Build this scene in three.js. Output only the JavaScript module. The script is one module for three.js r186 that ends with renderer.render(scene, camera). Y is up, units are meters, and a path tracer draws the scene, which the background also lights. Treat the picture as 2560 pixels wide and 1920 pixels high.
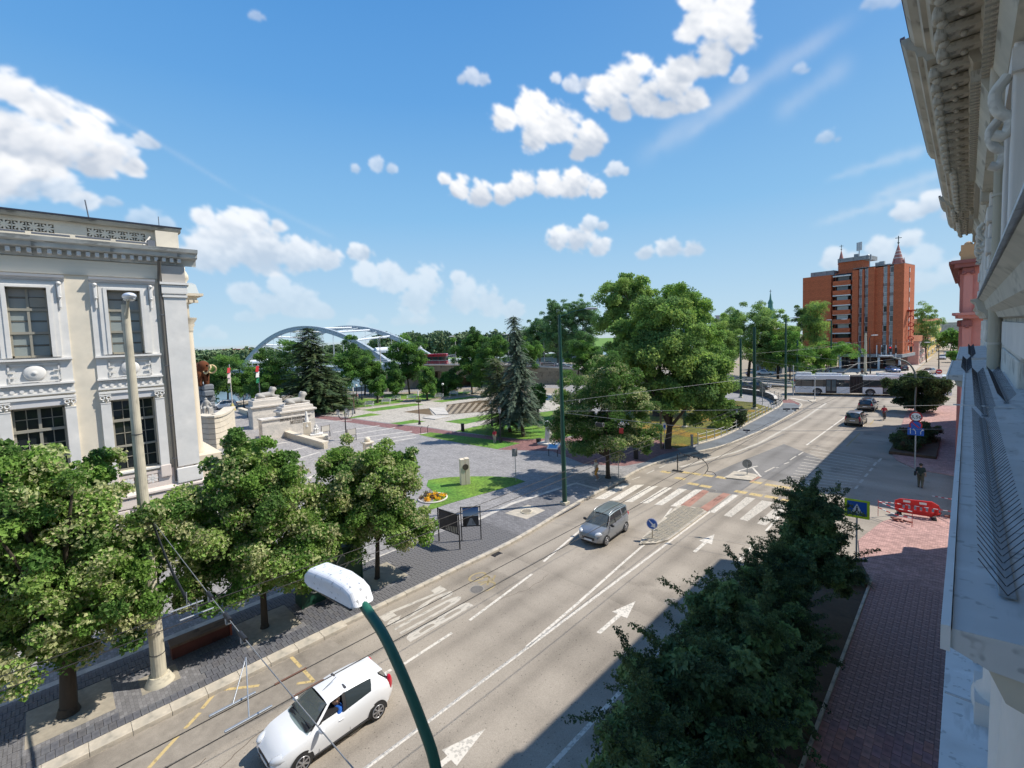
import * as THREE from 'three';
import { mergeGeometries, mergeVertices, toCreasedNormals } from 'three/addons/utils/BufferGeometryUtils.js';
import { RoundedBoxGeometry } from 'three/addons/geometries/RoundedBoxGeometry.js';
import { FontLoader } from 'three/addons/loaders/FontLoader.js';
import { TextGeometry } from 'three/addons/geometries/TextGeometry.js';
import { MarchingCubes } from 'three/addons/objects/MarchingCubes.js';

// ---------------------------------------------------------------- camera
const scene = new THREE.Scene();
const F = 1150, CX = 1280, CY = 918, EYE = 12;             // calibrated on kerbs, lane lines and plumb lines
const camera = new THREE.PerspectiveCamera(2 * Math.atan(960 / F) * 180 / Math.PI, 4 / 3, 0.05, 3000);
const CR = [[0.71114795, 0.02166586, -0.70270847], [-0.03649167, -0.99704014, -0.06767061], [-0.70209469, 0.07376682, -0.70825243]];
{
  const m = new THREE.Matrix4().makeBasis(
    new THREE.Vector3(CR[0][0], CR[1][0], CR[2][0]),
    new THREE.Vector3(-CR[0][1], -CR[1][1], -CR[2][1]),
    new THREE.Vector3(-CR[0][2], -CR[1][2], -CR[2][2]));
  camera.quaternion.setFromRotationMatrix(m);
  camera.position.set(0, EYE, 0);
  camera.setViewOffset(2560, 1920, 0, 960 - CY, 2560, 1920);
  camera.updateProjectionMatrix(); camera.updateMatrixWorld(true);
}
scene.add(camera);
const renderer = new THREE.WebGLRenderer({ antialias: true });
renderer.setSize(1024, 768);
renderer.toneMapping = THREE.LinearToneMapping;
const EXPO = 1.5;
renderer.toneMappingExposure = EXPO;
renderer.shadowMap.enabled = true;
// ---------------------------------------------------------------- sun
const SUN_AZ = 53 * Math.PI / 180, SUN_EL = 52 * Math.PI / 180;
const sunDir = new THREE.Vector3(Math.cos(SUN_EL) * Math.cos(SUN_AZ), Math.sin(SUN_EL), -Math.cos(SUN_EL) * Math.sin(SUN_AZ));
const sun = new THREE.DirectionalLight(new THREE.Color(1, 0.94, 0.84), 3.9);
sun.position.copy(sunDir).multiplyScalar(300).add(new THREE.Vector3(-20, 0, -40));
sun.target.position.set(-20, 0, -40);
sun.castShadow = true; sun.shadow.mapSize.set(4096, 4096);
Object.assign(sun.shadow.camera, { left: -120, right: 120, top: 120, bottom: -120, near: 10, far: 700 });
scene.add(sun, sun.target);

// ---------------------------------------------------------------- small maths
let seed = 20240607;
function rnd() { seed |= 0; seed = seed + 0x6D2B79F5 | 0; let t = Math.imul(seed ^ seed >>> 15, 1 | seed); t = t + Math.imul(t ^ t >>> 7, 61 | t) ^ t; return ((t ^ t >>> 14) >>> 0) / 4294967296; }
const rr = (a, b) => a + (b - a) * rnd();
const clamp = (x, a = 0, b = 1) => Math.min(b, Math.max(a, x));
const sstep = (a, b, x) => { const t = clamp((x - a) / (b - a)); return t * t * (3 - 2 * t); };
const mix = (a, b, t) => a + (b - a) * t;
function hash2(ix, iy) { let h = Math.imul(ix, 374761393) + Math.imul(iy, 668265263) | 0; h = Math.imul(h ^ h >>> 13, 1274126177); return ((h ^ h >>> 16) >>> 0) / 4294967296; }
function vnoise(x, y, per = 0) {
  const ix = Math.floor(x), iy = Math.floor(y), fx = x - ix, fy = y - iy, w = n => per ? ((n % per) + per) % per : n;
  const u = fx * fx * (3 - 2 * fx), v = fy * fy * (3 - 2 * fy);
  const a = hash2(w(ix), w(iy)), b = hash2(w(ix + 1), w(iy)), c = hash2(w(ix), w(iy + 1)), d = hash2(w(ix + 1), w(iy + 1));
  return mix(mix(a, b, u), mix(c, d, u), v);
}
function fbm(x, y, oct = 5, per = 0) { let s = 0, a = 0.5, n = 0; for (let i = 0; i < oct; i++) { s += a * vnoise(x, y, per); n += a; a *= 0.5; x = x * 2 + 17.3 * (per ? 0 : 1); y = y * 2 + 9.1 * (per ? 0 : 1); per *= 2; } return s / n; }
const V = (x, y, z) => new THREE.Vector3(x, y, z);
// photo pixel (2560 x 1920) -> direction, ground point, point on a plane
function dirOf(u, v) { const c = [u - CX, v - CY, F]; return V(CR[0][0] * c[0] + CR[0][1] * c[1] + CR[0][2] * c[2], CR[1][0] * c[0] + CR[1][1] * c[1] + CR[1][2] * c[2], CR[2][0] * c[0] + CR[2][1] * c[1] + CR[2][2] * c[2]).normalize(); }
function G(u, v, y = 0) { const r = dirOf(u, v); return r.multiplyScalar((y - EYE) / r.y).add(V(0, EYE, 0)); }
function PX(u, v, x) { const r = dirOf(u, v); return r.multiplyScalar(x / r.x).add(V(0, EYE, 0)); }
function PZ(u, v, z) { const r = dirOf(u, v); return r.multiplyScalar(z / r.z).add(V(0, EYE, 0)); }
function PV(u, v, g) { const r = dirOf(u, v), n = V(g.x, 0, g.z).normalize(); const t = (g.x * n.x + g.z * n.z) / (r.x * n.x + r.z * n.z); return r.multiplyScalar(t).add(V(0, EYE, 0)); }
function depthOf(g) { return CR[0][2] * g.x + CR[1][2] * (g.y - EYE) + CR[2][2] * g.z; }
const mpp = g => depthOf(g) / F;                           // metres per photo pixel at g

// ---------------------------------------------------------------- sky
{
  const W = 2048, H = 1024, data = new Float32Array(W * H * 4);
  const deg = Math.PI / 180, S = 1 / EXPO;
  const lin = c => { const k = new THREE.Color(c); return [k.r, k.g, k.b]; };
  const stops = [[-90, lin('#c9d3d6')], [-2, lin('#c4dceb')], [0, lin('#c4dfee')], [6, lin('#aed3ef')], [14, lin('#8ac0ec')], [26, lin('#66a5e2')], [42, lin('#468bd3')], [90, lin('#2a68b6')]];
  for (let j = 0; j < H; j++) {
    const el = ((j + 0.5) / H - 0.5) * 180; let k = 0; while (k < stops.length - 2 && el > stops[k + 1][0]) k++;
    const t = clamp((el - stops[k][0]) / (stops[k + 1][0] - stops[k][0]));
    for (let i = 0; i < W; i++) {
      const o = (j * W + i) * 4, az = ((i + 0.5) / W - 0.5) * 2 * Math.PI, e = el * deg;
      const cs = Math.cos(e) * Math.cos(az) * sunDir.x + Math.sin(e) * sunDir.y + Math.cos(e) * Math.sin(az) * sunDir.z;
      const g = 0.13 * Math.pow(Math.max(cs, 0), 4);       // whiter air round the sun
      for (let c = 0; c < 3; c++) { const b = mix(stops[k][1][c], stops[k + 1][1][c], t); data[o + c] = (b + (0.95 - b) * g) * S; }
      data[o + 3] = 1;
    }
  }
  const clouds = [];
  const SC = 2560 / 2212;
  const toAE = (x, y) => { const d = dirOf(x * SC, y * SC); return [Math.atan2(d.z, d.x) / deg, Math.asin(d.y) / deg]; };
  const cloud = (base, dens, ...p) => {                    // [x, y, r] in the picture's viewing scale
    const puffs = p.map(([x, y, r]) => { const a = toAE(x, y), b = dirOf(x * SC, y * SC).angleTo(dirOf((x + r) * SC, y * SC)) / deg, c = dirOf(x * SC, y * SC).angleTo(dirOf(x * SC, (y + r) * SC)) / deg; return [a[0], a[1], (b + c) / 2]; });
    clouds.push({ base: toAE(p[0][0], base)[1], dens, puffs });
  };
  cloud(392, 1, [40, 205, 62], [105, 245, 75], [25, 300, 95], [170, 300, 85], [235, 335, 55], [290, 360, 32], [100, 340, 90], [200, 360, 50]);
  cloud(328, 0.7, [315, 302, 30], [335, 312, 18]);
  cloud(604, 0.85, [440, 470, 30], [500, 500, 55], [555, 482, 42], [600, 490, 26], [470, 545, 75], [565, 545, 80], [650, 558, 55], [705, 562, 36]);
  cloud(692, 0.7, [600, 622, 34], [535, 632, 40], [640, 660, 55], [700, 682, 34], [580, 660, 45]);
  cloud(566, 0.8, [785, 548, 28], [765, 546, 20]);
  cloud(706, 0.75, [795, 598, 36], [850, 608, 52], [915, 622, 55], [990, 602, 22], [1000, 645, 52], [1060, 655, 45], [1110, 670, 32], [900, 650, 50]);
  cloud(190, 0.6, [1020, 170, 26], [1045, 174, 18], [1000, 172, 16]);
  cloud(378, 0.5, [768, 366, 14], [815, 356, 22], [845, 366, 16]);
  cloud(456, 1, [960, 390, 22], [990, 412, 32], [1040, 428, 36], [1130, 405, 42], [1185, 402, 42], [1240, 402, 46], [1288, 412, 24], [1090, 425, 34]);
  cloud(360, 1, [1085, 262, 42], [1150, 245, 52], [1205, 275, 62], [1275, 310, 52], [1250, 335, 30], [1150, 300, 40]);
  cloud(275, 1, [1310, 205, 52], [1360, 175, 55], [1395, 215, 62], [1450, 190, 60], [1490, 225, 45], [1340, 240, 40], [1440, 240, 45]);
  cloud(192, 1, [1500, 60, 52], [1560, 50, 82], [1545, 125, 62], [1480, 150, 46], [1600, 85, 52], [1510, 0, 50], [1590, 10, 50]);
  cloud(205, 0.7, [1235, 185, 26], [1200, 172, 16], [1265, 180, 20]);
  cloud(185, 0.6, [1597, 166, 24]);
  cloud(384, 0.7, [1330, 370, 26], [1350, 372, 14]);
  cloud(562, 0.9, [1205, 520, 36], [1250, 520, 44], [1295, 538, 28]);
  cloud(504, 0.7, [1275, 488, 26], [1300, 492, 18]);
  cloud(562, 0.8, [1395, 552, 24], [1450, 540, 36], [1500, 543, 32]);
  cloud(600, 0.8, [1800, 562, 34], [1840, 570, 34], [1900, 545, 46], [1965, 522, 36], [1930, 570, 45]);
  cloud(490, 0.75, [1955, 458, 36], [2010, 445, 42], [2050, 470, 34]);
  cloud(640, 0.6, [2000, 560, 40], [2060, 590, 44], [1990, 610, 40]);
  for (const [x, y, r] of [[540, 685, 24], [880, 692, 30], [915, 690, 22], [772, 702, 18], [460, 722, 22], [798, 692, 14], [170, 423, 18], [240, 436, 20], [1790, 298, 22], [1730, 150, 16], [555, 36, 14], [1900, 6, 34], [320, 478, 40], [800, 730, 24]]) cloud(y + r * 0.5, 0.4, [x, y, r], [x + r * 0.9, y + r * 0.2, r * 0.6], [x - r * 0.8, y + r * 0.1, r * 0.6]);
  for (let n = 0; n < 46; n++) {                            // the same kind of day goes on behind the viewer
    const az = rr(-40, 190), el = 4 + 60 * Math.pow(rnd(), 1.6), s = rr(1.2, 3.6), puffs = [];
    for (let k = 0; k < 7; k++) puffs.push([az + rr(-2.6, 2.6) * s / Math.cos(el * deg), el + rr(0, 1.1) * s, rr(0.6, 1.3) * s]);
    clouds.push({ base: el - 0.5 * s, dens: rr(0.6, 1), puffs });
  }
  for (const c of clouds) {
    let a0 = 1e9, a1 = -1e9, e0 = c.base - 1.5, e1 = -1e9, mr = 0;
    for (const [a, e, r] of c.puffs) { const ca = Math.cos(e * deg); a0 = Math.min(a0, a - 1.6 * r / ca); a1 = Math.max(a1, a + 1.6 * r / ca); e1 = Math.max(e1, e + 1.6 * r); mr = Math.max(mr, r); }
    const fs = 1.05 / Math.pow(mr, 0.45);
    for (let j = Math.max(0, Math.floor((e0 / 180 + 0.5) * H)); j < Math.min(H, Math.ceil((e1 / 180 + 0.5) * H)); j++) {
      const el = ((j + 0.5) / H - 0.5) * 180, ca = Math.cos(el * deg);
      for (let ii = Math.floor((a0 / 360 + 0.5) * W); ii <= Math.ceil((a1 / 360 + 0.5) * W); ii++) {
        const az = ((ii + 0.5) / W - 0.5) * 360, i = ((ii % W) + W) % W;
        const nx = az * ca * fs, ny = el * fs;
        const n1 = fbm(nx * 0.9 + 3, ny * 0.9, 6) - 0.5, n2 = fbm(nx * 3.4 + 50, ny * 3.4, 5) - 0.5;
        let f = -1, lf = -1;
        for (const [a, e, r] of c.puffs) {
          const dx = (az - a) * ca, dy0 = el - e, dy = dy0 < 0 ? dy0 * 1.35 : dy0; f = Math.max(f, 1 - Math.hypot(dx, dy) / (r * 1.05));
          lf = Math.max(lf, 1 - Math.hypot(dx + r * 0.25, dy + r * 0.5) / (r * 1.12));
        }
        f += n1 * 1.05 + n2 * 0.3 - 0.05;
        f *= sstep(c.base - 0.35 - 0.5 * n1, c.base + 0.5 * Math.min(mr, 1.6) + 0.5 * n1, el) * 0.9 + 0.1 * sstep(c.base - 1.2, c.base, el);
        const al = sstep(0.05, 0.36, f) * c.dens; if (al <= 0) continue;
        const top = sstep(c.base - 0.2, c.base + Math.max(2.2, mr * 1.8), el);
        let lit = clamp(0.14 + 0.78 * top + 1.25 * n1 + 0.7 * n2 - 0.35 * clamp(lf) + (1 - al) * 0.22);
        const o = (j * W + i) * 4, low = sstep(14, 2, el);
        const cc = [mix(0.56, 1.06, lit), mix(0.63, 1.065, lit), mix(0.74, 1.08, lit)];
        for (let k = 0; k < 3; k++) { const col = mix(cc[k], [0.80, 0.85, 0.92][k], low * 0.55) * S; data[o + k] = mix(data[o + k], col, al * (1 - 0.5 * low)); }
      }
    }
  }
  // thin cirrus and old contrails
  const streak = (x0, y0, x1, y1, w, a) => {
    const A = dirOf(x0 * SC, y0 * SC), B = dirOf(x1 * SC, y1 * SC), N = 260, done = new Map();
    for (let s = 0; s <= N; s++) {
      const d = A.clone().lerp(B, s / N).normalize(), az = Math.atan2(d.z, d.x), el = Math.asin(d.y), ww = w * (0.6 + 0.8 * vnoise(s * 0.06, x0)), ai = (az / (2 * Math.PI) + 0.5) * W, ej = (el / Math.PI + 0.5) * H, R = Math.ceil(ww * 2);
      for (let q = -R; q <= R; q++) for (let p = -R; p <= R; p++) {
        const i = ((Math.round(ai) + p) % W + W) % W, j = Math.round(ej) + q; if (j < 0 || j >= H) continue;
        const v = Math.exp(-(p * p + q * q) / (ww * ww)) * a * (0.35 + 0.9 * fbm(i * 0.05, j * 0.05, 4)) * Math.min(1, 6 * s / N, 6 * (1 - s / N)), key = j * W + i; if (v > (done.get(key) || 0)) done.set(key, v);
      }
    }
    for (const [key, v] of done) for (let k = 0; k < 3; k++) data[key * 4 + k] = mix(data[key * 4 + k], 0.95 * S, clamp(v));
  };
  streak(1370, 350, 1860, 30, 5, 0.2); streak(1480, 300, 1640, 180, 3, 0.16); streak(1780, 392, 2015, 318, 2, 0.24); streak(1880, 430, 2045, 370, 2, 0.24); streak(1750, 490, 2040, 400, 2, 0.22);
  streak(180, 215, 520, 420, 1, 0.09); streak(520, 420, 730, 520, 1.2, 0.09); streak(1680, 250, 1830, 140, 4, 0.2);
  const t = new THREE.DataTexture(data, W, H, THREE.RGBAFormat, THREE.FloatType);
  t.mapping = THREE.EquirectangularReflectionMapping; t.magFilter = THREE.LinearFilter; t.minFilter = THREE.LinearFilter; t.wrapS = THREE.RepeatWrapping; t.needsUpdate = true;
  scene.background = t; scene.environment = t;
}

// ---------------------------------------------------------------- building helpers
const taken = {};
function numbered(n) { const k = taken[n] = (taken[n] || 0) + 1; return k === 1 ? n : n + '_' + String(k - 1).padStart(3, '0'); }
const C = (r, g, b) => new THREE.Color().setRGB(r, g, b);
const H = h => new THREE.Color(h);
const std = (color, roughness = 0.85, o = {}) => new THREE.MeshStandardMaterial(Object.assign({ color, roughness, metalness: 0, side: THREE.DoubleSide }, o));
const phy = (color, roughness, o = {}) => new THREE.MeshPhysicalMaterial(Object.assign({ color, roughness, metalness: 0, side: THREE.DoubleSide }, o));
function tex(n, fn, size = 1, srgb = true) {               // fn(x, y in 0..1) -> [r,g,b] 0..1 ; tileable when fn is
  const d = new Uint8Array(n * n * 4);
  for (let j = 0; j < n; j++) for (let i = 0; i < n; i++) { const c = fn((i + 0.5) / n, (j + 0.5) / n), o = (j * n + i) * 4; d[o] = clamp(c[0]) * 255; d[o + 1] = clamp(c[1]) * 255; d[o + 2] = clamp(c[2]) * 255; d[o + 3] = 255; }
  const t = new THREE.DataTexture(d, n, n, THREE.RGBAFormat); t.wrapS = t.wrapT = THREE.RepeatWrapping; t.magFilter = THREE.LinearFilter; t.minFilter = THREE.LinearMipmapLinearFilter; t.generateMipmaps = true;
  if (srgb) t.colorSpace = THREE.SRGBColorSpace; t.repeat.set(1 / size, 1 / size); t.needsUpdate = true; return t;
}
function speckle(n, size, amp, coarse, warm = 0.02, fine = 0.5) {   // near-white modulation map: blotches + grit
  return tex(n, (x, y) => { const a = fbm(x * coarse, y * coarse, 5, coarse) - 0.5, b = fbm(x * coarse * 3 + 0.2, y * coarse * 3, 3, coarse * 3) - 0.5, g = hash2(Math.floor(x * n), Math.floor(y * n)) - 0.5; const v = 0.86 + amp * (a * 1.3 + b * 0.7) + amp * fine * g; return [v + warm * a, v, v - warm * a]; }, size);
}
function M(name, geo, mat, parent, kind) { const m = new THREE.Mesh(geo, mat); m.name = name; m.castShadow = m.receiveShadow = true; if (kind) m.userData.kind = kind; (parent || scene).add(m); return m; }
function struct(name, geo, mat) { const m = M(numbered(name), geo, mat, scene, 'structure'); return m; }
function structGroup(name) { const g = new THREE.Group(); g.name = numbered(name); g.userData.kind = 'structure'; scene.add(g); return g; }
function thing(name, label, category, p, turn = 0, group) {
  const o = new THREE.Group(); o.name = numbered(name); if (p) o.position.copy(p); o.rotation.y = turn; o.userData = { label, category }; if (group) o.userData.group = group; scene.add(o); return o;
}
function copyOf(root, p, turn, label) { const r = root.clone(); r.name = numbered(root.name.replace(/_\d\d\d$/, '')); r.userData = { ...root.userData }; if (label) r.userData.label = label; r.position.copy(p); r.rotation.y = turn; scene.add(r); return r; }
const gb = (w, h, d, x = 0, y = 0, z = 0, ry = 0) => { const g = new THREE.BoxGeometry(w, h, d); if (ry) g.rotateY(ry); g.translate(x, y, z); return g; };
const gr = (w, h, d, r, x = 0, y = 0, z = 0, seg = 2) => { const g = new RoundedBoxGeometry(w, h, d, seg, Math.min(r, w / 2, h / 2, d / 2)); g.translate(x, y, z); return g; };
const gc = (r0, r1, h, n = 12, x = 0, y = 0, z = 0) => { const g = new THREE.CylinderGeometry(r0, r1, h, n); g.translate(x, y, z); return g; };   // r0 top
const gs = (r, x = 0, y = 0, z = 0, a = 12, b = 8) => { const g = new THREE.SphereGeometry(r, a, b); g.translate(x, y, z); return g; };
const lathe = (pts, n = 16) => new THREE.LatheGeometry(pts.map(p => new THREE.Vector2(p[0], p[1])), n);
function bar(a, b, r, n = 6, r2 = r) { const d = b.clone().sub(a), L = d.length(), g = new THREE.CylinderGeometry(r2, r, L, n); g.translate(0, L / 2, 0); g.applyQuaternion(new THREE.Quaternion().setFromUnitVectors(V(0, 1, 0), d.normalize())); g.translate(a.x, a.y, a.z); return g; }
function tube(pts, r, seg = 24, n = 6) { return new THREE.TubeGeometry(new THREE.CatmullRomCurve3(pts), seg, r, n); }
function merge(list) { const l = list.map(g => { let q = g.index ? g.toNonIndexed() : g; for (const k of Object.keys(q.attributes)) if (!['position', 'normal', 'uv'].includes(k)) q.deleteAttribute(k); if (!q.attributes.normal) q.computeVertexNormals(); if (!q.attributes.uv) q.setAttribute('uv', new THREE.BufferAttribute(new Float32Array(q.attributes.position.count * 2), 2)); return q; }); return mergeGeometries(l); }
function uvBox(g) {                                        // uv in metres from the dominant face direction
  const q = g.index ? g.toNonIndexed() : g; q.computeVertexNormals(); const p = q.attributes.position, n = q.attributes.normal, uv = new Float32Array(p.count * 2);
  for (let i = 0; i < p.count; i++) { const ax = Math.abs(n.getX(i)), ay = Math.abs(n.getY(i)), az = Math.abs(n.getZ(i)); let a, b; if (ay >= ax && ay >= az) { a = p.getX(i); b = p.getZ(i); } else if (ax >= az) { a = p.getZ(i); b = p.getY(i); } else { a = p.getX(i); b = p.getY(i); } uv[2 * i] = a; uv[2 * i + 1] = b; }
  q.setAttribute('uv', new THREE.BufferAttribute(uv, 2)); return q;
}
function shapeXZ(pts) { const s = new THREE.Shape(); pts.forEach((p, i) => i ? s.lineTo(p[0], -p[1]) : s.moveTo(p[0], -p[1])); return s; }
function sheet(pts, y) { const g = new THREE.ShapeGeometry(shapeXZ(pts)); g.rotateX(-Math.PI / 2); g.translate(0, y, 0); return g; }      // uv = metres
function slab(pts, y0, y1) { const g = new THREE.ExtrudeGeometry(shapeXZ(pts), { depth: y1 - y0, bevelEnabled: false }); g.rotateX(-Math.PI / 2); g.translate(0, y0, 0); return uvBox(g); }
const gp = (list, y = 0) => list.map(([u, v]) => { const p = G(u, v, y); return [p.x, p.z]; });
function strip(pts, w, y) {                                // flat band of width w along a polyline [[x,z]...]
  const n = pts.length, L = [], R = [];
  for (let i = 0; i < n; i++) { const a = pts[Math.max(0, i - 1)], b = pts[Math.min(n - 1, i + 1)], dx = b[0] - a[0], dz = b[1] - a[1], l = Math.hypot(dx, dz) || 1, nx = -dz / l * w / 2, nz = dx / l * w / 2; L.push([pts[i][0] + nx, pts[i][1] + nz]); R.unshift([pts[i][0] - nx, pts[i][1] - nz]); }
  return sheet([...L, ...R], y);
}
function band(pts, w, y0, y1) { const n = pts.length, L = [], R = []; for (let i = 0; i < n; i++) { const a = pts[Math.max(0, i - 1)], b = pts[Math.min(n - 1, i + 1)], dx = b[0] - a[0], dz = b[1] - a[1], l = Math.hypot(dx, dz) || 1, nx = -dz / l * w / 2, nz = dx / l * w / 2; L.push([pts[i][0] + nx, pts[i][1] + nz]); R.unshift([pts[i][0] - nx, pts[i][1] - nz]); } return slab([...L, ...R], y0, y1); }
function profileZ(pts, z0, z1) { const s = new THREE.Shape(); pts.forEach((p, i) => i ? s.lineTo(p[0], p[1]) : s.moveTo(p[0], p[1])); const g = new THREE.ExtrudeGeometry(s, { depth: z1 - z0, bevelEnabled: false }); g.translate(0, 0, z0); return g; }   // extrude an x,y profile along z
function smoothPts(pts, n = 24) { const c = new THREE.CatmullRomCurve3(pts.map(p => V(p[0], 0, p[1]))); return c.getPoints(n).map(p => [p.x, p.z]); }
const font = await new FontLoader().loadAsync('fonts/droid/droid_serif_bold.typeface.json');
const fontS = await new FontLoader().loadAsync('fonts/droid/droid_sans_bold.typeface.json');
function textGeo(s, size, depth, f = font) { const g = new TextGeometry(s, { font: f, size, depth, curveSegments: 3 }); g.computeBoundingBox(); return g; }

// ---------------------------------------------------------------- surface materials
const tAsph = tex(512, (x, y) => { const a = fbm(x * 4, y * 4, 6, 4) - 0.5, b = fbm(x * 32, y * 32, 2, 32) - 0.5, g = hash2(Math.floor(x * 512), Math.floor(y * 512)) - 0.5; const v = 0.84 + 0.22 * a + 0.1 * b + 0.12 * g; return [v + 0.012, v, v - 0.02]; }, 6);
const laneX = [0.2, 3.6, 7.1];
const tBig = tex(1024, (x, y) => { let tr = 0; for (const c of laneX) for (const o of [-0.8, 0.8]) { let d = Math.abs(x * 17 - c - o); d = Math.min(d, 17 - d); tr += Math.exp(-d * d / 0.14); } const a = fbm(x * 5, y * 12, 6, 5) - 0.5; const b = fbm(x * 3 + 0.5, y * 3, 4, 3) - 0.5, s = sstep(0.68, 0.78, fbm(x * 9, y * 9, 4, 9)); const g = hash2(Math.floor(x * 1024), Math.floor(y * 1024)) - 0.5, v = 0.86 + 0.16 * a + 0.12 * b - 0.08 * s + 0.13 * g - 0.11 * tr * (0.25 + 1.1 * fbm(x * 40, y * 8, 4, 8)) - 0.25 * sstep(0.985, 1, hash2(Math.floor(x * 512), Math.floor(y * 512) + 7)); return [v + 0.012, v, v - 0.018]; }, 17);
const tStone = speckle(256, 1.7, 0.16, 5, 0.02, 0.35);
const tStucco = speckle(512, 5, 0.07, 6, 0.012, 0.25);
const tGrime = tex(256, (x, y) => { const v = 0.9 + 0.22 * (fbm(x * 5, y * 5, 5, 5) - 0.5) - 0.2 * sstep(0.6, 0.8, fbm(x * 16, y * 4, 4, 16)); return [v, v, v * 0.985]; }, 3);
const tWorn = tex(512, (x, y) => { const w = 0.75 * sstep(0.5, 0.68, fbm(x * 34, y * 34, 5, 34)), g = hash2(Math.floor(x * 512), Math.floor(y * 512)); const v = mix(0.95, 0.74, clamp(w + (g > 0.9 ? 0.4 : 0))); return [v, v * 0.985, v * 0.96]; }, 2.3);
const tFleck = tex(256, (x, y) => { const v = 0.97 - 0.3 * sstep(0.73, 0.77, fbm(x * 12, y * 12, 4, 12)) - 0.06 * fbm(x * 5, y * 5, 4, 5); return [v, v, v]; }, 0.5);
const tZinc = tex(512, (x, y) => { const a = fbm(x * 6, y * 6, 6, 6) - 0.5, s = sstep(0.56, 0.72, fbm(x * 24, y * 5, 5, 24)), d = sstep(0.72, 0.8, fbm(x * 30 + 0.4, y * 30, 3, 30)), w = sstep(0.66, 0.8, fbm(x * 11, y * 11 + 0.3, 4, 11)); const v = 0.88 + 0.14 * a - 0.08 * s - 0.14 * d + 0.04 * w; return [v - 0.01, v, v + 0.005]; }, 1.6);
function paverTex(cols, rows, rowsShift, size, amp) {      // far paving, joints too fine to pick apart there
  const n = 512;
  return tex(n, (x, y) => { const r = Math.floor(y * rows), fx = x * cols + (r % 2) * rowsShift, c = Math.floor(fx), jx = fx - c, jy = y * rows - r; const j = (jx < 0.05 || jy < 0.09) ? 0.72 : 1, t = hash2(((c % cols) + cols) % cols, r); const v = j * (0.84 + amp * (t - 0.5) + 0.1 * (fbm(x * 6, y * 6, 4, 6) - 0.5) + 0.06 * (hash2(Math.floor(x * n), Math.floor(y * n)) - 0.5)); return [v, v, v]; }, size);
}
const tPave = paverTex(16, 32, 0.5, 3.2, 0.16), tPink = paverTex(16, 32, 0.5, 3.2, 0.2), tCob = paverTex(20, 20, 0.5, 3, 0.2);
const tGrass = tex(512, (x, y) => { const a = fbm(x * 6, y * 6, 5, 6), b = fbm(x * 60, y * 60, 2, 60), d = fbm(x * 3 + 0.3, y * 3, 4, 3); const v = 0.8 + 0.22 * (a - 0.5) + 0.4 * (b - 0.5); return [v * (0.95 + 0.3 * (d - 0.5)), v, v * 0.85]; }, 7);
const tDry = tex(512, (x, y) => { const a = fbm(x * 8, y * 8, 5, 8), b = fbm(x * 90, y * 90, 2, 90), d = sstep(0.42, 0.6, fbm(x * 5 + 0.3, y * 5, 4, 5)); const v = 0.75 + 0.25 * (a - 0.5) + 0.6 * (b - 0.5); return [mix(0.82, 1.1, d) * v, mix(0.86, 0.92, d) * v, mix(0.45, 0.44, d) * v]; }, 9.7);
const m = {
  asph: std(C(0.43, 0.386, 0.332), 0.92, { map: tBig }),
  asph2: std(C(0.235, 0.235, 0.24), 0.92, { map: tAsph }),
  bluewalk: std(C(0.19, 0.215, 0.25), 0.9, { map: tAsph }),
  pave: std(C(0.41, 0.393, 0.388), 0.88, { map: tPave }),
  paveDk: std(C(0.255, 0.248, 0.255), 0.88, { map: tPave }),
  paveLt: std(C(0.47, 0.44, 0.42), 0.88, { map: tPave }),
  white: std(C(0.72, 0.67, 0.60), 0.85, { map: tStone }),
  cream: std(C(0.66, 0.60, 0.51), 0.88, { map: tPave }),
  red: std(C(0.33, 0.165, 0.155), 0.9, { map: tPink }),
  pink: std(C(0.60, 0.36, 0.32), 0.9, { map: tPink }),
  kerb: std(C(0.66, 0.585, 0.475), 0.88, { map: tStone }),
  grass: std(C(0.20, 0.35, 0.055), 0.95, { map: tGrass }),
  dry: std(C(0.30, 0.27, 0.10), 0.95, { map: tDry }),
  soil: std(C(0.13, 0.09, 0.06), 0.97, { map: tStone }),
  gravel: std(C(0.42, 0.35, 0.26), 0.95, { map: tStone }),
  paint: std(C(0.72, 0.69, 0.64), 0.8, { map: tWorn }),
  paintOld: std(C(0.58, 0.55, 0.50), 0.85, { map: tWorn }),
  yellow: std(C(0.60, 0.47, 0.23), 0.85, { map: tWorn }),
  yellowOld: std(C(0.43, 0.34, 0.19), 0.88, { map: tGrime }),
  redpaint: std(C(0.44, 0.23, 0.18), 0.88, { map: tGrime }),
  stone: std(C(0.84, 0.775, 0.69), 0.85, { map: tStone }),
  creamW: std(C(0.92, 0.81, 0.64), 0.88, { map: tStucco }),
  dark: std(C(0.02, 0.02, 0.022), 0.6),
  iron: std(C(0.05, 0.05, 0.055), 0.5, { metalness: 0.6 }),
  galv: std(C(0.42, 0.44, 0.46), 0.5, { metalness: 0.7 }),
  green: std(C(0.012, 0.085, 0.06), 0.42, { map: tGrime }),
  concrete: std(C(0.66, 0.60, 0.48), 0.9, { map: tGrime }),
  glassD: phy(C(0.02, 0.025, 0.03), 0.06, { clearcoat: 0.6 }),
  glassB: phy(C(0.10, 0.135, 0.15), 0.08, { clearcoat: 0.5 }),
  rubber: std(C(0.018, 0.018, 0.018), 0.85),
  water: phy(C(0.06, 0.10, 0.13), 0.12, {}),
};
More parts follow.
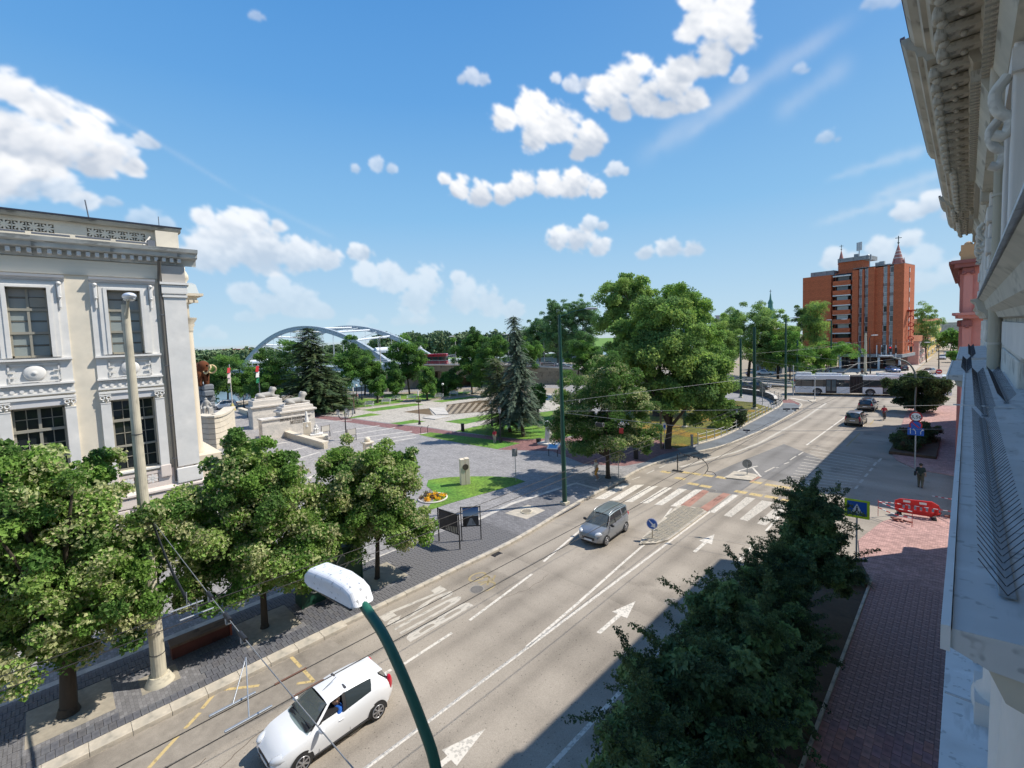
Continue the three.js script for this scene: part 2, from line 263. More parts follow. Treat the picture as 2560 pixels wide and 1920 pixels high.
// ---------------------------------------------------------------- ground sheets (each a few mm above the one below)
const RIV = -104;                                           // river bank
{
  struct('ground', merge([sheet([[RIV, 120], [400, 120], [400, -900], [RIV - 60, -900]], -0.06)]), m.gravel);
  struct('river', sheet([[RIV - 0.01, 160], [RIV - 60.01, -900], [-260, -900], [-205, 160]], -2.6), m.water);
  struct('quay_wall', (() => { const g = slab([[RIV, 120], [RIV - 60, -900], [RIV - 61, -900], [RIV - 1, 120]], -3.5, -0.06); return g; })(), m.stone);
  struct('far_bank', sheet([[-205, 160], [-260, -900], [-1200, -900], [-1200, 160]], -0.4), m.grass);
}
const kerbPx = [[1453.6, 1255.7], [1500, 1232], [1549, 1206.5], [1598, 1178], [1650, 1157], [1705, 1141], [1801, 1119], [1881, 1089], [1920, 1071], [1975, 1040], [2001, 1021], [2004, 1012], [1990, 1005], [1950, 996], [1880, 985], [1800, 978], [1700, 972]];
const KX = -18.5;
const kerbLine = [[KX, 60], [KX, -18], ...smoothPts([[KX, -18], ...gp(kerbPx)], 60).slice(1)];
const road = struct('road', sheet([[6, 60], [60, -34.6], [60, -49], [6, -49], [6, -86], [90, -88], [90, -112], [4, -118], [2, -420], [-13.5, -420], [-13.5, -118], [-62, -116], [-110, -112], [-110, -84], ...[...kerbLine].reverse()], 0), m.asph);
const plazaPts = [[-150, 60], ...kerbLine, [-70, -84], [-103, -84], [-103.5, 60]].slice(1);
struct('plaza_paving', slab(plazaPts, -0.05, 0.10), m.pave);
// kerb stones along the plaza
{
  const kb = structGroup('kerb'), geoL = uvBox(gr(0.52, 0.30, 0.996, 0.02, 0, 0.02, 0)), geoS = uvBox(gr(0.24, 0.26, 0.996, 0.02, 0, 0.02, 0));
  const curve = new THREE.CatmullRomCurve3([V(KX, 0, 8), V(KX, 0, -6), V(KX, 0, -14), V(KX, 0, -18), ...kerbPx.slice(0, 13).map(([u, v]) => G(u, v))], false, 'centripetal'), L = curve.getLength(), n = Math.round(L);
  for (let i = 0; i < n; i++) { const p = curve.getPointAt((i + 0.5) / n), t = curve.getTangentAt((i + 0.5) / n); const wide = p.z > -8.3, k = M('kerbstone', wide ? geoL : geoS, m.kerb, kb); k.position.set(p.x + (wide ? 0.02 : -0.06), rr(-0.004, 0.004), p.z); k.rotation.y = Math.atan2(t.x, t.z); k.scale.z = L / n; }
}
// paving fields on the plaza
const Y0 = 0.10, lay = k => Y0 + 0.004 * k;
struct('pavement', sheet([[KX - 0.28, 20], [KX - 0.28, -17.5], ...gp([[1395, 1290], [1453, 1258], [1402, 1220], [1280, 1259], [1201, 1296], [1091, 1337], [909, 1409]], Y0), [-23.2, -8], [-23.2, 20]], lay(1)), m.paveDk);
struct('paving_band', merge([strip([[-23.2, 16], [-23.15, -8], ...gp([[909, 1409], [1091, 1337], [1201, 1296], [1280, 1259], [1402, 1220]], Y0)], 0.32, lay(2)), strip(gp([[1402, 1220], [1440, 1208], [1500, 1224]], Y0), 0.35, lay(2))]), m.white);
const redPath = gp([[770, 1036], [860, 1044], [960, 1058], [1062, 1068], [1140, 1080], [1230, 1091], [1310, 1100], [1420, 1094], [1520, 1080], [1640, 1098], [1700, 1126], [1640, 1150], [1560, 1165], [1460, 1160], [1380, 1128], [1243, 1124], [1301, 1108], [1217, 1098], [1130, 1087], [1076, 1081], [1047, 1087], [1000, 1074], [880, 1057], [770, 1043]], Y0);
struct('red_path', sheet(redPath, lay(1)), m.red);
struct('forecourt_paving', sheet([...gp([[1047, 1087], [1000, 1074], [880, 1057], [770, 1043], [640, 1030], [545, 1033]], Y0), [-60, 2], ...gp([[700, 1330], [800, 1180], [880, 1150], [930, 1135]], Y0)], lay(1)), m.paveLt);
{
  const bands = [[[833, 1081], [949, 1064]], [[860, 1090], [988, 1069]], [[880, 1097], [1030, 1078]], [[905, 1105], [1070, 1082]], [[925, 1112], [1040, 1094]], [[700, 1062], [880, 1050]], [[560, 1053], [640, 1045]], [[600, 1078], [690, 1062]], [[640, 1098], [720, 1082]], [[660, 1115], [760, 1098]], [[690, 1135], [790, 1112]], [[700, 1160], [800, 1130]], [[740, 1210], [890, 1140]], [[545, 1044], [620, 1038]]];
  struct('paving_strip', merge(bands.map(b => strip(gp(b, Y0), 0.42, lay(2)))), m.white);
  struct('fountain_terrace', sheet(gp([[778, 1035], [904, 1020], [1000, 1009], [1078, 1002], [1178, 990], [1260, 980], [1400, 985], [1420, 1020], [1340, 1032], [1290, 1048], [1180, 1068], [1140, 1078], [1060, 1066], [960, 1056], [860, 1042]], Y0), lay(2)), m.cream);
  struct('gravel_bank', sheet(gp([[790, 1000], [960, 985], [1080, 975], [1180, 970], [1330, 968], [1420, 972], [1400, 984], [1260, 980], [1078, 1001], [904, 1019], [778, 1034]], Y0), lay(1)), m.gravel);
}
// lawns: a sheet of turf plus blades near enough to be told from paint
const lawns = [
  ['lawn', [[1071, 1200], [1110, 1194], [1165, 1191], [1230, 1191], [1285, 1194], [1314, 1204], [1280, 1215], [1200, 1237], [1120, 1260], [1080, 1274], [1068, 1270], [1085, 1250], [1082, 1228], [1066, 1215]]],
  ['lawn', [[1047, 1087], [1076, 1081], [1130, 1087], [1217, 1098], [1301, 1108], [1243, 1123], [1159, 1109], [1090, 1096]]],
  ['lawn', [[1078, 1003], [1178, 991], [1203, 992.6], [1104, 1006]]],
  ['lawn', [[904, 1025], [1000, 1012], [1036, 1008.5], [1060, 1012], [1000, 1020], [932, 1029]]],
  ['lawn', [[868, 1045], [926, 1033], [955, 1037], [875, 1046.5]]],
  ['lawn', [[975, 1058], [1000, 1055], [1034, 1049], [1065, 1054], [1000, 1062]]],
  ['lawn', [[1111, 1054], [1200, 1040], [1260, 1030], [1300, 1032], [1160, 1061]]],
  ['lawn', [[1138, 1078], [1200, 1064], [1300, 1046], [1345, 1032], [1430, 1020], [1480, 1030], [1490, 1080], [1400, 1094], [1310, 1099], [1230, 1090]]],
  ['lawn', [[778, 1033], [853, 1023], [904, 1018], [1000, 1007], [1010, 1000], [905, 996], [800, 1008], [740, 1020]]],
  ['lawn', [[960, 996], [1060, 999], [1170, 984], [1180, 978], [1080, 984], [960, 986]]],
  ['dry_lawn', [[1640, 1098], [1590, 1075], [1560, 1045], [1600, 1020], [1700, 1006], [1760, 1000], [1800, 998], [1880, 1006], [1935, 1022], [1900, 1041], [1822, 1082], [1735, 1112], [1690, 1122]]],
];
lawns.forEach(([n, p], i) => struct(n, sheet(gp(p, Y0), lay(3)), n === 'lawn' ? m.grass : m.dry));
struct('footway', sheet(gp([[1729, 1118], [1824, 1085], [1900, 1044], [1948, 1019], [1956, 1008], [1985, 1008], [1999, 1014], [1996, 1022], [1970, 1040], [1917, 1071], [1878, 1088], [1799, 1118], [1703, 1139.5], [1650, 1154], [1600, 1174], [1590, 1165], [1650, 1138]], Y0), lay(2)), m.bluewalk);
struct('red_footway', sheet(gp([[1956, 1007], [1950, 1000], [1975, 998], [1999, 1009], [1997, 1013], [1985, 1007.5]], Y0), lay(3)), m.red);
// fountain basin: dark wet bed with raised white rims
{
  struct('fountain_bed', sheet(gp([[1116, 1012], [1198, 1001], [1285, 1001], [1300, 1010], [1270, 1024], [1118, 1037]], Y0), lay(3)), std(C(0.20, 0.145, 0.09), 0.35, { map: tStone }));
  const rib = []; for (let i = 0; i < 11; i++) { const t = i / 10, a = G(mix(1128, 1290, t), mix(1011, 1001, t), Y0), b = G(mix(1100, 1262, t) + 6, mix(1037, 1023, t), Y0); rib.push(strip([[a.x, a.z], [b.x, b.z]], 0.55, lay(4))); }
  struct('fountain_rib', merge(rib), std(C(0.42, 0.34, 0.24), 0.7, { map: tStone }));
  struct('fountain_bed', sheet(gp([[1045, 1024], [1072, 1021], [1082, 1038], [1008, 1030]], Y0), lay(3)), std(C(0.26, 0.18, 0.10), 0.4, { map: tStone }));
  struct('fountain_slab', slab(gp([[1072, 1021], [1110, 1020], [1122, 1037], [1090, 1038]], Y0), lay(2), Y0 + 0.12), m.white);
  struct('fountain_slab', slab(gp([[1056, 1046], [1090, 1040], [1124, 1044], [1088, 1050]], Y0), lay(2), Y0 + 0.14), m.white);
}
// ---------------------------------------------------------------- right-hand pavements
const pinkNear = [[0.62, 12], [-2.9, 12], [-2.95, -26], ...gp([[2150, 1402], [2146, 1352], [2205, 1306], [2262, 1288]]), [0.62, G(2380, 1283).z]];
const pv = struct('brick_pavement', slab(pinkNear, -0.05, 0.06), m.pink);
struct('planting_bed', slab([[-2.96, 12], [-2.98, -26.2], ...gp([[2148, 1400], [2100, 1408], [2040, 1422]]), [-5.7, -22], [-5.7, 12]], -0.05, 0.08), m.soil);
{ const kb = structGroup('bed_kerb'), g1 = uvBox(gr(0.1, 0.2, 0.98, 0.015, 0, 0.05, 0)); for (let z = 9.5; z > -26; z -= 1) for (const x of [-2.93, -5.76]) { const k = M('kerbstone', g1, m.kerb, kb); k.position.set(x, rr(-0.003, 0.003), z); } }
const pinkFar = [[-0.2, G(2383, 1191).z], ...gp([[2290, 1174], [2241, 1151], [2231, 1138], [2238, 1108], [2262, 1040], [2280, 1005]]), [-3.4, -88], [-0.2, -88]];
struct('brick_pavement', slab(pinkFar, -0.05, 0.06), m.pink);
struct('pavement', slab([[4, -112], [0.5, -120], [0.5, -420], [-1.6, -420], [-2.2, -122], [-0.5, -113]], -0.05, 0.06), m.cream);
struct('corner_pavement', slab([...gp([[2140, 962], [2220, 950], [2262, 940], [2290, 925], [2330, 893], [2300, 893], [2270, 915], [2080, 925], [1990, 950], [2060, 962]])], -0.05, 0.05), m.cream);
struct('park_green', slab(gp([[1990, 950], [1985, 968], [1960, 974], [1880, 962], [1820, 955], [1700, 945], [1700, 928], [1850, 925], [2000, 930]]), -0.05, 0.07), m.gravel);
struct('lawn', sheet(gp([[1962, 955], [1988, 951], [1986, 966], [1960, 968]], 0.07), 0.075), m.grass);
// near bricks of the right-hand pavement, one by one
{
  const variants = [[0.30, 0.155, 0.135], [0.26, 0.13, 0.12], [0.33, 0.175, 0.15], [0.285, 0.15, 0.145], [0.235, 0.13, 0.125], [0.31, 0.15, 0.12]].map(c => std(C(...c.map(v => v * 2.25)), 0.9, { map: tStone }));
  const W = 0.205, L = 0.44, list = [];
  for (let r = 0; r < 17; r++) for (let k = 0; k < 60; k++) { const x = -2.78 + r * W, z = -4 - k * L - (r % 2) * L / 2; if (z < -27) continue; list.push([x, z]); }
  list.sort((a, b) => (Math.hypot(a[0], a[1] + 12.5)) - (Math.hypot(b[0], b[1] + 12.5)));   // nearest that the frame shows
  const g1 = uvBox(gr(W - 0.012, 0.03, L - 0.014, 0.006, 0, 0, 0, 1)), rest = [];
  list.forEach(([x, z], i) => { if (i < 300) { const b = M('brick', g1, variants[Math.floor(rnd() * 6)], pv); b.position.set(x, 0.062 + rr(-0.003, 0.003), z); } else { const g = g1.clone(); g.translate(x, 0.062 + rr(-0.003, 0.003), z); rest.push(g); } });
  M('brick_field', merge(rest), m.pink, pv, 'stuff');
  struct('concrete_patch', sheet([[-1.6, -9.4], [-0.75, -9.8], [-0.6, -8], [-1.75, -8]], 0.084), m.concrete);
}
// ---------------------------------------------------------------- road markings
{
  const Y = 0.004, P = (n, list, mt) => struct(n, merge(list), mt);
  const line = (a, b, w, dash = 0, gap = 0) => { const A = V(a[0], 0, a[1]), B = V(b[0], 0, b[1]), L = A.distanceTo(B), out = []; if (!dash) return [strip([a, b], w, Y)]; for (let s = 0; s < L - 0.1; s += dash + gap) { const p = A.clone().lerp(B, s / L), q = A.clone().lerp(B, Math.min(1, (s + dash) / L)); out.push(strip([[p.x, p.z], [q.x, q.z]], w, Y)); } return out; };
  const pl = (list) => gp(list);
  // edge of the parking lane, centre line with its gore, lane dashes
  P('edge_line', [strip(pl([[1330, 1920], [1470, 1818], [1610, 1700], [1700, 1533]].map(x => x)).map(p => [-8.0, p[1]]), 0.14, Y)], m.paint);
  P('lane_line', line([-8.05, -18.6], [-8.35, -40], 0.13, 3, 2.2), m.paint);
  P('centre_line', [strip([[-11.8, 20], [-11.8, -30]], 0.13, Y)], m.paint);
  P('gore_line', [strip(pl([[1316, 1618], [1440, 1512], [1560, 1405], [1610, 1362], [1679, 1271]]), 0.13, Y)], m.paint);
  P('lane_line', [[-15, 8, 4.6], [-14.9, 1.6, -1.8], [-14.72, -5.4, -8.0]].map(([x, a, b]) => strip([[x, a], [x, b]], 0.13, Y)), m.paint);
  P('lane_line', [[[1010, 1660], [1130, 1582]], [[1174, 1551], [1330, 1435]]].map(q => strip(pl(q), 0.13, Y)), m.paint);
  P('lane_line', [strip(pl([[1359, 1404], [1449, 1327]]), 0.14, Y)], m.paint);
  // zebra
  const zb = [[[1484, 1246], [1520, 1250], [1580, 1210], [1548, 1207]], [[1520.5, 1250], [1554, 1254], [1613, 1212], [1580, 1211]], [[1556, 1253.5], [1588, 1257], [1648, 1216], [1615, 1214]], [[1597, 1257], [1627, 1260], [1684, 1220], [1655, 1217]], [[1632, 1261], [1662, 1264.5], [1722, 1224], [1690, 1220]], [[1672, 1264.5], [1703, 1268], [1762, 1225], [1731, 1222.5]], [[1770, 1279], [1790, 1283], [1851, 1239], [1828, 1235]], [[1809, 1289], [1828, 1293], [1889, 1246], [1866, 1242]], [[1849, 1298], [1869, 1303], [1935, 1256], [1905, 1251]], [[1892, 1309], [1914, 1314], [1975, 1266], [1948, 1259]]];
  P('zebra_stripe', zb.slice(0, 7).map(q => { const c = gp(q); const cx = (c[0][0] + c[1][0] + c[2][0] + c[3][0]) / 4, cz = (c[0][1] + c[1][1] + c[2][1] + c[3][1]) / 4; return sheet(c.map(p => [cx + (p[0] - cx) * 0.62, p[1]]), Y); }), m.paint);
  P('zebra_stripe', zb.slice(7).map(q => sheet(gp(q), Y)), m.paintOld);
  P('cycle_crossing', [sheet(gp([[1690, 1270], [1716, 1274], [1776, 1226], [1754, 1225]]), Y), sheet(gp([[1745, 1273], [1768, 1279], [1826, 1235], [1808, 1232]]), Y)], m.redpaint);
  const ydash = [[1664, 1180], [1700, 1196], [1733, 1210], [1764, 1216], [1712, 1181], [1740, 1185], [1770, 1189], [1804, 1194], [1852, 1230], [1890, 1237], [1928, 1243], [1970, 1252], [1890, 1206], [1928, 1213], [1960, 1218], [2000, 1224], [2040, 1232]];
  P('cycle_dash', ydash.map(([u, v]) => { const c = G(u, v); return sheet([[c.x - 0.4, c.z - 0.24], [c.x + 0.4, c.z - 0.3], [c.x + 0.4, c.z + 0.24], [c.x - 0.4, c.z + 0.3]], Y); }), m.yellow);
  // arrows
  const arrow = (tip, tail, w) => { const a = G(...tip), b = G(...tail), d = b.clone().sub(a).normalize(), s = V(-d.z, 0, d.x), h = 1.35, at = (k, o) => { const p = a.clone().addScaledVector(d, k).addScaledVector(s, o); return [p.x, p.z]; }; const L = a.distanceTo(b); return sheet([at(0, 0), at(h, w), at(h, 0.09), at(L, 0.09), at(L, -0.09), at(h, -0.09), at(h, -w)], Y); };
  P('lane_arrow', [arrow([1786, 1336], [1736, 1380], 0.36)], m.paint);
  P('lane_arrow', [arrow([1589, 1503], [1496, 1583], 0.36)], m.paint);
  P('lane_arrow', [arrow([1213, 1823], [1060, 1945], 0.36)], m.paint);
  // BUSZ-style lane lettering, stretched along the lane and read by traffic coming this way
  const letters = ['Z', 'S', 'U', 'B'].length, bus = textGeo('BUSZ', 1, 0.01, fontS); bus.computeBoundingBox();
  { const b = bus.boundingBox, sx = 2.5 / (b.max.x - b.min.x), sy = 3.4 / (b.max.y - b.min.y); const g = new THREE.ShapeGeometry(fontS.generateShapes('BUSZ', 1)); g.translate(-(b.min.x + b.max.x) / 2, -(b.min.y + b.max.y) / 2, 0); g.scale(sx, sy, 1); g.rotateX(-Math.PI / 2); g.rotateY(Math.PI); const c = G(1078, 1535); g.translate(-16.75, Y, c.z); P('bus_lettering', [g], m.paintOld); }
  // bicycle pictogram (yellow) and bus-stop zigzag
  { const c = G(1205, 1452), ring = (x, z, r) => { const g = new THREE.RingGeometry(r - 0.09, r, 18); g.rotateX(-Math.PI / 2); g.scale(1, 1, 1.5); g.translate(x, Y, z); return g; }; P('cycle_symbol', [ring(c.x - 0.45, c.z - 0.1, 0.36), ring(c.x + 0.55, c.z + 0.2, 0.36), strip([[c.x - 0.45, c.z], [c.x, c.z - 0.5], [c.x + 0.5, c.z + 0.1]], 0.1, Y), strip([[c.x - 0.2, c.z - 0.5], [c.x + 0.35, c.z - 0.4], [c.x, c.z + 0.25]], 0.1, Y), strip([[c.x + 0.1, c.z - 0.8], [c.x + 0.4, c.z - 0.35]], 0.1, Y)], m.yellowOld); }
  P('stop_zigzag', [[[372, 1920], [445, 1840]], [[462, 1822], [500, 1782]], [[505, 1772], [540, 1730]], [[545, 1726], [648, 1714]], [[722, 1636], [752, 1668]], [[756, 1672], [785, 1704]], [[742, 1709], [786, 1703]]].map(q => strip(pl(q), 0.12, Y)), m.yellow);
  for (let k = 0; k < 9; k++) { let x = rr(-17.5, -8.5), z = rr(-28, 2); const pts = [[x, z]]; for (let i = 0; i < 14; i++) { x += rr(-0.12, 0.12) + (k % 3 === 0 ? 0.22 : 0); z -= rr(0.1, 0.35) * (k % 3 === 0 ? 0.2 : 1); pts.push([x, z]); } struct('asphalt_crack', strip(pts, rr(0.012, 0.022), 0.0032), m.soil); }
  for (const [x, z, l] of [[-9.0, -18.6, 'round iron manhole cover in the middle lane'], [-16.4, -13.6, 'round iron manhole cover in the bus lane'], [-13.3, -34, 'round iron manhole cover beyond the zebra crossing']]) { const k = thing('road_manhole', l, 'manhole cover', V(x, 0, z)); M('cover', gc(0.3, 0.3, 0.012, 24, 0, 0.003, 0), std(C(0.2, 0.185, 0.17), 0.7, { map: tStone }), k); const r = new THREE.RingGeometry(0.31, 0.36, 24); r.rotateX(-Math.PI / 2); r.translate(0, 0.005, 0); M('rim', r, std(C(0.26, 0.24, 0.215), 0.9), k); }
  // ghost island hatching at the junction
  const hat = []; for (let i = 0; i < 13; i++) { const t = i / 12; const a = G(mix(2030, 1968, t), mix(1120, 1205, t)), b = G(mix(2182, 2125, t), mix(1147, 1225, t)); hat.push(strip([[a.x, a.z], [b.x, b.z]], 0.12, Y)); }
  P('hatching', hat, m.paintOld);
  P('hatch_border', [...[[2200, 1150], [2188, 1160], [2178, 1174], [2166, 1188], [2154, 1203], [2142, 1218]].map(([u, v]) => strip(pl([[u + 3, v - 4], [u - 4, v + 4]]), 0.16, Y))], m.paintOld);
  P('lane_line', [strip(pl([[2016, 1113], [2075, 1070], [2141, 1022]]), 0.15, Y)], m.paint);
  P('lane_line', [strip(pl([[2116, 1116], [2150, 1082]]), 0.13, Y), strip(pl([[2175, 1062], [2186, 1049]]), 0.13, Y)], m.yellowOld);
  P('lane_line', [strip(pl([[1700, 1168], [1760, 1151], [1840, 1130], [1900, 1107], [1945, 1082], [2010, 1046], [2065, 1008]]), 0.28, Y)], m.paintOld);
  P('dash_line', [[1580, 1199, 1600, 1192], [1617, 1184, 1636, 1175], [1648, 1170, 1664, 1163], [1678, 1156, 1694, 1149], [1912, 1180, 1936, 1168], [1940, 1170, 1946, 1168], [1960, 1160, 1972, 1156], [1975, 1150, 1990, 1140], [1996, 1138, 2008, 1130]].map(([a, b, c, d]) => strip(pl([[a, b], [c, d]]), 0.13, Y)), m.paintOld);
  P('stop_line', [strip(pl([[2000, 990], [2060, 996]]), 0.4, Y), strip(pl([[1975, 995], [2030, 1004]]), 0.5, Y)], m.paint);
  P('street_line', line([-8.6, -124], [-8.3, -300], 0.2), m.yellowOld);
  P('street_line', [strip(pl([[2215, 945], [2260, 938], [2300, 915], [2355, 880]]), 0.25, Y)], m.yellowOld);
  // asphalt repairs and the brighter concrete bus bay
  struct('asphalt_patch', sheet([[-18.2, 20], [-18.2, -7.2], [-16.2, -7.6], [-15.6, -2], [-15.9, 20]], 0.002), std(C(0.36, 0.325, 0.285), 0.92, { map: tAsph }));
  struct('asphalt_patch', sheet(gp([[1690, 1222], [1840, 1237], [1900, 1195], [2000, 1215], [2060, 1150], [1960, 1110], [1860, 1150]]), 0.0018), std(C(0.27, 0.265, 0.265), 0.92, { map: tBig }));
  struct('tyre_scrub', merge([strip(gp([[1640, 1155], [1800, 1122], [1900, 1082], [1985, 1040], [2040, 1005]]), 0.3, 0.0025), strip(gp([[1700, 1172], [1850, 1135], [1960, 1085]]), 0.25, 0.0025)]), std(C(0.25, 0.235, 0.22), 0.9, { map: tAsph }));
}
// traffic islands of setts
{
  const isl = structGroup('traffic_island'), pts = gp([[1599, 1363], [1640, 1361], [1672, 1352], [1768, 1282], [1752, 1274], [1696, 1266], [1668, 1290], [1608, 1345]]);
  M('island_base', slab(pts, -0.02, 0.09), m.kerb, isl);
  const g1 = uvBox(gr(0.2, 0.05, 0.2, 0.02, 0, 0, 0, 1)), vm = [[0.5, 0.44, 0.34], [0.46, 0.41, 0.33], [0.53, 0.46, 0.35]].map(c => std(C(...c), 0.9, { map: tStone })), inside = (x, z) => { let c = false; for (let i = 0, j = pts.length - 1; i < pts.length; j = i++) if ((pts[i][1] > z) !== (pts[j][1] > z) && x < (pts[j][0] - pts[i][0]) * (z - pts[i][1]) / (pts[j][1] - pts[i][1]) + pts[i][0]) c = !c; return c; };
  const rest = []; let n = 0; for (let z = -22; z > -32; z -= 0.215) for (let x = -16; x < -8; x += 0.215) if (inside(x, z) && inside(x + 0.12, z) && inside(x - 0.12, z)) { if (n++ < 290) { const b = M('sett', g1, vm[Math.floor(rnd() * 3)], isl); b.position.set(x, 0.088 + rr(-0.004, 0.004), z); } else { const g = g1.clone(); g.translate(x, 0.088, z); rest.push(g); } }
  if (rest.length) M('sett_field', merge(rest), vm[0], isl, 'stuff');
  const i2 = structGroup('traffic_island'); M('island_base', slab(gp([[1813, 1196], [1835, 1180], [1862, 1182], [1890, 1188], [1896, 1192], [1878, 1203]]), -0.02, 0.08), m.kerb, i2);
  struct('island_marking', merge([strip(gp([[1812, 1194], [1850, 1176], [1894, 1165]]), 0.16, 0.006), strip(gp([[1882, 1170], [1902, 1192]]), 0.16, 0.006)]), m.paint);
  struct('island_marking', merge([strip(gp([[1876, 1204], [1900, 1192]]), 0.16, 0.006)]), m.redpaint);
  const i3 = structGroup('traffic_island'); M('island_base', slab(gp([[2019, 1001], [2040, 998], [2040, 1005], [2030, 1006]]), -0.02, 0.1), m.kerb, i3);
}
// near pavers on the plaza side: proud slabs between tree pits
{
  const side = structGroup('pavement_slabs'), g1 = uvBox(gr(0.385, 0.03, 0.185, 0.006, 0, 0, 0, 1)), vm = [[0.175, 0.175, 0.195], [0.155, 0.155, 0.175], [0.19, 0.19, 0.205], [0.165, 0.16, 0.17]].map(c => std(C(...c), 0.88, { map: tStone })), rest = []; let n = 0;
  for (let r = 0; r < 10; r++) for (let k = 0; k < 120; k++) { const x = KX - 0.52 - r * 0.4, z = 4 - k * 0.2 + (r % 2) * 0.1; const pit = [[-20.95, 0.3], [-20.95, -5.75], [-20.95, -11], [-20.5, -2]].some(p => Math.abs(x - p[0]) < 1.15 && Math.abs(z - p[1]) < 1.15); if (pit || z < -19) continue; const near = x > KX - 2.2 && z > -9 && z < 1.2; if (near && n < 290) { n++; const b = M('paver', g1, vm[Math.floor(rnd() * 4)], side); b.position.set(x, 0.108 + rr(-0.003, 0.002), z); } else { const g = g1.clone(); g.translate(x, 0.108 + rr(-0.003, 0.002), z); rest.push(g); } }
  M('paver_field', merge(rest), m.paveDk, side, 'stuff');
  for (const [x, z, w, d] of [[-20.95, 0.3, 2.1, 2.1], [-20.95, -5.75, 2.1, 2.1], [-20.95, -11, 2.1, 2.1], [-20.5, -2, 1.1, 1.1]]) struct('tree_pit_paving', sheet([[x - w / 2, z - d / 2], [x + w / 2, z - d / 2], [x + w / 2, z + d / 2], [x - w / 2, z + d / 2]], lay(2)), std(C(0.44, 0.39, 0.31), 0.95, { map: tStone }));
  struct('manhole_apron', sheet(gp([[1262, 1283], [1320, 1262], [1363, 1276], [1317, 1298]], Y0), lay(2)), m.kerb);
  { const c = G(1316, 1280, Y0); const g = new THREE.CylinderGeometry(0.34, 0.36, 0.06, 24); g.translate(c.x, Y0 + 0.02, c.z); const k = thing('manhole_cover', 'round raised manhole cover on pale diamond apron by the kerb', 'manhole cover', V(0, 0, 0)); M('cover', g, std(C(0.30, 0.26, 0.2), 0.8, { map: tStone }), k); const r = new THREE.TorusGeometry(0.36, 0.04, 6, 24); r.rotateX(Math.PI / 2); r.translate(c.x, Y0 + 0.03, c.z); M('ring', r, m.concrete, k); }
  { const k = thing('drain_grate', 'dark iron drain grate in the road by the kerb', 'drain', G(1240, 1385)); for (let i = 0; i < 6; i++) M('slat', gb(0.4, 0.02, 0.04, 0, 0.008, -0.2 + i * 0.08), m.iron, k); M('frame_bar', gb(0.48, 0.016, 0.05, 0, 0.006, -0.27), m.iron, k); M('frame_bar', gb(0.48, 0.016, 0.05, 0, 0.006, 0.27), m.iron, k); }
}

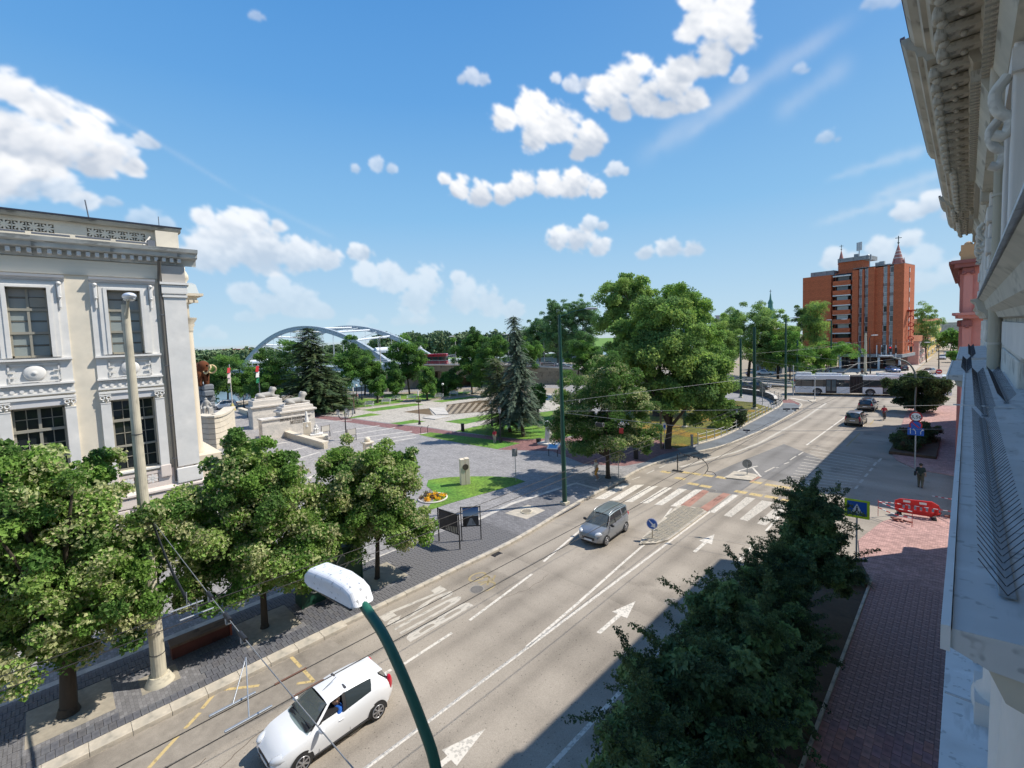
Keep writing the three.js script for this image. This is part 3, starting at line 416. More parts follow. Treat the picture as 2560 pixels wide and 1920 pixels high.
// ---------------------------------------------------------------- museum
function wallZY(z0, z1, y0, y1, holes, t, x = 0) {         // wall in the z-y plane, outer face at x, thickness t inwards (-x)
  const s = new THREE.Shape([new THREE.Vector2(z0, y0), new THREE.Vector2(z1, y0), new THREE.Vector2(z1, y1), new THREE.Vector2(z0, y1)]);
  for (const [a, b, c, d] of holes) s.holes.push(new THREE.Path([new THREE.Vector2(a, c), new THREE.Vector2(a, d), new THREE.Vector2(b, d), new THREE.Vector2(b, c)]));
  const g = new THREE.ExtrudeGeometry(s, { depth: t, bevelEnabled: false }); g.rotateY(-Math.PI / 2); g.translate(x, 0, 0); return uvBox(g);
}
{
  const XM = -34, mu = thing('museum_building', 'cream neoclassical museum building with tall framed windows and bracketed cornice', 'building', V(XM, 0, 0));
  const wallM = std(C(0.98, 0.885, 0.72), 0.92, { map: tStucco }), whiteM = std(C(0.97, 0.945, 0.90), 0.9, { map: tStucco }), pinkM = std(C(0.95, 0.83, 0.75), 0.92, { map: tStucco }), greyM = std(C(0.36, 0.365, 0.35), 0.9, { map: tStucco }), frameM = std(C(0.27, 0.26, 0.22), 0.7), blind = phy(C(0.27, 0.31, 0.31), 0.12, { clearcoat: 0.4 }), metal = std(C(0.16, 0.17, 0.19), 0.5, { metalness: 0.4 });
  const bays = [0.5, -3.3, 4.3, 8.1], ZE = -6.2, Z1 = 24;
  const up = bays.map(z => [z - 0.72, z + 0.72, 11.8, 15.37]), lo = bays.map(z => [z - 0.97, z + 0.97, 5.1, 9.2]), ba = bays.map(z => [z - 0.55, z + 0.55, 0.9, 2.5]);
  M('wall', wallZY(ZE + 0.02, Z1, 3.7, 17.2, [...up, ...lo], 0.6), wallM, mu);
  M('side_wall', uvBox(gb(14, 13.5, 0.5, -7.4, 10.45, ZE + 0.28)), wallM, mu);
  M('core', merge([gb(30, 17, 0.4, -15.6, 8.6, Z1 - 0.2), gb(0.4, 17, 30, -2.4, 8.6, 9)]), std(C(0.05, 0.05, 0.05), 0.9), mu);
  // plinth of rusticated courses
  const plinth = M('plinth', wallZY(ZE - 0.1, Z1, 0, 3.55, ba, 0.5, 0.16), pinkM, mu);
  for (let k = 0; k < 6; k++) { const y0 = 0.12 + k * 0.57; const cuts = []; let z = ZE - 0.12, segs = []; if (y0 > 0.3 && y0 < 2.6) { for (const b of [...bays].sort((p, q) => p - q)) { segs.push([z, b - 0.62]); z = b + 0.62; } segs.push([z, 10]); } else segs.push([z, 10]); for (const [a, b] of segs) if (b > a + 0.1) M('stone_course', gr(0.12, 0.5, b - a, 0.03, 0.2, y0 + 0.25, (a + b) / 2), pinkM, mu); }
  M('plinth_ledge', profileZ([[0.05, 3.55], [0.34, 3.6], [0.34, 3.7], [0.22, 3.84], [0.05, 3.86]], ZE - 0.25, Z1), pinkM, mu);
  M('base_band', gb(0.1, 1.0, Z1 - ZE - 0.5, 0.06, 4.35, (Z1 + ZE) / 2 + 0.1), pinkM, mu);
  // corner pilaster
  M('pilaster', uvBox(gb(0.22, 10.4, 1.1, 0.1, 10.05, -5.65)), whiteM, mu);
  M('pilaster_base', merge([gr(0.34, 0.9, 1.3, 0.04, 0.16, 4.3, -5.65)]), whiteM, mu);
  M('pilaster_capital', merge([gb(0.3, 0.12, 1.22, 0.14, 15.1, -5.65), gb(0.34, 0.5, 1.26, 0.14, 15.5, -5.65), gb(0.42, 0.14, 1.4, 0.18, 15.85, -5.65)]), whiteM, mu);
  M('pilaster_frieze', uvBox(gb(0.26, 0.95, 1.14, 0.12, 16.42, -5.65)), greyM.clone(), mu).material.color.copy(C(0.64, 0.6, 0.55));
  // downpipe
  const dp = M('downpipe', tube([V(0.75, 17.1, -4.95), V(0.5, 16.7, -4.96), V(0.2, 16.2, -4.97), V(0.17, 15.4, -4.97), V(0.16, 10, -4.97), V(0.16, 4, -4.97)], 0.085, 40, 8), std(C(0.13, 0.12, 0.105), 0.5, { metalness: 0.3 }), mu);
  for (const y of [14, 11, 8, 5.4]) M('pipe_bracket', gb(0.22, 0.05, 0.22, 0.14, y, -4.97), metal, dp);
  // cornice
  const co = M('cornice', profileZ([[0, 16.95], [0.12, 16.95], [0.12, 17.0], [0.2, 17.32], [0.62, 17.36], [0.66, 17.42], [0.68, 17.6], [0.84, 17.66], [0.9, 17.86], [0, 17.95]], ZE - 0.65, Z1), std(C(0.62, 0.62, 0.6), 0.9, { map: tGrime }), mu);
  M('cornice_return', uvBox(gb(14, 0.5, 0.7, -6.4, 17.62, ZE - 0.3)), std(C(0.45, 0.45, 0.43), 0.9, { map: tGrime }), mu);
  const dent = uvBox(gr(0.34, 0.24, 0.17, 0.02, 0.32, 17.2, 0)); for (let z = 9; z > -6.3; z -= 0.365) { const d = M('dentil', dent, std(C(0.6, 0.6, 0.58), 0.9), co); d.position.z = z; }
  const fr = M('frieze', gb(0.08, 0.8, Z1 - ZE - 1.2, 0.05, 16.5, (Z1 + ZE) / 2 + 0.65), wallM, mu);
  // attic parapet with pierced rosettes
  M('parapet', wallZY(-5.0, Z1, 17.9, 18.95, bays.map(z => [z - 1.27, z + 1.27, 18.27, 18.75]), 0.3, -0.35), wallM, mu);
  M('parapet_back', gb(0.1, 0.7, Z1 - ZE, -0.75, 18.5, (Z1 + ZE) / 2), std(C(0.3, 0.26, 0.2), 0.9), mu);
  M('parapet_pier', merge([gb(0.55, 1.05, 1.1, -0.3, 18.42, -5.55)]), wallM, mu);
  M('parapet_side', uvBox(gb(14, 1.05, 0.4, -7.5, 18.42, -5.9)), wallM, mu);
  M('parapet_coping', profileZ([[-0.8, 18.95], [-0.1, 18.95], [-0.02, 19.06], [0.02, 19.16], [-0.8, 19.2]], -6.25, Z1), std(C(0.45, 0.43, 0.38), 0.9, { map: tGrime }), mu);
  M('roof_edge', profileZ([[-0.8, 19.2], [0.06, 19.17], [0.06, 19.25], [-0.8, 19.3]], -6.3, Z1), std(C(0.035, 0.04, 0.06), 0.5, { metalness: 0.4 }), mu);
  M('roof', profileZ([[-1, 19.0], [-1, 19.35], [-6, 21.4], [-14, 21.4], [-14, 19]], 1.6, Z1), std(C(0.2, 0.22, 0.25), 0.5, { metalness: 0.4 }), mu);
  M('lightning_rod', bar(V(-0.6, 19.2, -2.2), V(-0.6, 20.3, -2.1), 0.03), metal, mu);
  M('lightning_rod', bar(V(-0.6, 19.2, -5.3), V(-0.6, 19.9, -5.3), 0.02), metal, mu);
  const petal = []; for (let k = 0; k < 8; k++) { const g = gb(0.12, 0.085, 0.24, 0, 0, 0.12); g.rotateX(k * Math.PI / 4); petal.push(g); } { const g = new THREE.CylinderGeometry(0.07, 0.07, 0.14, 10); g.rotateZ(Math.PI / 2); petal.push(g); } petal.push(gb(0.1, 0.03, 0.5, 0, 0.235, 0), gb(0.1, 0.03, 0.5, 0, -0.235, 0), gb(0.1, 0.5, 0.03, 0, 0, 0.245), gb(0.1, 0.5, 0.03, 0, 0, -0.245));
  const ros = merge(petal);
  for (const z of bays.slice(0, 3)) for (let k = 0; k < 5; k++) { const r = M('rosette', ros, wallM, mu); r.position.set(-0.42, 18.51, z - 1.02 + k * 0.51); }
  for (const y of [0]) for (let k = 0; k < 9; k++) M('gutter_guard', gr(0.05, 0.1, 1.4, 0.02, 0.86, 17.98 + (k % 2) * 0.02, 9 - k * 1.6), metal, mu);
  M('gutter_box', gb(0.3, 0.4, 0.35, 0.05, 18.1, -4.75), metal, mu);
  M('gutter_pipe', bar(V(0.3, 17.95, -4.35), V(-0.2, 18.55, -4.75), 0.06), std(C(0.5, 0.47, 0.42), 0.6), mu);
  // windows
  const paneU = gb(0.02, 0.52, 0.6, 0, 0, 0), paneL = gb(0.02, 0.56, 0.4, 0, 0, 0);
  bays.slice(0, 3).forEach((z) => {
    const w = M('window', merge([gb(0.1, 3.57, 0.1, -0.33, 13.58, z - 0.69), gb(0.1, 3.57, 0.1, -0.33, 13.58, z + 0.69), gb(0.12, 3.57, 0.1, -0.32, 13.58, z), gb(0.1, 0.1, 1.44, -0.33, 15.33, z), gb(0.1, 0.1, 1.44, -0.33, 11.85, z), gb(0.14, 0.13, 1.44, -0.31, 14.25, z), gb(0.14, 0.13, 1.44, -0.31, 13.05, z)]), frameM, mu);
    for (let r = 0; r < 6; r++) for (const s of [-1, 1]) { const p = M('pane', paneU, blind, w); p.position.set(-0.37, 12.13 + r * 0.6 + (r > 1 ? 0.03 : -0.02), z + s * 0.35); if (r % 2 === 0) M('glazing_bar', gb(0.03, 0.025, 0.6, -0.34, 12.43 + r * 0.6 + (r > 1 ? 0.03 : -0.02), z + s * 0.35), frameM, w); }
    if (z === 0.5) { const v = M('vent_grille', gb(0.06, 0.5, 0.56, -0.31, 14.62, z - 0.35), frameM, w); }
    M('window_back', gb(0.05, 3.6, 1.5, -0.55, 13.58, z), std(C(0.03, 0.03, 0.03), 0.9), mu);
    // surround, hood on scrolled brackets, sill, apron with medallion
    M('window_panel', wallZY(z - 1.42, z + 1.42, 9.95, 15.85, [[z - 0.72, z + 0.72, 11.8, 15.37], [z - 0.95, z + 0.95, 10.5, 11.5]], 0.08, 0.07), whiteM, mu);
    M('window_surround', wallZY(z - 1.08, z + 1.08, 11.8, 15.62, [[z - 0.73, z + 0.73, 11.8, 15.36]], 0.2, 0.16), whiteM, mu);
    M('window_surround', wallZY(z - 0.88, z + 0.88, 11.8, 15.47, [[z - 0.725, z + 0.725, 11.8, 15.365]], 0.25, 0.2), whiteM, mu);
    M('window_hood', profileZ([[0, 15.74], [0.16, 15.76], [0.2, 15.86], [0.34, 15.9], [0.38, 16.02], [0, 16.06]], z - 1.43, z + 1.43), std(C(0.55, 0.55, 0.56), 0.9), mu);
    for (const s of [-1, 1]) { const b = M('bracket', merge([gr(0.2, 0.75, 0.17, 0.05, 0.2, 15.3, z + s * 1.2), gs(0.1, 0.3, 15.6, z + s * 1.2, 8, 6), gs(0.085, 0.24, 14.9, z + s * 1.2, 8, 6)]), whiteM, mu); M('bracket_drop', gr(0.07, 0.55, 0.1, 0.03, 0.14, 14.6, z + s * 1.2), whiteM, b); }
    M('sill', gb(0.3, 0.1, 2.9, 0.12, 11.68, z), whiteM, mu);
    M('apron', merge([gb(0.05, 0.06, 1.86, 0.1, 11.42, z), gb(0.05, 0.06, 1.86, 0.1, 10.56, z), gb(0.05, 0.3, 0.06, 0.1, 11.28, z - 0.9), gb(0.05, 0.3, 0.06, 0.1, 11.28, z + 0.9), gb(0.05, 0.3, 0.06, 0.1, 10.7, z - 0.9), gb(0.05, 0.3, 0.06, 0.1, 10.7, z + 0.9), gb(0.05, 0.06, 0.24, 0.1, 11.12, z + 0.8), gb(0.05, 0.06, 0.24, 0.1, 10.86, z + 0.8), gb(0.05, 0.06, 0.24, 0.1, 11.12, z - 0.8), gb(0.05, 0.06, 0.24, 0.1, 10.86, z - 0.8), gb(0.03, 1.0, 1.9, 0.0, 11, z)]), whiteM, mu);
    const me = lathe([[0, 0.2], [0.08, 0.19], [0.12, 0.13], [0.2, 0.16], [0.28, 0.1], [0.36, 0.1], [0.4, 0.04], [0.42, 0]], 28); me.rotateZ(-Math.PI / 2); me.translate(0.05, 11.0, z); M('medallion', me, whiteM, mu);
    M('sill_band', gb(0.26, 0.09, 2.9, 0.1, 10.42, z), whiteM, mu);
    const bead = gb(0.06, 0.07, 0.07); for (let k = 0; k < 24; k++) { const b = M('bead', bead, whiteM, mu); b.position.set(0.12, 10.28, z - 1.32 + k * 0.115); }
    M('lintel_band', gb(0.16, 0.1, 2.9, 0.08, 9.9, z), whiteM, mu);
    const disc = new THREE.CylinderGeometry(0.085, 0.085, 0.06, 12); disc.rotateZ(Math.PI / 2); for (let k = 0; k < 8; k++) { const d = M('boss', disc, whiteM, mu); d.position.set(0.1, 10.08, z - 1.2 + k * 0.343); }
    // lower window
    const l = M('window', merge([gb(0.1, 4.1, 0.1, -0.4, 7.15, z - 0.93), gb(0.1, 4.1, 0.1, -0.4, 7.15, z + 0.93), gb(0.13, 4.1, 0.12, -0.38, 7.15, z), gb(0.1, 0.1, 1.94, -0.4, 9.15, z), gb(0.1, 0.1, 1.94, -0.4, 5.14, z), gb(0.18, 0.14, 1.94, -0.36, 8.0, z), gb(0.16, 0.11, 1.94, -0.37, 6.5, z), ...[-1, 1].map(s => gb(0.04, 4.1, 0.035, -0.41, 7.15, z + s * 0.47)), ...[8.6, 7.25, 5.85].map(y => gb(0.04, 0.035, 1.9, -0.41, y, z))]), frameM, mu);
    for (const [y, h] of [[8.88, 0.5], [8.34, 0.5], [7.6, 0.65], [6.9, 0.65], [6.16, 0.58], [5.5, 0.6]]) for (const s of [-0.7, -0.235, 0.235, 0.7]) { const p = M('pane', paneL, m.glassD, l); p.scale.y = h / 0.56; p.position.set(-0.44, y, z + s); }
    for (const s of [-1, 1]) { M('window_pilaster', uvBox(gb(0.18, 4.0, 0.42, 0.09, 7.1, z + s * 1.2)), whiteM, mu); M('pilaster_plinth', gr(0.24, 0.7, 0.5, 0.03, 0.12, 4.75, z + s * 1.2), pinkM, mu); const cap = [gb(0.24, 0.07, 0.5, 0.12, 9.55, z + s * 1.2), gb(0.2, 0.05, 0.44, 0.1, 9.1, z + s * 1.2)]; for (const q of [-1, 1]) { const t = new THREE.TorusGeometry(0.09, 0.035, 6, 12); t.rotateY(Math.PI / 2); t.translate(0.2, 9.4, z + s * 1.2 + q * 0.13); cap.push(t, gs(0.05, 0.2, 9.22, z + s * 1.2 + q * 0.1, 6, 5)); } M('leaf_capital', merge(cap), whiteM, mu); }
    M('lintel', gb(0.14, 0.5, 2.0, 0.05, 9.5, z), std(C(0.58, 0.57, 0.57), 0.9), mu);
    M('architrave', gb(0.2, 0.12, 2.9, 0.1, 9.68, z), whiteM, mu);
    M('window_sill', gb(0.34, 0.1, 2.1, 0.0, 5.04, z), whiteM, mu);
    for (const s of [-0.55, 0, 0.55]) { const r = M('sill_rosette', ros, whiteM, mu); r.scale.set(0.8, 1.05, 1.05); r.position.set(0.07, 4.42, z + s); }
    M('window_back', gb(0.05, 4.2, 2.1, -0.7, 7.15, z), std(C(0.012, 0.012, 0.012), 0.9), mu);
    const b = M('basement_window', merge([gb(0.08, 1.6, 0.08, -0.1, 1.7, z - 0.5), gb(0.08, 1.6, 0.08, -0.1, 1.7, z + 0.5), gb(0.08, 1.6, 0.07, -0.1, 1.7, z), gb(0.08, 0.08, 1.1, -0.1, 2.46, z)]), frameM, mu);
    for (const s of [-0.25, 0.25]) M('pane', gb(0.02, 1.5, 0.44, -0.13, 1.68, z + s), m.glassB, b);
  });
  // portico on the square side
  const po = M('portico', merge([gb(8, 0.5, 3.2, -15, 16.0, -7.4), gb(8, 1.3, 2.6, -15, 15.1, -7.1), gb(8.6, 0.2, 3.6, -15, 16.3, -7.6)]), m.creamW, mu);
  M('portico_dentils', merge(Array.from({ length: 9 }, (_, k) => gb(0.25, 0.22, 0.25, -10.9, 15.75, -8.9 + k * 0.36))), m.creamW, mu, 'stuff');
  M('portico_roof', profileZ([[-10.7, 16.4], [-11.6, 17.2], [-13, 17.5], [-19, 17.5], [-19, 16.4]], -9.1, -5.8), std(C(0.4, 0.43, 0.42), 0.6), mu);
  M('portico_urn', merge([lathe([[0, 18.9], [0.12, 18.8], [0.1, 18.6], [0.3, 18.2], [0.32, 17.9], [0.14, 17.6], [0.3, 17.4]], 12)].map(g => { g.translate(-11.4, -0.3, -8.3); return g; })), m.creamW, mu);
  for (const x of [-11.6, -14, -16.4, -18.4]) { const c = M('column', lathe([[0.46, 3.2], [0.46, 3.5], [0.4, 3.7], [0.4, 7], [0.34, 13.2], [0.38, 13.3]], 20), m.creamW, mu); c.position.set(x, 0, -8.3); const k = M('capital', lathe([[0.34, 13.3], [0.42, 13.5], [0.38, 13.6], [0.52, 13.9], [0.46, 14.0], [0.66, 14.3], [0.7, 14.45]], 12), m.creamW, c); }
  M('podium', uvBox(gb(10, 3.2, 4.2, -15.2, 1.6, -7.6)), m.creamW, mu);
}

// ---------------------------------------------------------------- the building the photo is taken from
{
  const B = thing('corner_building', 'grey white stuccoed building with deep bracketed eaves and zinc covered ledges', 'building', V(0, 0, 0));
  const wl = std(C(0.74, 0.725, 0.685), 0.9, { map: tGrime }), wd = std(C(0.58, 0.555, 0.49), 0.9, { map: tGrime }), tan = std(C(0.55, 0.51, 0.44), 0.92, { map: tGrime }), pale = std(C(0.84, 0.825, 0.79), 0.85, { map: tStucco }), zinc = std(C(0.62, 0.645, 0.67), 0.5, { map: tZinc }), zincL = std(C(0.78, 0.80, 0.82), 0.5, { map: tZinc });
  const XW = 0.55, ZE = -34;
  M('wall', uvBox(gb(15, 16.4, 59.4, XW + 7.5, 8.2, 25.4 - 29.7)), wl, B);
  M('roof', profileZ([[-0.6, 17.2], [XW + 7, 20.5], [XW + 15, 17.2]], ZE - 0.3, 25), std(C(0.22, 0.09, 0.06), 0.9, { map: tGrime }), B);
  // rusticated courses below the string moulding
  for (let k = 0; k < 5; k++) { const y = 9.75 + k * 0.48; let z = -8.6 - (k % 2) * 0.5; while (z > ZE + 0.4) { const L = Math.min(2.1, z - ZE); if (!(z > -16.7 && z - L < -14.4)) M('rustic_block', gr(0.1, 0.46, L - 0.03, 0.03, XW - 0.02, y, z - L / 2), wl, B); z -= L; } }
  // string moulding, breaking forward over the pier
  const str = [[XW + 0.05, 11.98], [0.42, 12.02], [0.38, 12.12], [0.28, 12.2], [0.24, 12.36], [0.16, 12.44], [XW + 0.05, 12.52]];
  M('string_course', profileZ(str, -14.6, 4), wd, B); M('string_course', profileZ(str, ZE, -16.9), wd, B);
  M('string_course', profileZ(str.map(([x, y]) => [x - 0.13, y]), -16.9, -14.6), wd, B);
  M('string_flashing', profileZ([[XW, 12.54], [0.13, 12.455], [0.13, 12.475], [XW, 12.56]], -14.6, 4), zinc, B);
  M('frieze_panel', uvBox(gb(0.07, 0.42, 18, 0.51, 11.72, -5.5)), pale, B);
  // pier with rough blocks and quoins above
  M('pier_capital', gr(0.26, 0.5, 1.7, 0.04, 0.4, 11.72, -15.75), wl, B);
  for (let k = 0; k < 5; k++) M('pier_block', gr(0.16 + (k % 2) * 0.07, 0.44, 1.3 + (k % 2) * 0.3, 0.05, 0.47, 9.35 + k * 0.47, -15.75), wl, B);
  for (let k = 0; k < 7; k++) M('quoin', gr(0.2 + (k % 2) * 0.1, 0.42, 0.6 + (k % 2) * 0.35, 0.05, 0.46, 12.75 + k * 0.44, -19.5), pale, B);
  for (let k = 0; k < 7; k++) M('quoin', gr(0.2 + (k % 2) * 0.1, 0.42, 0.6 + (k % 2) * 0.35, 0.05, 0.46, 12.75 + k * 0.44, -33.4), pale, B);
  // drainpipe
  const dp = M('drainpipe', merge([gc(0.085, 0.085, 5.2, 14, 0.38, 13.6, -13.3), gc(0.1, 0.1, 1.7, 14, 0.38, 11.35, -13.3)]), std(C(0.47, 0.44, 0.36), 0.7, { map: tGrime }), B);
  for (const y of [11.5, 13.1, 14.4]) M('pipe_collar', gc(0.105, 0.105, 0.05, 14, 0.38, y, -13.3), wd, dp);
  // windows of this floor
  for (const z of [-10.4, -24, -29]) {
    const w = M('window_surround', merge([gr(0.2, 3.0, 0.3, 0.04, 0.46, 14.2, z - 0.9), gr(0.2, 3.0, 0.3, 0.04, 0.46, 14.2, z + 0.9), gb(0.24, 0.3, 2.3, 0.46, 15.4, z), gb(0.1, 3.0, 0.14, 0.42, 14.2, z - 1.25)]), pale, B);
    M('pane', gb(0.03, 2.6, 1.4, 0.53, 14.0, z), m.glassD, w); M('sill', gr(0.34, 0.14, 2.4, 0.03, 0.4, 12.62, z), wl, w);
    M('scroll_console', tube([V(0.32, 15.3, z - 0.9), V(0.2, 15.1, z - 0.9), V(0.24, 14.85, z - 0.9), V(0.36, 14.7, z - 0.9), V(0.3, 14.5, z - 0.9), V(0.2, 14.55, z - 0.9)], 0.07, 20, 8), wl, w);
    M('scroll_console', tube([V(0.32, 15.3, z + 0.9), V(0.2, 15.1, z + 0.9), V(0.24, 14.85, z + 0.9), V(0.36, 14.7, z + 0.9), V(0.3, 14.5, z + 0.9), V(0.2, 14.55, z + 0.9)], 0.07, 20, 8), wl, w);
  }
  // eaves
  const eave = (z0, z1, o) => {
    const e = M('eaves_cornice', profileZ([[0.3, 16.62], [-0.5 - o, 16.62], [-0.55 - o, 16.72], [-0.62 - o, 16.74], [-0.66 - o, 16.86], [-0.78 - o, 16.94], [-0.85 - o, 17.08], [-0.85 - o, 17.13], [0.3, 17.16]], z0, z1), tan, B);
    M('eaves_gutter', profileZ([[-0.80 - o, 17.13], [-0.87 - o, 17.13], [-0.87 - o, 17.17], [-0.8 - o, 17.18]], z0, z1), std(C(0.1, 0.08, 0.12), 0.5), e);
    const n = Math.max(1, Math.round((z1 - z0) / 0.72));
    for (let k = 0; k < n; k++) { const z = z0 + (k + 0.5) * (z1 - z0) / n; const q = M('modillion', merge([gr(0.56, 0.16, 0.24, 0.04, -0.18 - o, 16.53, z), gr(0.16, 0.2, 0.26, 0.06, -0.4 - o, 16.47, z), gs(0.07, -0.36 - o, 16.36, z, 8, 6), gs(0.05, -0.14 - o, 16.42, z, 8, 6)]), tan, e); }
    M('egg_moulding', profileZ([[0.36, 16.3], [0.1 - o, 16.34], [0.04 - o, 16.5], [0.04 - o, 16.62], [0.36, 16.62]], z0, z1), tan, e);
    const dn = [], kd = Math.round((z1 - z0) / 0.17); for (let k = 0; k < kd; k++) { const z = z0 + (k + 0.5) * (z1 - z0) / kd; const dd = gb(0.14, 0.2, 0.1, 0.14 - o, 16.12, z); dn.push(dd); }
    M('dentil_row', merge(dn), tan, e, 'stuff');
    M('bed_mould', profileZ([[0.5, 15.62], [0.34 - o, 15.66], [0.28 - o, 15.8], [0.2 - o, 15.98], [0.2 - o, 16.3], [0.5, 16.3]], z0, z1), wd, e);
  };
  eave(-11.4, 2, 0.0); eave(-19.4, -11.4, 0.13); eave(-26.6, -19.4, 0.0); eave(-29.2, -26.6, 0.12); eave(ZE - 0.6, -29.2, 0);
  M('corner_bracket', gr(0.3, 1.1, 0.5, 0.08, 0.32, 15.9, -11.2), tan, B); M('corner_bracket', gr(0.3, 1.1, 0.5, 0.08, 0.32, 15.9, -19.6), tan, B);
  // zinc ledges with bird spikes
  const ledge = (x0, z0, z1, y) => {
    const L = M('zinc_ledge', profileZ([[x0, y - 0.06], [x0 + 0.015, y], [XW + 0.02, y + 0.05], [XW + 0.02, y - 0.12], [x0 + 0.1, y - 0.1]], z0, z1), zinc, B);
    M('ledge_lip', profileZ([[x0 - 0.012, y - 0.075], [x0 - 0.012, y + 0.008], [x0 + 0.012, y + 0.012], [x0 + 0.012, y - 0.075]], z0 - 0.01, z1 + 0.01), zincL, L);
    M('ledge_body', profileZ([[x0 + 0.1, y - 0.11], [XW, y - 0.125], [XW, y - 0.4], [x0 + 0.34, y - 0.36], [x0 + 0.26, y - 0.24], [x0 + 0.14, y - 0.2]], z0 + 0.02, z1 - 0.02), wd, L); return L;
  };
  const L1 = ledge(-0.03, -12.0, -2.0, 11.0), L2 = ledge(-0.26, -16.4, -12.04, 10.95), L3 = ledge(-0.2, -26, -18, 10.9);
  const seam = (L, x0, z, y) => M('seam', gb(XW - x0, 0.012, 0.02, (XW + x0) / 2, y + 0.04, z), zincL, L); seam(L1, -0.1, -7.2, 11.0);
  // spikes: a strip with thin wires leaning both ways; the nearest as separate wires
  const wire = (a, b) => bar(a, b, 0.0016, 4), spikeM = std(C(0.05, 0.05, 0.06), 0.4, { metalness: 0.6 });
  const strips = [[L1, 0.12, -2.3, -6.4, 11.02], [L1, 0.14, -6.6, -11.8, 11.02], [L1, 0.33, -7.6, -11.9, 11.035], [L2, 0.0, -12.3, -16.2, 10.98], [L3, 0.1, -18.2, -25.5, 10.93]];
  let ns = 0;
  for (const [L, x, z0, z1, y] of strips) {
    const s = M('spike_strip', gr(0.045, 0.012, z0 - z1, 0.004, x, y + 0.006, (z0 + z1) / 2), std(C(0.22, 0.25, 0.28), 0.5), L), rest = [];
    for (let z = z0; z > z1; z -= 0.075) { for (const q of [-1, 1]) { const g = wire(V(x, y + 0.01, z), V(x + q * 0.075, y + 0.11, z - 0.03)); if (ns < 280 && z > -8) { ns++; M('spike', g, spikeM, s); } else rest.push(g); } }
    if (rest.length) M('spike_field', merge(rest), spikeM, s, 'stuff');
  }
  // storey below, by the bottom of the frame: lower ledge, brackets, columns
  const LL = M('lower_ledge', profileZ([[-0.09, 8.42], [-0.09, 8.5], [XW, 8.62], [XW, 8.3], [0.1, 8.35]], -14, 1.5), zincL, B);
  for (const z of [-3.5, -5.6, -7.7, -9.8]) M('ledge_seam', gb(0.6, 0.014, 0.02, 0.22, 8.575, z), zinc, LL);
  for (const z of [-4.3, -3.5, -5.6, -6.6]) { const c = M('column', lathe([[0.27, 8.6], [0.27, 8.72], [0.2, 8.8], [0.2, 9.4], [0.18, 10.1], [0.22, 10.16], [0.2, 10.22], [0.26, 10.36], [0.26, 10.44]], 20), pale, B); c.position.set(0.36, 0, z); M('column_plinth', gb(0.5, 0.24, 0.5, 0, 8.62, 0), pale, c); }
  for (const z of [-6.2, -8.1]) { const k = M('console', merge([gr(0.36, 0.1, 0.6, 0.03, 0.36, 10.2, z), gr(0.26, 0.3, 0.4, 0.06, 0.4, 10.0, z), gb(0.2, 0.6, 0.3, 0.45, 9.6, z)]), wd, B); M('console_flashing', gb(0.42, 0.015, 0.66, 0.33, 10.27, z), zinc, k); }
  M('window_recess', gb(0.02, 1.4, 1.0, 0.545, 9.6, -4.6), wd, B);
  // street-level cornice seen on the pavement side
  M('shop_cornice', profileZ([[XW, 4.0], [0.1, 4.05], [-0.05, 4.3], [-0.1, 4.5], [XW, 4.6]], ZE, 2), wl, B);
}
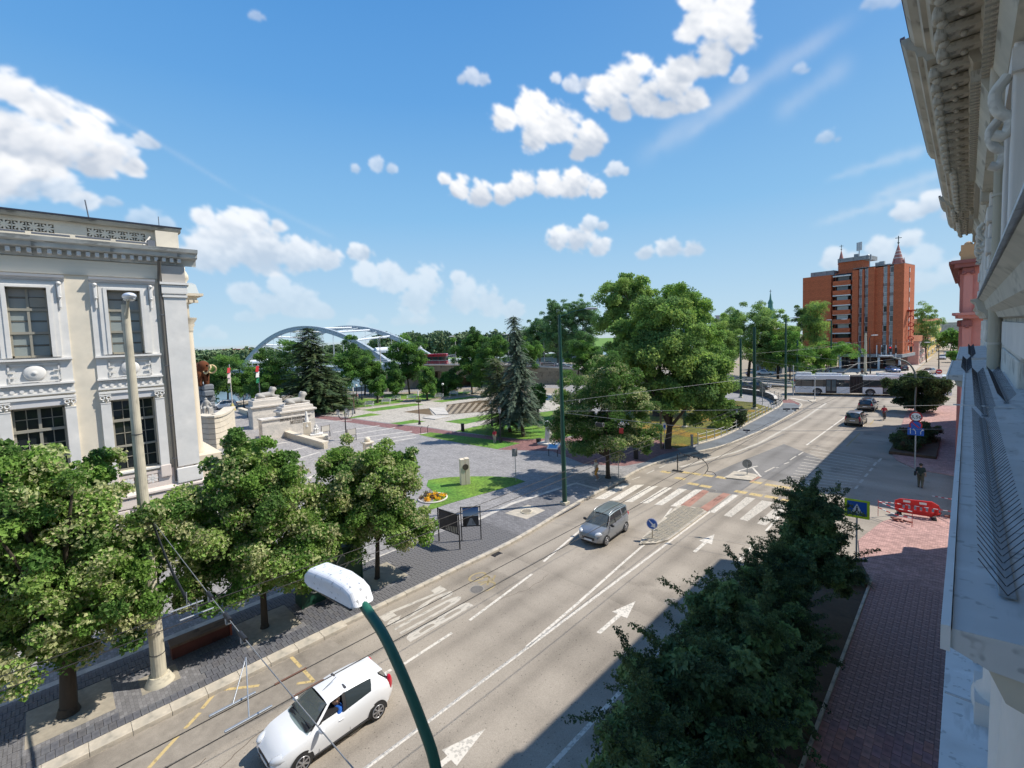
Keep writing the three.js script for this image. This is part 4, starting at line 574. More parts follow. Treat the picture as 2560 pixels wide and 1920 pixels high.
// ---------------------------------------------------------------- pink corner house further down
{
  const Z0 = -49.5, Z1 = -76, p = thing('pink_town_house', 'salmon pink ornate town house with projecting cornices beyond the side street', 'building', V(0, 0, Z0));
  const pk = std(C(0.88, 0.36, 0.30), 0.9, { map: tStucco }), pd = std(C(0.42, 0.15, 0.13), 0.9, { map: tStucco }), rf = std(C(0.36, 0.17, 0.09), 0.9, { map: tGrime });
  const D = Z1 - Z0;
  M('wall', uvBox(gb(15, 16.4, -D, 7.2, 8.2, D / 2)), pk, p);
  M('cornice', merge([gb(16.4, 0.25, 1, 7.2, 16.35, 0.2), gb(16.0, 0.3, 0.8, 7.2, 16.08, 0.15), gb(1.2, 0.25, -D, -0.55, 16.36, D / 2), gb(0.9, 0.3, -D, -0.42, 16.08, D / 2)]), pd, p);
  M('string_course', merge([gb(15.8, 0.2, 0.9, 7.2, 12.42, 0.2), gb(15.5, 0.25, 0.6, 7.2, 12.2, 0.12), gb(0.9, 0.2, -D, -0.45, 12.43, D / 2), gb(0.7, 0.25, -D, -0.36, 12.21, D / 2)]), pk, p);
  for (const x of [-0.05, 1.6, 3.4, 6, 9]) { const q = M('pilaster', merge([gb(0.5, 3.4, 0.24, x, 14.2, 0.1), gb(0.5, 11.5, 0.24, x, 6.2, 0.1)]), pk, p); M('capital', merge([gr(0.66, 0.4, 0.36, 0.06, x, 15.7, 0.14), gr(0.6, 0.5, 0.34, 0.08, x, 11.7, 0.14), gs(0.14, x - 0.22, 15.5, 0.3), gs(0.14, x + 0.22, 15.5, 0.3), gs(0.13, x, 11.45, 0.3)]), pd, q); }
  for (let k = 0; k < 9; k++) { const z = D * (k + 0.4) / 9; const q = M('pilaster', merge([gb(0.26, 3.2, 0.5, -0.38, 14.2, z), gb(0.24, 11, 0.5, -0.38, 6, z)]), pk, p); M('capital', merge([gr(0.42, 0.4, 0.6, 0.06, -0.42, 15.7, z), gr(0.4, 0.5, 0.6, 0.08, -0.42, 11.7, z)]), pd, q); }
  for (let k = 0; k < 8; k++) { const z = D * (k + 0.95) / 9; for (const [y, h] of [[14.2, 2.2], [10, 2.2], [6, 2.2]]) { const w = M('window', gb(0.08, h, 1.1, -0.32, y, z), pd, p); M('pane', gb(0.05, h - 0.3, 0.8, -0.35, y, z), m.glassD, w); } M('hood', gr(0.5, 0.18, 1.5, 0.04, -0.48, 15.45, z), pd, p); }
  M('attic', uvBox(gb(14, 1.6, -D * 0.9, 8, 17.2, D / 2)), std(C(0.56, 0.30, 0.15), 0.9, { map: tStucco }), p);
  M('roof', profileZ([[0.2, 16.5], [4.5, 19.2], [12, 19.2], [15, 16.5]], D, 0.1), rf, p);
  M('corner_gable', merge([gb(2.2, 1.2, 0.6, 0.6, 17, 0.1), gs(0.3, -0.3, 17.0, 0.1), gs(0.25, -0.1, 17.6, 0.1), gb(1.2, 0.6, 0.5, 0.8, 17.9, 0.1)]), std(C(0.55, 0.33, 0.17), 0.9), p);
}

// ---------------------------------------------------------------- brick apartment tower
{
  const K = G(2262, 925), dd = dirOf(434, 871), d1 = V(dd.x, 0, dd.z).normalize(), d2 = V(-d1.z, 0, d1.x);
  if (d2.z > 0) d2.negate();
  const PF = (u, v) => { const r = dirOf(u, v), t = (K.x * d2.x + K.z * d2.z) / (r.x * d2.x + r.z * d2.z), p = r.multiplyScalar(t).add(V(0, EYE, 0)); return [p.clone().sub(K).dot(d1), p.y]; };
  const b = (x, y) => PF(1980 + x / 6.506, 580 + y / 6.506), S = x => b(x, 1000)[0], Yb = (x, y) => b(x, y)[1];
  const t = thing('brick_apartment_tower', 'tall orange brick apartment tower with stacked balconies and white window strips', 'building', K, Math.atan2(-d1.z, d1.x));
  const tBrick = tex(256, (x, y) => { const r = Math.floor(y * 32), fx = x * 12 + (r % 2) * 0.5, c = Math.floor(fx), j = (fx - c < 0.06 || y * 32 - r < 0.12) ? 0.86 : 1, h = hash2(((c % 12) + 12) % 12, r); const v = j * (0.82 + 0.14 * (h - 0.5) + 0.1 * (fbm(x * 4, y * 4, 3, 4) - 0.5)); return [v, v * 0.97, v * 0.95]; }, 2.4);
  const br = std(C(0.76, 0.225, 0.10), 0.92, { map: tBrick }), gy = std(C(0.34, 0.36, 0.38), 0.7, { map: tGrime }), wh = std(C(0.66, 0.68, 0.68), 0.7), dk = std(C(0.03, 0.03, 0.035), 0.8);
  const top = Yb(1300, 560), h0 = 3.6, box = (n, x0, x1, y0, y1, z0, z1, mt, par) => M(n, uvBox(gb(Math.abs(x0 - x1), y1 - y0, z1 - z0, (x0 + x1) / 2, (y0 + y1) / 2, (z0 + z1) / 2)), mt, par || t);
  const sE = S(1815), sA = S(1650), sB = S(1580), sC = S(1545), sD = S(1475), sF = S(1350), sG = S(1250), sH = S(1175), sI = S(1145), sJ = S(1080), sK = S(988), sL = S(665), sM = S(640), sN = S(180);
  const tR = Yb(1700, 520), tL = Yb(400, 725), pent = Yb(880, 470);
  box('wall', sE, sA, h0, tR, 0, 9, br); box('wall', sB, sC, h0, tR, 0.02, 9, br); box('wall', sD, sF, h0, tR - 0.3, 0.15, 9, br); box('wall', sF, sG, h0, tR - 0.2, -0.6, 9, br); box('wall', sH, sI, h0, tR - 0.4, -0.35, 9, br); box('wall', sJ, sK, h0, tR - 0.5, -0.45, 9, br);
  box('wall', sK, sL, h0, tR - 0.6, 1.3, 9, br); box('wall', sM, sN, h0, tL, -0.2, 9, br); box('recess', sL, sM, h0, tL, 1.6, 8.9, dk);
  box('side_wall', sE, sE - 0.05, h0, tR, 0, 9.0, br);
  box('roof_box', S(265), sM, tL, Yb(450, 640), 1.5, 8, gy); box('penthouse', S(700), S(1080), tR - 1, pent, 2.5, 8, br); box('penthouse_roof', S(690), S(1200), pent, pent + 1.0, 2.0, 8.5, gy); box('roof_hut', S(1400), S(1530), tR, Yb(1500, 505), 3, 7, gy);
  box('parapet', sE - 0.05, sK, tR, tR + 0.12, 0.1, 8.9, gy);
  for (const [x, y0, y1] of [[945, 405, 340], [1298, 560, 480], [1365, 540, 460]]) box('chimney', S(x) - 0.5, S(x) + 0.5, tR - 1, Yb(x, y1), 4, 5, gy);
  const mast = M('antenna_mast', merge([bar(V(S(995), pent, 4), V(S(995), Yb(995, 190), 4), 0.12), ...[-1, 1, 0].map(q => gb(0.35, 2.2, 0.3, S(995) + q * 0.5, Yb(995, 215), 4 + q * 0.3)), bar(V(S(1190), tR, 3), V(S(1190), Yb(1190, 380), 3), 0.1), gs(0.5, S(1160), Yb(1160, 385), 3), gb(0.3, 1.6, 0.3, S(1205), Yb(1205, 400), 3)]), m.galv, t, 'stuff');
  // window strips
  const floors = []; for (let k = 0; k < 9; k++) floors.push(h0 + 0.4 + k * (tR - h0 - 0.6) / 9.0);
  const fh = (tR - h0 - 0.6) / 9;
  const shades = [C(0.26, 0.33, 0.36), C(0.05, 0.06, 0.07), C(0.34, 0.40, 0.42), C(0.12, 0.15, 0.18), C(0.42, 0.46, 0.47)].map(c => phy(c, 0.12, { clearcoat: 0.5 }));
  for (const [a, c] of [[sA, sB], [sC, sD], [sG, sH], [sI, sJ]]) { const w = Math.abs(a - c), x = (a + c) / 2; box('window_strip', a, c, h0, tR - 0.2, 0.75, 1.2, gy); floors.forEach((y, k) => { const f = M('window', merge([gb(w, 0.12, 0.14, x, y + fh - 0.16, 0.5), gb(w, 0.12, 0.14, x, y + 0.75, 0.5), gb(0.1, fh - 0.9, 0.14, x - w / 2 + 0.06, y + fh / 2 + 0.3, 0.5), gb(0.1, fh - 0.9, 0.14, x + w / 2 - 0.06, y + fh / 2 + 0.3, 0.5)]), wh, t); M('pane', gb(w - 0.2, fh - 1.0, 0.05, x, y + fh / 2 + 0.3, 0.55), shades[Math.floor(rnd() * 5)], f); M('spandrel', gb(w - 0.06, 0.66, 0.12, x, y + 0.34, 0.55), rnd() < 0.6 ? shades[2] : gy, f); }); }
  // balconies
  const by = [710, 865, 1025, 1185, 1335, 1480, 1640, 1790].map(y => Yb(800, y)); const bw = Math.abs(S(680) - S(950)), bx = (S(680) + S(950)) / 2;
  by.forEach((y, k) => { const f = M('balcony', merge([gb(bw, 1.15, 0.2, bx, y - 1.95, -0.5), gb(0.2, 1.15, 1.7, bx - bw / 2, y - 1.95, 0.3), gb(0.2, 1.15, 1.7, bx + bw / 2, y - 1.95, 0.3), gb(bw, 0.2, 1.9, bx, y - 2.5, 0.4)]), br, t); M('balcony_beam', gb(bw + 0.2, 0.32, 1.6, bx, y - 0.1, 0.3), wh, f); M('balcony_window', gb(bw * 0.66, 1.5, 0.1, bx + rr(-0.2, 0.2), y - 1.1, rr(0.3, 0.9)), shades[Math.floor(rnd() * 5)], f); M('stair_window', gb(Math.abs(S(955) - S(985)), 1.5, 0.1, (S(955) + S(985)) / 2, y - 1.1, 0.4), shades[1], t); });
  box('loggia_back', S(680), S(950), h0, tR - 0.8, 1.25, 1.4, dk);
  // side face strip of small lights
  for (let k = 0; k < 9; k++) M('side_window', gb(0.12, 1.0, 0.35, sE - 0.1, floors[k] + 1.2, 4.4), wh, t);
  box('side_slot', sE - 0.09, sE - 0.06, h0 + 1, tR - 0.6, 4.2, 4.6, dk);
  // shop floor under a grey canopy
  const cy = 3.2; box('canopy', sE - 0.4, S(740), cy, cy + 0.75, -1.6, 9.4, gy); box('shop_wall', sE + 0.8, S(740), 0, cy, 1.2, 8, std(C(0.10, 0.035, 0.02), 0.8)); for (let k = 0; k < 6; k++) box('shop_window', sE + 1.6 + k * 3.2, sE + 4.1 + k * 3.2, 0.5, 2.7, 1.12, 1.18, m.glassD);
  for (let k = 0; k < 5; k++) M('canopy_post', gb(0.4, cy, 0.4, sE + 0.2 + k * 4.2, cy / 2, -1.2), wh, t);
  for (let k = 0; k < 5; k++) M('canopy_fin', gb(0.18, 3.0, 0.18, S(1430 + k * 78), cy + 1.6, -1.7), wh, t);
  // vertical red shop sign on the side face
  const sg = M('vertical_sign', merge([lathe([[0.05, 0], [0.3, 0.25], [1.0, 0.55], [1.05, 0.7]], 14).translate(sE - 0.7, 14.2, 3.6), gb(0.12, 9.5, 0.12, sE - 0.6, 9.6, 3.6)]), std(C(0.34, 0.03, 0.02), 0.6), t);
  for (let k = 0; k < 5; k++) { const g = new THREE.TorusGeometry(0.5, 0.11, 6, 16, Math.PI * (k % 2 ? 2 : 1.3)); g.translate(sE - 0.75, 12.9 - k * 1.7, 3.6); M('sign_ornament', g, std(C(0.4, 0.03, 0.02), 0.6), sg); }
}
// ---------------------------------------------------------------- towers and houses further off
function spire(u, vTop, vBase, halfPx, dist, bands, label) {
  const g = G(u, 920).setY(0).normalize().multiplyScalar(dist), P0 = PV(u, vBase, g), P1 = PV(u, vTop, g), s = mpp(P0), w = halfPx * s;
  const t = thing('church_spire', label, 'church tower', V(P0.x, 0, P0.z), 0.3, undefined), pk = std(C(0.34, 0.15, 0.13), 0.9), pw = std(C(0.6, 0.52, 0.47), 0.9), H1 = P1.y - P0.y;
  M('shaft', gb(w * 2.1, P0.y, w * 2.1, 0, P0.y / 2, 0), pk, t); const cone = gc(0.05, w * 1.35, H1 * 0.72, 8, 0, P0.y + H1 * 0.36, 0); M('cone', cone, pk, t);
  for (const k of bands) M('stone_band', gc(w * 1.38 * (1 - k) + 0.02, w * 1.38 * (1 - k) + 0.12, 0.35, 8, 0, P0.y + H1 * 0.72 * k, 0), pw, t);
  M('cross', merge([bar(V(0, P0.y + H1 * 0.7, 0), V(0, P1.y, 0), 0.16), gb(1.9, 0.22, 0.2, 0, P0.y + H1 * 0.93, 0), gs(0.35, 0, P0.y + H1 * 0.76, 0)]), std(C(0.08, 0.12, 0.12), 0.5), t);
  for (const q of [-1, 1]) M('corner_turret', gc(0.05, 0.5, 2.6, 6, q * w * 1.1, P0.y + 0.9, w * 0.6), pk, t);
}
spire(2245, 590, 660, 9.5, 230, [0.3, 0.48, 0.64], 'banded brick church spire with cross rising behind the tower roof, taller one');
spire(2103, 612, 660, 5.5, 330, [0.15], 'brick church spire with cross beside the roof antenna, smaller one');
{
  const g = G(1926, 940).setY(0).normalize().multiplyScalar(260), P1 = PV(1926, 724, g), P0 = PV(1926, 800, g), t = thing('copper_spire', 'green copper baroque church spire above the treetops', 'church tower', V(P0.x, 0, P0.z)), s = mpp(P0), hh = P1.y - P0.y;
  M('shaft', gb(24 * s, P0.y, 24 * s, 0, P0.y / 2, 0), std(C(0.5, 0.42, 0.3), 0.9), t);
  M('helm', lathe([[14, 0], [11, 0.12], [9, 0.26], [10, 0.3], [6, 0.4], [5, 0.52], [6.5, 0.56], [2.5, 0.68], [1, 0.86], [0.5, 0.9]].map(([r, y]) => [r * s, P0.y + y * hh]), 10), std(C(0.09, 0.27, 0.22), 0.7, { map: tGrime }), t);
  M('cross', merge([bar(V(0, P0.y + hh * 0.88, 0), V(0, P1.y, 0), 0.12), gb(1.1, 0.15, 0.12, 0, P1.y - 0.8, 0)]), m.iron, t);
}
function blockHouse(name, label, corners, vTop, roofV, wallC, roofC, rows, cols, extra) {   // two ground pixels give the front, photo rows the heights
  const a = G(...corners[0]), c = G(...corners[1]), d = c.clone().sub(a), L = d.length(), o = a.clone().add(c).multiplyScalar(0.5), hh = PV((corners[0][0] + corners[1][0]) / 2, vTop, o).y, rh = roofV ? PV((corners[0][0] + corners[1][0]) / 2, roofV, o).y : hh;
  const t = thing(name, label, 'building', o, Math.atan2(-d.z, d.x)), lz = V(-d.z, 0, d.x).normalize(), nrm = extra ? (lz.x < 0 ? 1 : -1) : (lz.dot(V(o.x, 0, o.z)) > 0 ? 1 : -1);
  const dep = 9 * nrm; M('wall', uvBox(gb(L, hh, 9, 0, hh / 2, dep / 2)), std(wallC, 0.92, { map: tStucco }), t);
  if (rh > hh) { const s = new THREE.Shape([new THREE.Vector2(-L / 2 - 0.4, hh), new THREE.Vector2(L / 2 + 0.4, hh), new THREE.Vector2(L / 2 - 2, rh), new THREE.Vector2(-L / 2 + 2, rh)]), g = new THREE.ExtrudeGeometry(s, { depth: 9.6, bevelEnabled: false }); g.translate(0, 0, nrm > 0 ? -0.3 : -9.3); M('roof', g, std(roofC, 0.9, { map: tGrime }), t); } else M('roof', gb(L + 0.6, 0.4, 9.6, 0, hh + 0.2, dep / 2), std(roofC, 0.9), t);
  for (let r = 0; r < rows; r++) for (let k = 0; k < cols; k++) { const w = M('window', gb(L / cols * 0.55, hh / rows * 0.55, 0.1, -L / 2 + (k + 0.5) * L / cols, (r + 0.5) * hh / rows, -0.06 * nrm), std(C(0.55, 0.52, 0.46), 0.9), t); M('pane', gb(L / cols * 0.42, hh / rows * 0.45, 0.05, -L / 2 + (k + 0.5) * L / cols, (r + 0.5) * hh / rows, -0.12 * nrm), m.glassD, w); }
  return t;
}
blockHouse('yellow_house', 'ochre yellow house at the far end of the street', [[2318, 898], [2352, 868]], 807, 796, C(0.85, 0.58, 0.18), C(0.5, 0.2, 0.1), 4, 5, 1);
blockHouse('pink_house', 'low pinkish house between brick tower and yellow house', [[2296, 912], [2322, 894]], 848, 836, C(0.8, 0.47, 0.40), C(0.5, 0.2, 0.1), 3, 4, 1);
blockHouse('pale_hall', 'long pale flat roofed hall closing the far street', [[2340, 858], [2412, 857]], 832, 806, C(0.55, 0.53, 0.47), C(0.52, 0.53, 0.46), 1, 6);
blockHouse('white_block', 'white flat roofed block peeking over the park trees', [[1790, 905], [1835, 905]], 790, 0, C(0.62, 0.63, 0.64), C(0.5, 0.5, 0.5), 4, 5);
blockHouse('grey_office', 'grey colonnaded office front half hidden behind the parked white car', [[1890, 932], [1955, 934]], 885, 0, C(0.36, 0.37, 0.38), C(0.3, 0.3, 0.3), 2, 6);
blockHouse('red_roof_mansion', 'far mansion with red hipped roof across the river', [[545, 908], [612, 912]], 893, 873, C(0.5, 0.46, 0.42), C(0.45, 0.12, 0.05), 1, 7);
// ---------------------------------------------------------------- bridge and its ramp
{
  const blue = std(C(0.46, 0.53, 0.60), 0.5, { map: tGrime }), wht = std(C(0.62, 0.66, 0.70), 0.55), cc = std(C(0.42, 0.38, 0.32), 0.9, { map: tGrime });
  const br = thing('arch_bridge', 'pale blue steel arch bridge crossing the river behind the trees', 'bridge', V(0, 0, 0));
  const far = G(600, 930).setY(0), P2 = V(far.x * 0.85, 2.4, far.z * 0.85), P1 = V(-98, 6.0, -58);
  const ax = P2.clone().sub(P1), n = V(-ax.z, 0, ax.x).normalize(); if (n.z > 0) n.negate();
  const at = (t, o, y) => P1.clone().addScaledVector(ax, t).addScaledVector(n, o).add(V(0, y, 0));
  M('deck', (() => { const a = at(-0.02, 0, 0), b = at(1.1, 0, 0), L = a.distanceTo(b), g = gb(L, 1.3, 15.6, 0, 0, 0); g.rotateZ(Math.asin((b.y - a.y) / L)); g.rotateY(Math.atan2(-(b.z - a.z), b.x - a.x)); const c = a.clone().add(b).multiplyScalar(0.5); g.translate(c.x + n.x * 7, c.y - 0.4, c.z + n.z * 7); return g; })(), blue, br);
  const RISE = 12.5;
  const rib = o => { const pts = []; for (let k = 0; k <= 30; k++) { const t = k / 30, y = 4 * RISE * t * (1 - t); pts.push(at(t, o, y)); } return pts; };
  for (const o of [0, 14]) {
    const pts = rib(o), seg = []; for (let k = 0; k < 30; k++) { const a = pts[k], b = pts[k + 1], L = a.distanceTo(b) + 0.1, g = gb(L, 1.25, 0.9); g.rotateZ(Math.asin((b.y - a.y) / a.distanceTo(b))); g.rotateY(Math.atan2(-(b.z - a.z), b.x - a.x)); g.translate((a.x + b.x) / 2, (a.y + b.y) / 2, (a.z + b.z) / 2); seg.push(g); }
    M('arch_rib', merge(seg), blue, br);
    for (let k = 2; k < 29; k += 2) M('hanger', bar(at(k / 30, o, 0.4), pts[k], 0.06, 4), wht, br);
    M('railing', merge([bar(at(-0.1, o - 1.2 + (o ? 2.4 : 0), 1.5), at(1.1, o - 1.2 + (o ? 2.4 : 0), 1.5), 0.06, 4), bar(at(-0.1, o - 1.2 + (o ? 2.4 : 0), 1.0), at(1.1, o - 1.2 + (o ? 2.4 : 0), 1.0), 0.05, 4)]), wht, br);
  }
  const A = rib(0), B = rib(14); for (let k = 5; k < 26; k += 3) { M('cross_brace', bar(A[k], B[Math.min(30, k + 1)], 0.3, 6), wht, br); if (k < 24) M('diagonal_brace', bar(A[k], B[k + 3], 0.16, 5), blue, br); }
  M('portal_beam', bar(A[2].clone().add(V(0, 0.8, 0)), B[2].clone().add(V(0, 0.8, 0)), 0.7, 6), wht, br); M('portal_beam', bar(A[28].clone(), B[28].clone(), 0.7, 6), wht, br);
  for (const t of [0, 1]) M('pier', (() => { const c = at(t, 7, 0), g = gr(4, 10, 20, 0.4); g.rotateY(Math.atan2(-ax.z, ax.x)); g.translate(c.x, c.y - 6.2, c.z); return uvBox(g); })(), cc, br);
  // approach viaduct, then the walled ramp down to the crossing
  const ramp = [[-98, 6.0, -58], [-90, 5.6, -66], [-80, 5.0, -76], [-70, 4.0, -85], [-55, 2.6, -92], [-40, 1.4, -97], [-24, 0.2, -101]], rp = thing('bridge_ramp', 'walled concrete ramp with railing leading up to the arch bridge', 'ramp', V(0, 0, 0));
  const top = []; const bot = []; for (let k = 0; k < ramp.length; k++) { const p = ramp[k], q = ramp[Math.min(ramp.length - 1, k + 1)], o = ramp[Math.max(0, k - 1)], dx = q[0] - o[0], dz = q[2] - o[2], l = Math.hypot(dx, dz), nx = dz / l, nz = -dx / l; top.push([V(p[0], p[1], p[2]), V(p[0] + nx * -16, p[1], p[2] + nz * -16)]); }
  const strip3 = (f) => { const pos = []; for (let k = 0; k < top.length - 1; k++) { const a = f(k), b = f(k + 1); pos.push(...a[0].toArray(), ...b[0].toArray(), ...a[1].toArray(), ...a[1].toArray(), ...b[0].toArray(), ...b[1].toArray()); } const g = new THREE.BufferGeometry(); g.setAttribute('position', new THREE.Float32BufferAttribute(pos, 3)); g.computeVertexNormals(); return uvBox(g); };
  if (top[3][1].z > top[3][0].z) top.forEach(t => { const d = t[1].clone().sub(t[0]); t[1] = t[0].clone().sub(d); });
  M('carriageway', strip3(k => top[k]), m.asph, rp);
  M('retaining_wall', strip3(k => [top[k][0], k < 2 ? top[k][0].clone().add(V(0, -1.4, 0)) : top[k][0].clone().setY(-0.06)]), std(C(0.34, 0.28, 0.20), 0.9, { map: tGrime }), rp);
  M('coping', tube(top.map(t => t[0].clone().add(V(0, 0.1, 0))), 0.2, 40, 5), m.stone, rp);
  for (let k = 0; k < top.length - 1; k++) for (let j = 0; j < 4; j++) { const a = top[k][0].clone().lerp(top[k + 1][0], j / 4); M('railing_post', bar(a, a.clone().add(V(0, 1.25, 0)), 0.05, 5), m.galv, rp); }
  for (const hgt of [1.2, 0.8, 0.45]) M('railing_rail', tube(top.map(t => t[0].clone().add(V(0, hgt, 0))), 0.04, 40, 4), m.galv, rp);
  for (const t of [0.15, 0.45, 0.75]) { const a = V(mix(-98, -90, t), 0, mix(-62, -70, t)); M('viaduct_pier', uvBox(gb(1.2, 5.2, 1.2, a.x, 2.4, a.z)), cc, rp); }
  M('abutment', uvBox(gb(1.0, 4.2, 16, -91, 1.9, -76)), std(C(0.4, 0.3, 0.2), 0.9, { map: tGrime }), rp);
}

// ---------------------------------------------------------------- trees
function sprigGeo(n, R, leaf, flat, aspect = 1.5) {        // a spray of folded leaves
  const pos = []; const q = new THREE.Quaternion(), e = new THREE.Euler();
  for (let i = 0; i < n; i++) {
    const th = rr(0, 2 * Math.PI), r = R * Math.sqrt(rnd()), c = V(Math.cos(th) * r, rr(-0.5, 0.5) * R * flat, Math.sin(th) * r);
    e.set(rr(-0.9, 0.9), rr(0, 6.28), rr(-0.9, 0.9)); q.setFromEuler(e);
    const w = leaf * rr(0.7, 1.15) / 2, l = w * aspect, f = w * 0.45, v = [V(-l, 0, 0), V(0, f, w), V(l, -f * 0.6, 0), V(0, f, -w)].map(p => p.applyQuaternion(q).add(c));
    for (const k of [0, 1, 2, 0, 2, 3]) pos.push(v[k].x, v[k].y, v[k].z);
  }
  const g = new THREE.BufferGeometry(); g.setAttribute('position', new THREE.Float32BufferAttribute(pos, 3)); g.computeVertexNormals(); return g;
}
function needleGeo(n, L, w) {                              // a drooping needle spray along +x
  const pos = []; for (let i = 0; i < n; i++) { const t = i / n, x = t * L, s = i % 2 ? 1 : -1, l = w * (1 - t * 0.6) * rr(0.7, 1.2), d = 0.02 * L; const a = V(x, 0, 0), b = V(x + l * 0.55, rr(-0.25, 0.1) * l, s * l), c = V(x + L / n * 1.6, 0, 0); pos.push(a.x, a.y, a.z, b.x, b.y, b.z, c.x, c.y, c.z); } const g = new THREE.BufferGeometry(); g.setAttribute('position', new THREE.Float32BufferAttribute(pos, 3)); g.computeVertexNormals(); return g;
}
const leafM = phy(C(1, 1, 1), 1, { transmission: 0.5, thickness: 0, specularIntensity: 0.3 }), needleM = std(C(1, 1, 1), 0.85);
const barkM = std(C(0.085, 0.065, 0.048), 0.95, { map: tGrime }), barkL = std(C(0.20, 0.175, 0.145), 0.95, { map: tGrime });
const SPR = { near: sprigGeo(15, 0.27, 0.105, 0.8, 1.25), mid: sprigGeo(15, 0.46, 0.185, 0.8, 1.3), far: sprigGeo(14, 0.8, 0.36, 0.8), wood: sprigGeo(8, 1.5, 1.1, 0.8), haw: sprigGeo(12, 0.2, 0.088, 0.9), needle: needleGeo(16, 0.9, 0.26), needleB: needleGeo(14, 1.3, 0.4) };
function instanced(name, geo, mat, list, parent) {         // list of [pos, quat, scale, color]
  const im = new THREE.InstancedMesh(geo, mat, list.length), M4 = new THREE.Matrix4(), s = V(1, 1, 1);
  list.forEach(([p, q, k, c], i) => { s.setScalar(k); M4.compose(p, q, s); im.setMatrixAt(i, M4); im.setColorAt(i, c); });
  im.name = name; im.castShadow = im.receiveShadow = true; im.userData.kind = 'stuff'; im.instanceMatrix.needsUpdate = true; if (im.instanceColor) im.instanceColor.needsUpdate = true; parent.add(im); return im;
}
const UP = V(0, 1, 0);
function ball() { let p; do { p = V(rr(-1, 1), rr(-1, 1), rr(-1, 1)); } while (p.lengthSq() > 1 || p.lengthSq() < 0.01); return p; }
function crown(lobes, count, o = {}) {                     // lobes: [x,y,z,rx,ry,rz]
  const out = [], area = lobes.map(l => Math.pow(l[3] * l[4] * l[5], 2 / 3)), tot = area.reduce((a, b) => a + b, 0), tones = o.tones || [[0.075, 0.15, 0.03], [0.10, 0.185, 0.035], [0.055, 0.12, 0.028], [0.13, 0.20, 0.04]], clumps = [];
  lobes.forEach((l, li) => {
    const nc = Math.max(5, Math.round((o.clumps || 70) * area[li] / tot * lobes.length * 0.5));
    for (let k = 0; k < nc; k++) {
      const d = ball().normalize(); if (d.y < -0.35 && rnd() < 0.6) d.y *= -1; const f = rnd() < 0.16 && d.y > -0.05 ? rr(1.0, 1.3) : Math.pow(rr(0.06, 1.05), 0.55), c = V(l[0] + d.x * l[3] * f, l[1] + d.y * l[4] * f, l[2] + d.z * l[5] * f), rad = (o.cr || 0.22) * Math.pow(l[3] * l[4] * l[5], 1 / 3) * (f > 1.06 ? rr(0.4, 0.7) : rr(0.65, 1.25)), tone = tones[Math.floor(rnd() * tones.length)], flower = o.flower && rnd() < o.flower; clumps.push([c, rad]);
      const n = Math.round((o.flower || o.shoots ? 0.5 : 0.62) * count * area[li] / tot / nc);
      for (let i = 0; i < n; i++) {
        const b = ball(), rl = Math.pow(b.length(), 0.45); b.normalize(); const p = c.clone().add(V(b.x * rl * rad * 1.15, b.y * rl * rad * 0.62, b.z * rl * rad * 1.15)); if (p.y < (o.floor ?? 0.3)) p.y = (o.floor ?? 0.3) + rnd() * 0.3;
        const nrm = V(b.x * 0.8 + d.x * 0.4 + rr(-0.6, 0.6), b.y * 0.8 + d.y * 0.4 + 0.55 + rr(-0.4, 0.4), b.z * 0.8 + d.z * 0.4 + rr(-0.6, 0.6)).normalize();
        const q = new THREE.Quaternion().setFromUnitVectors(UP, nrm).multiply(new THREE.Quaternion().setFromAxisAngle(UP, rr(0, 6.28)));
        const v = 2.1 * rr(0.72, 1.3), fl = flower ? rnd() < 0.45 : (o.flower && rnd() < 0.06), t = fl ? [0.25, 0.26, 0.13] : tone, col = C(t[0] * v, t[1] * v * rr(0.93, 1.06), t[2] * v);
        out.push([p, q, rr(0.75, 1.3) * (o.scale || 1), col]);
      }
    }
  });
  for (let k = 0; k < (o.shoots || 0); k++) {              // long young shoots reaching out of the crown
    const [c, rad] = clumps[Math.floor(rnd() * clumps.length)], d = V(rr(-1, 1), rr(-0.1, 1.2), rr(-1, 1)).normalize(), L = rr(0.5, 1.25) * (o.shootL || 1), tone = tones[Math.floor(rnd() * tones.length)];
    for (let s = 0; s < L; s += 0.055) { const p = c.clone().addScaledVector(d, rad * 0.8 + s).add(V(rr(-0.04, 0.04), -0.12 * s * s, rr(-0.04, 0.04))), v = rr(0.7, 1.3); out.push([p, new THREE.Quaternion().setFromEuler(new THREE.Euler(rr(-1, 1), rr(0, 6), rr(-1, 1))), rr(0.4, 0.62), C(tone[0] * v, tone[1] * v, tone[2] * v)]); }
  }
  return { list: out, clumps };
}
function limbs(base, r, fork, clumps, n, up = 1) {         // tapered trunk to the fork, limbs to some clumps
  const g = [bar(base, fork, r, 10, r * 0.72), gc(r * 1.0, r * 1.45, r * 1.6, 10, base.x, base.y + r * 0.7, base.z)];
  const pick = [...clumps].sort(() => rnd() - 0.5).slice(0, n);
  for (const [c] of pick) { const mid = fork.clone().lerp(c, 0.5).add(V(rr(-0.2, 0.2), 0.06 * fork.distanceTo(c), rr(-0.2, 0.2))); g.push(bar(fork.clone().add(V(0, -r * 0.4, 0)), mid, r * 0.5, 7, r * 0.3), bar(mid, c, r * 0.3, 6, r * 0.08)); }
  return merge(g);
}
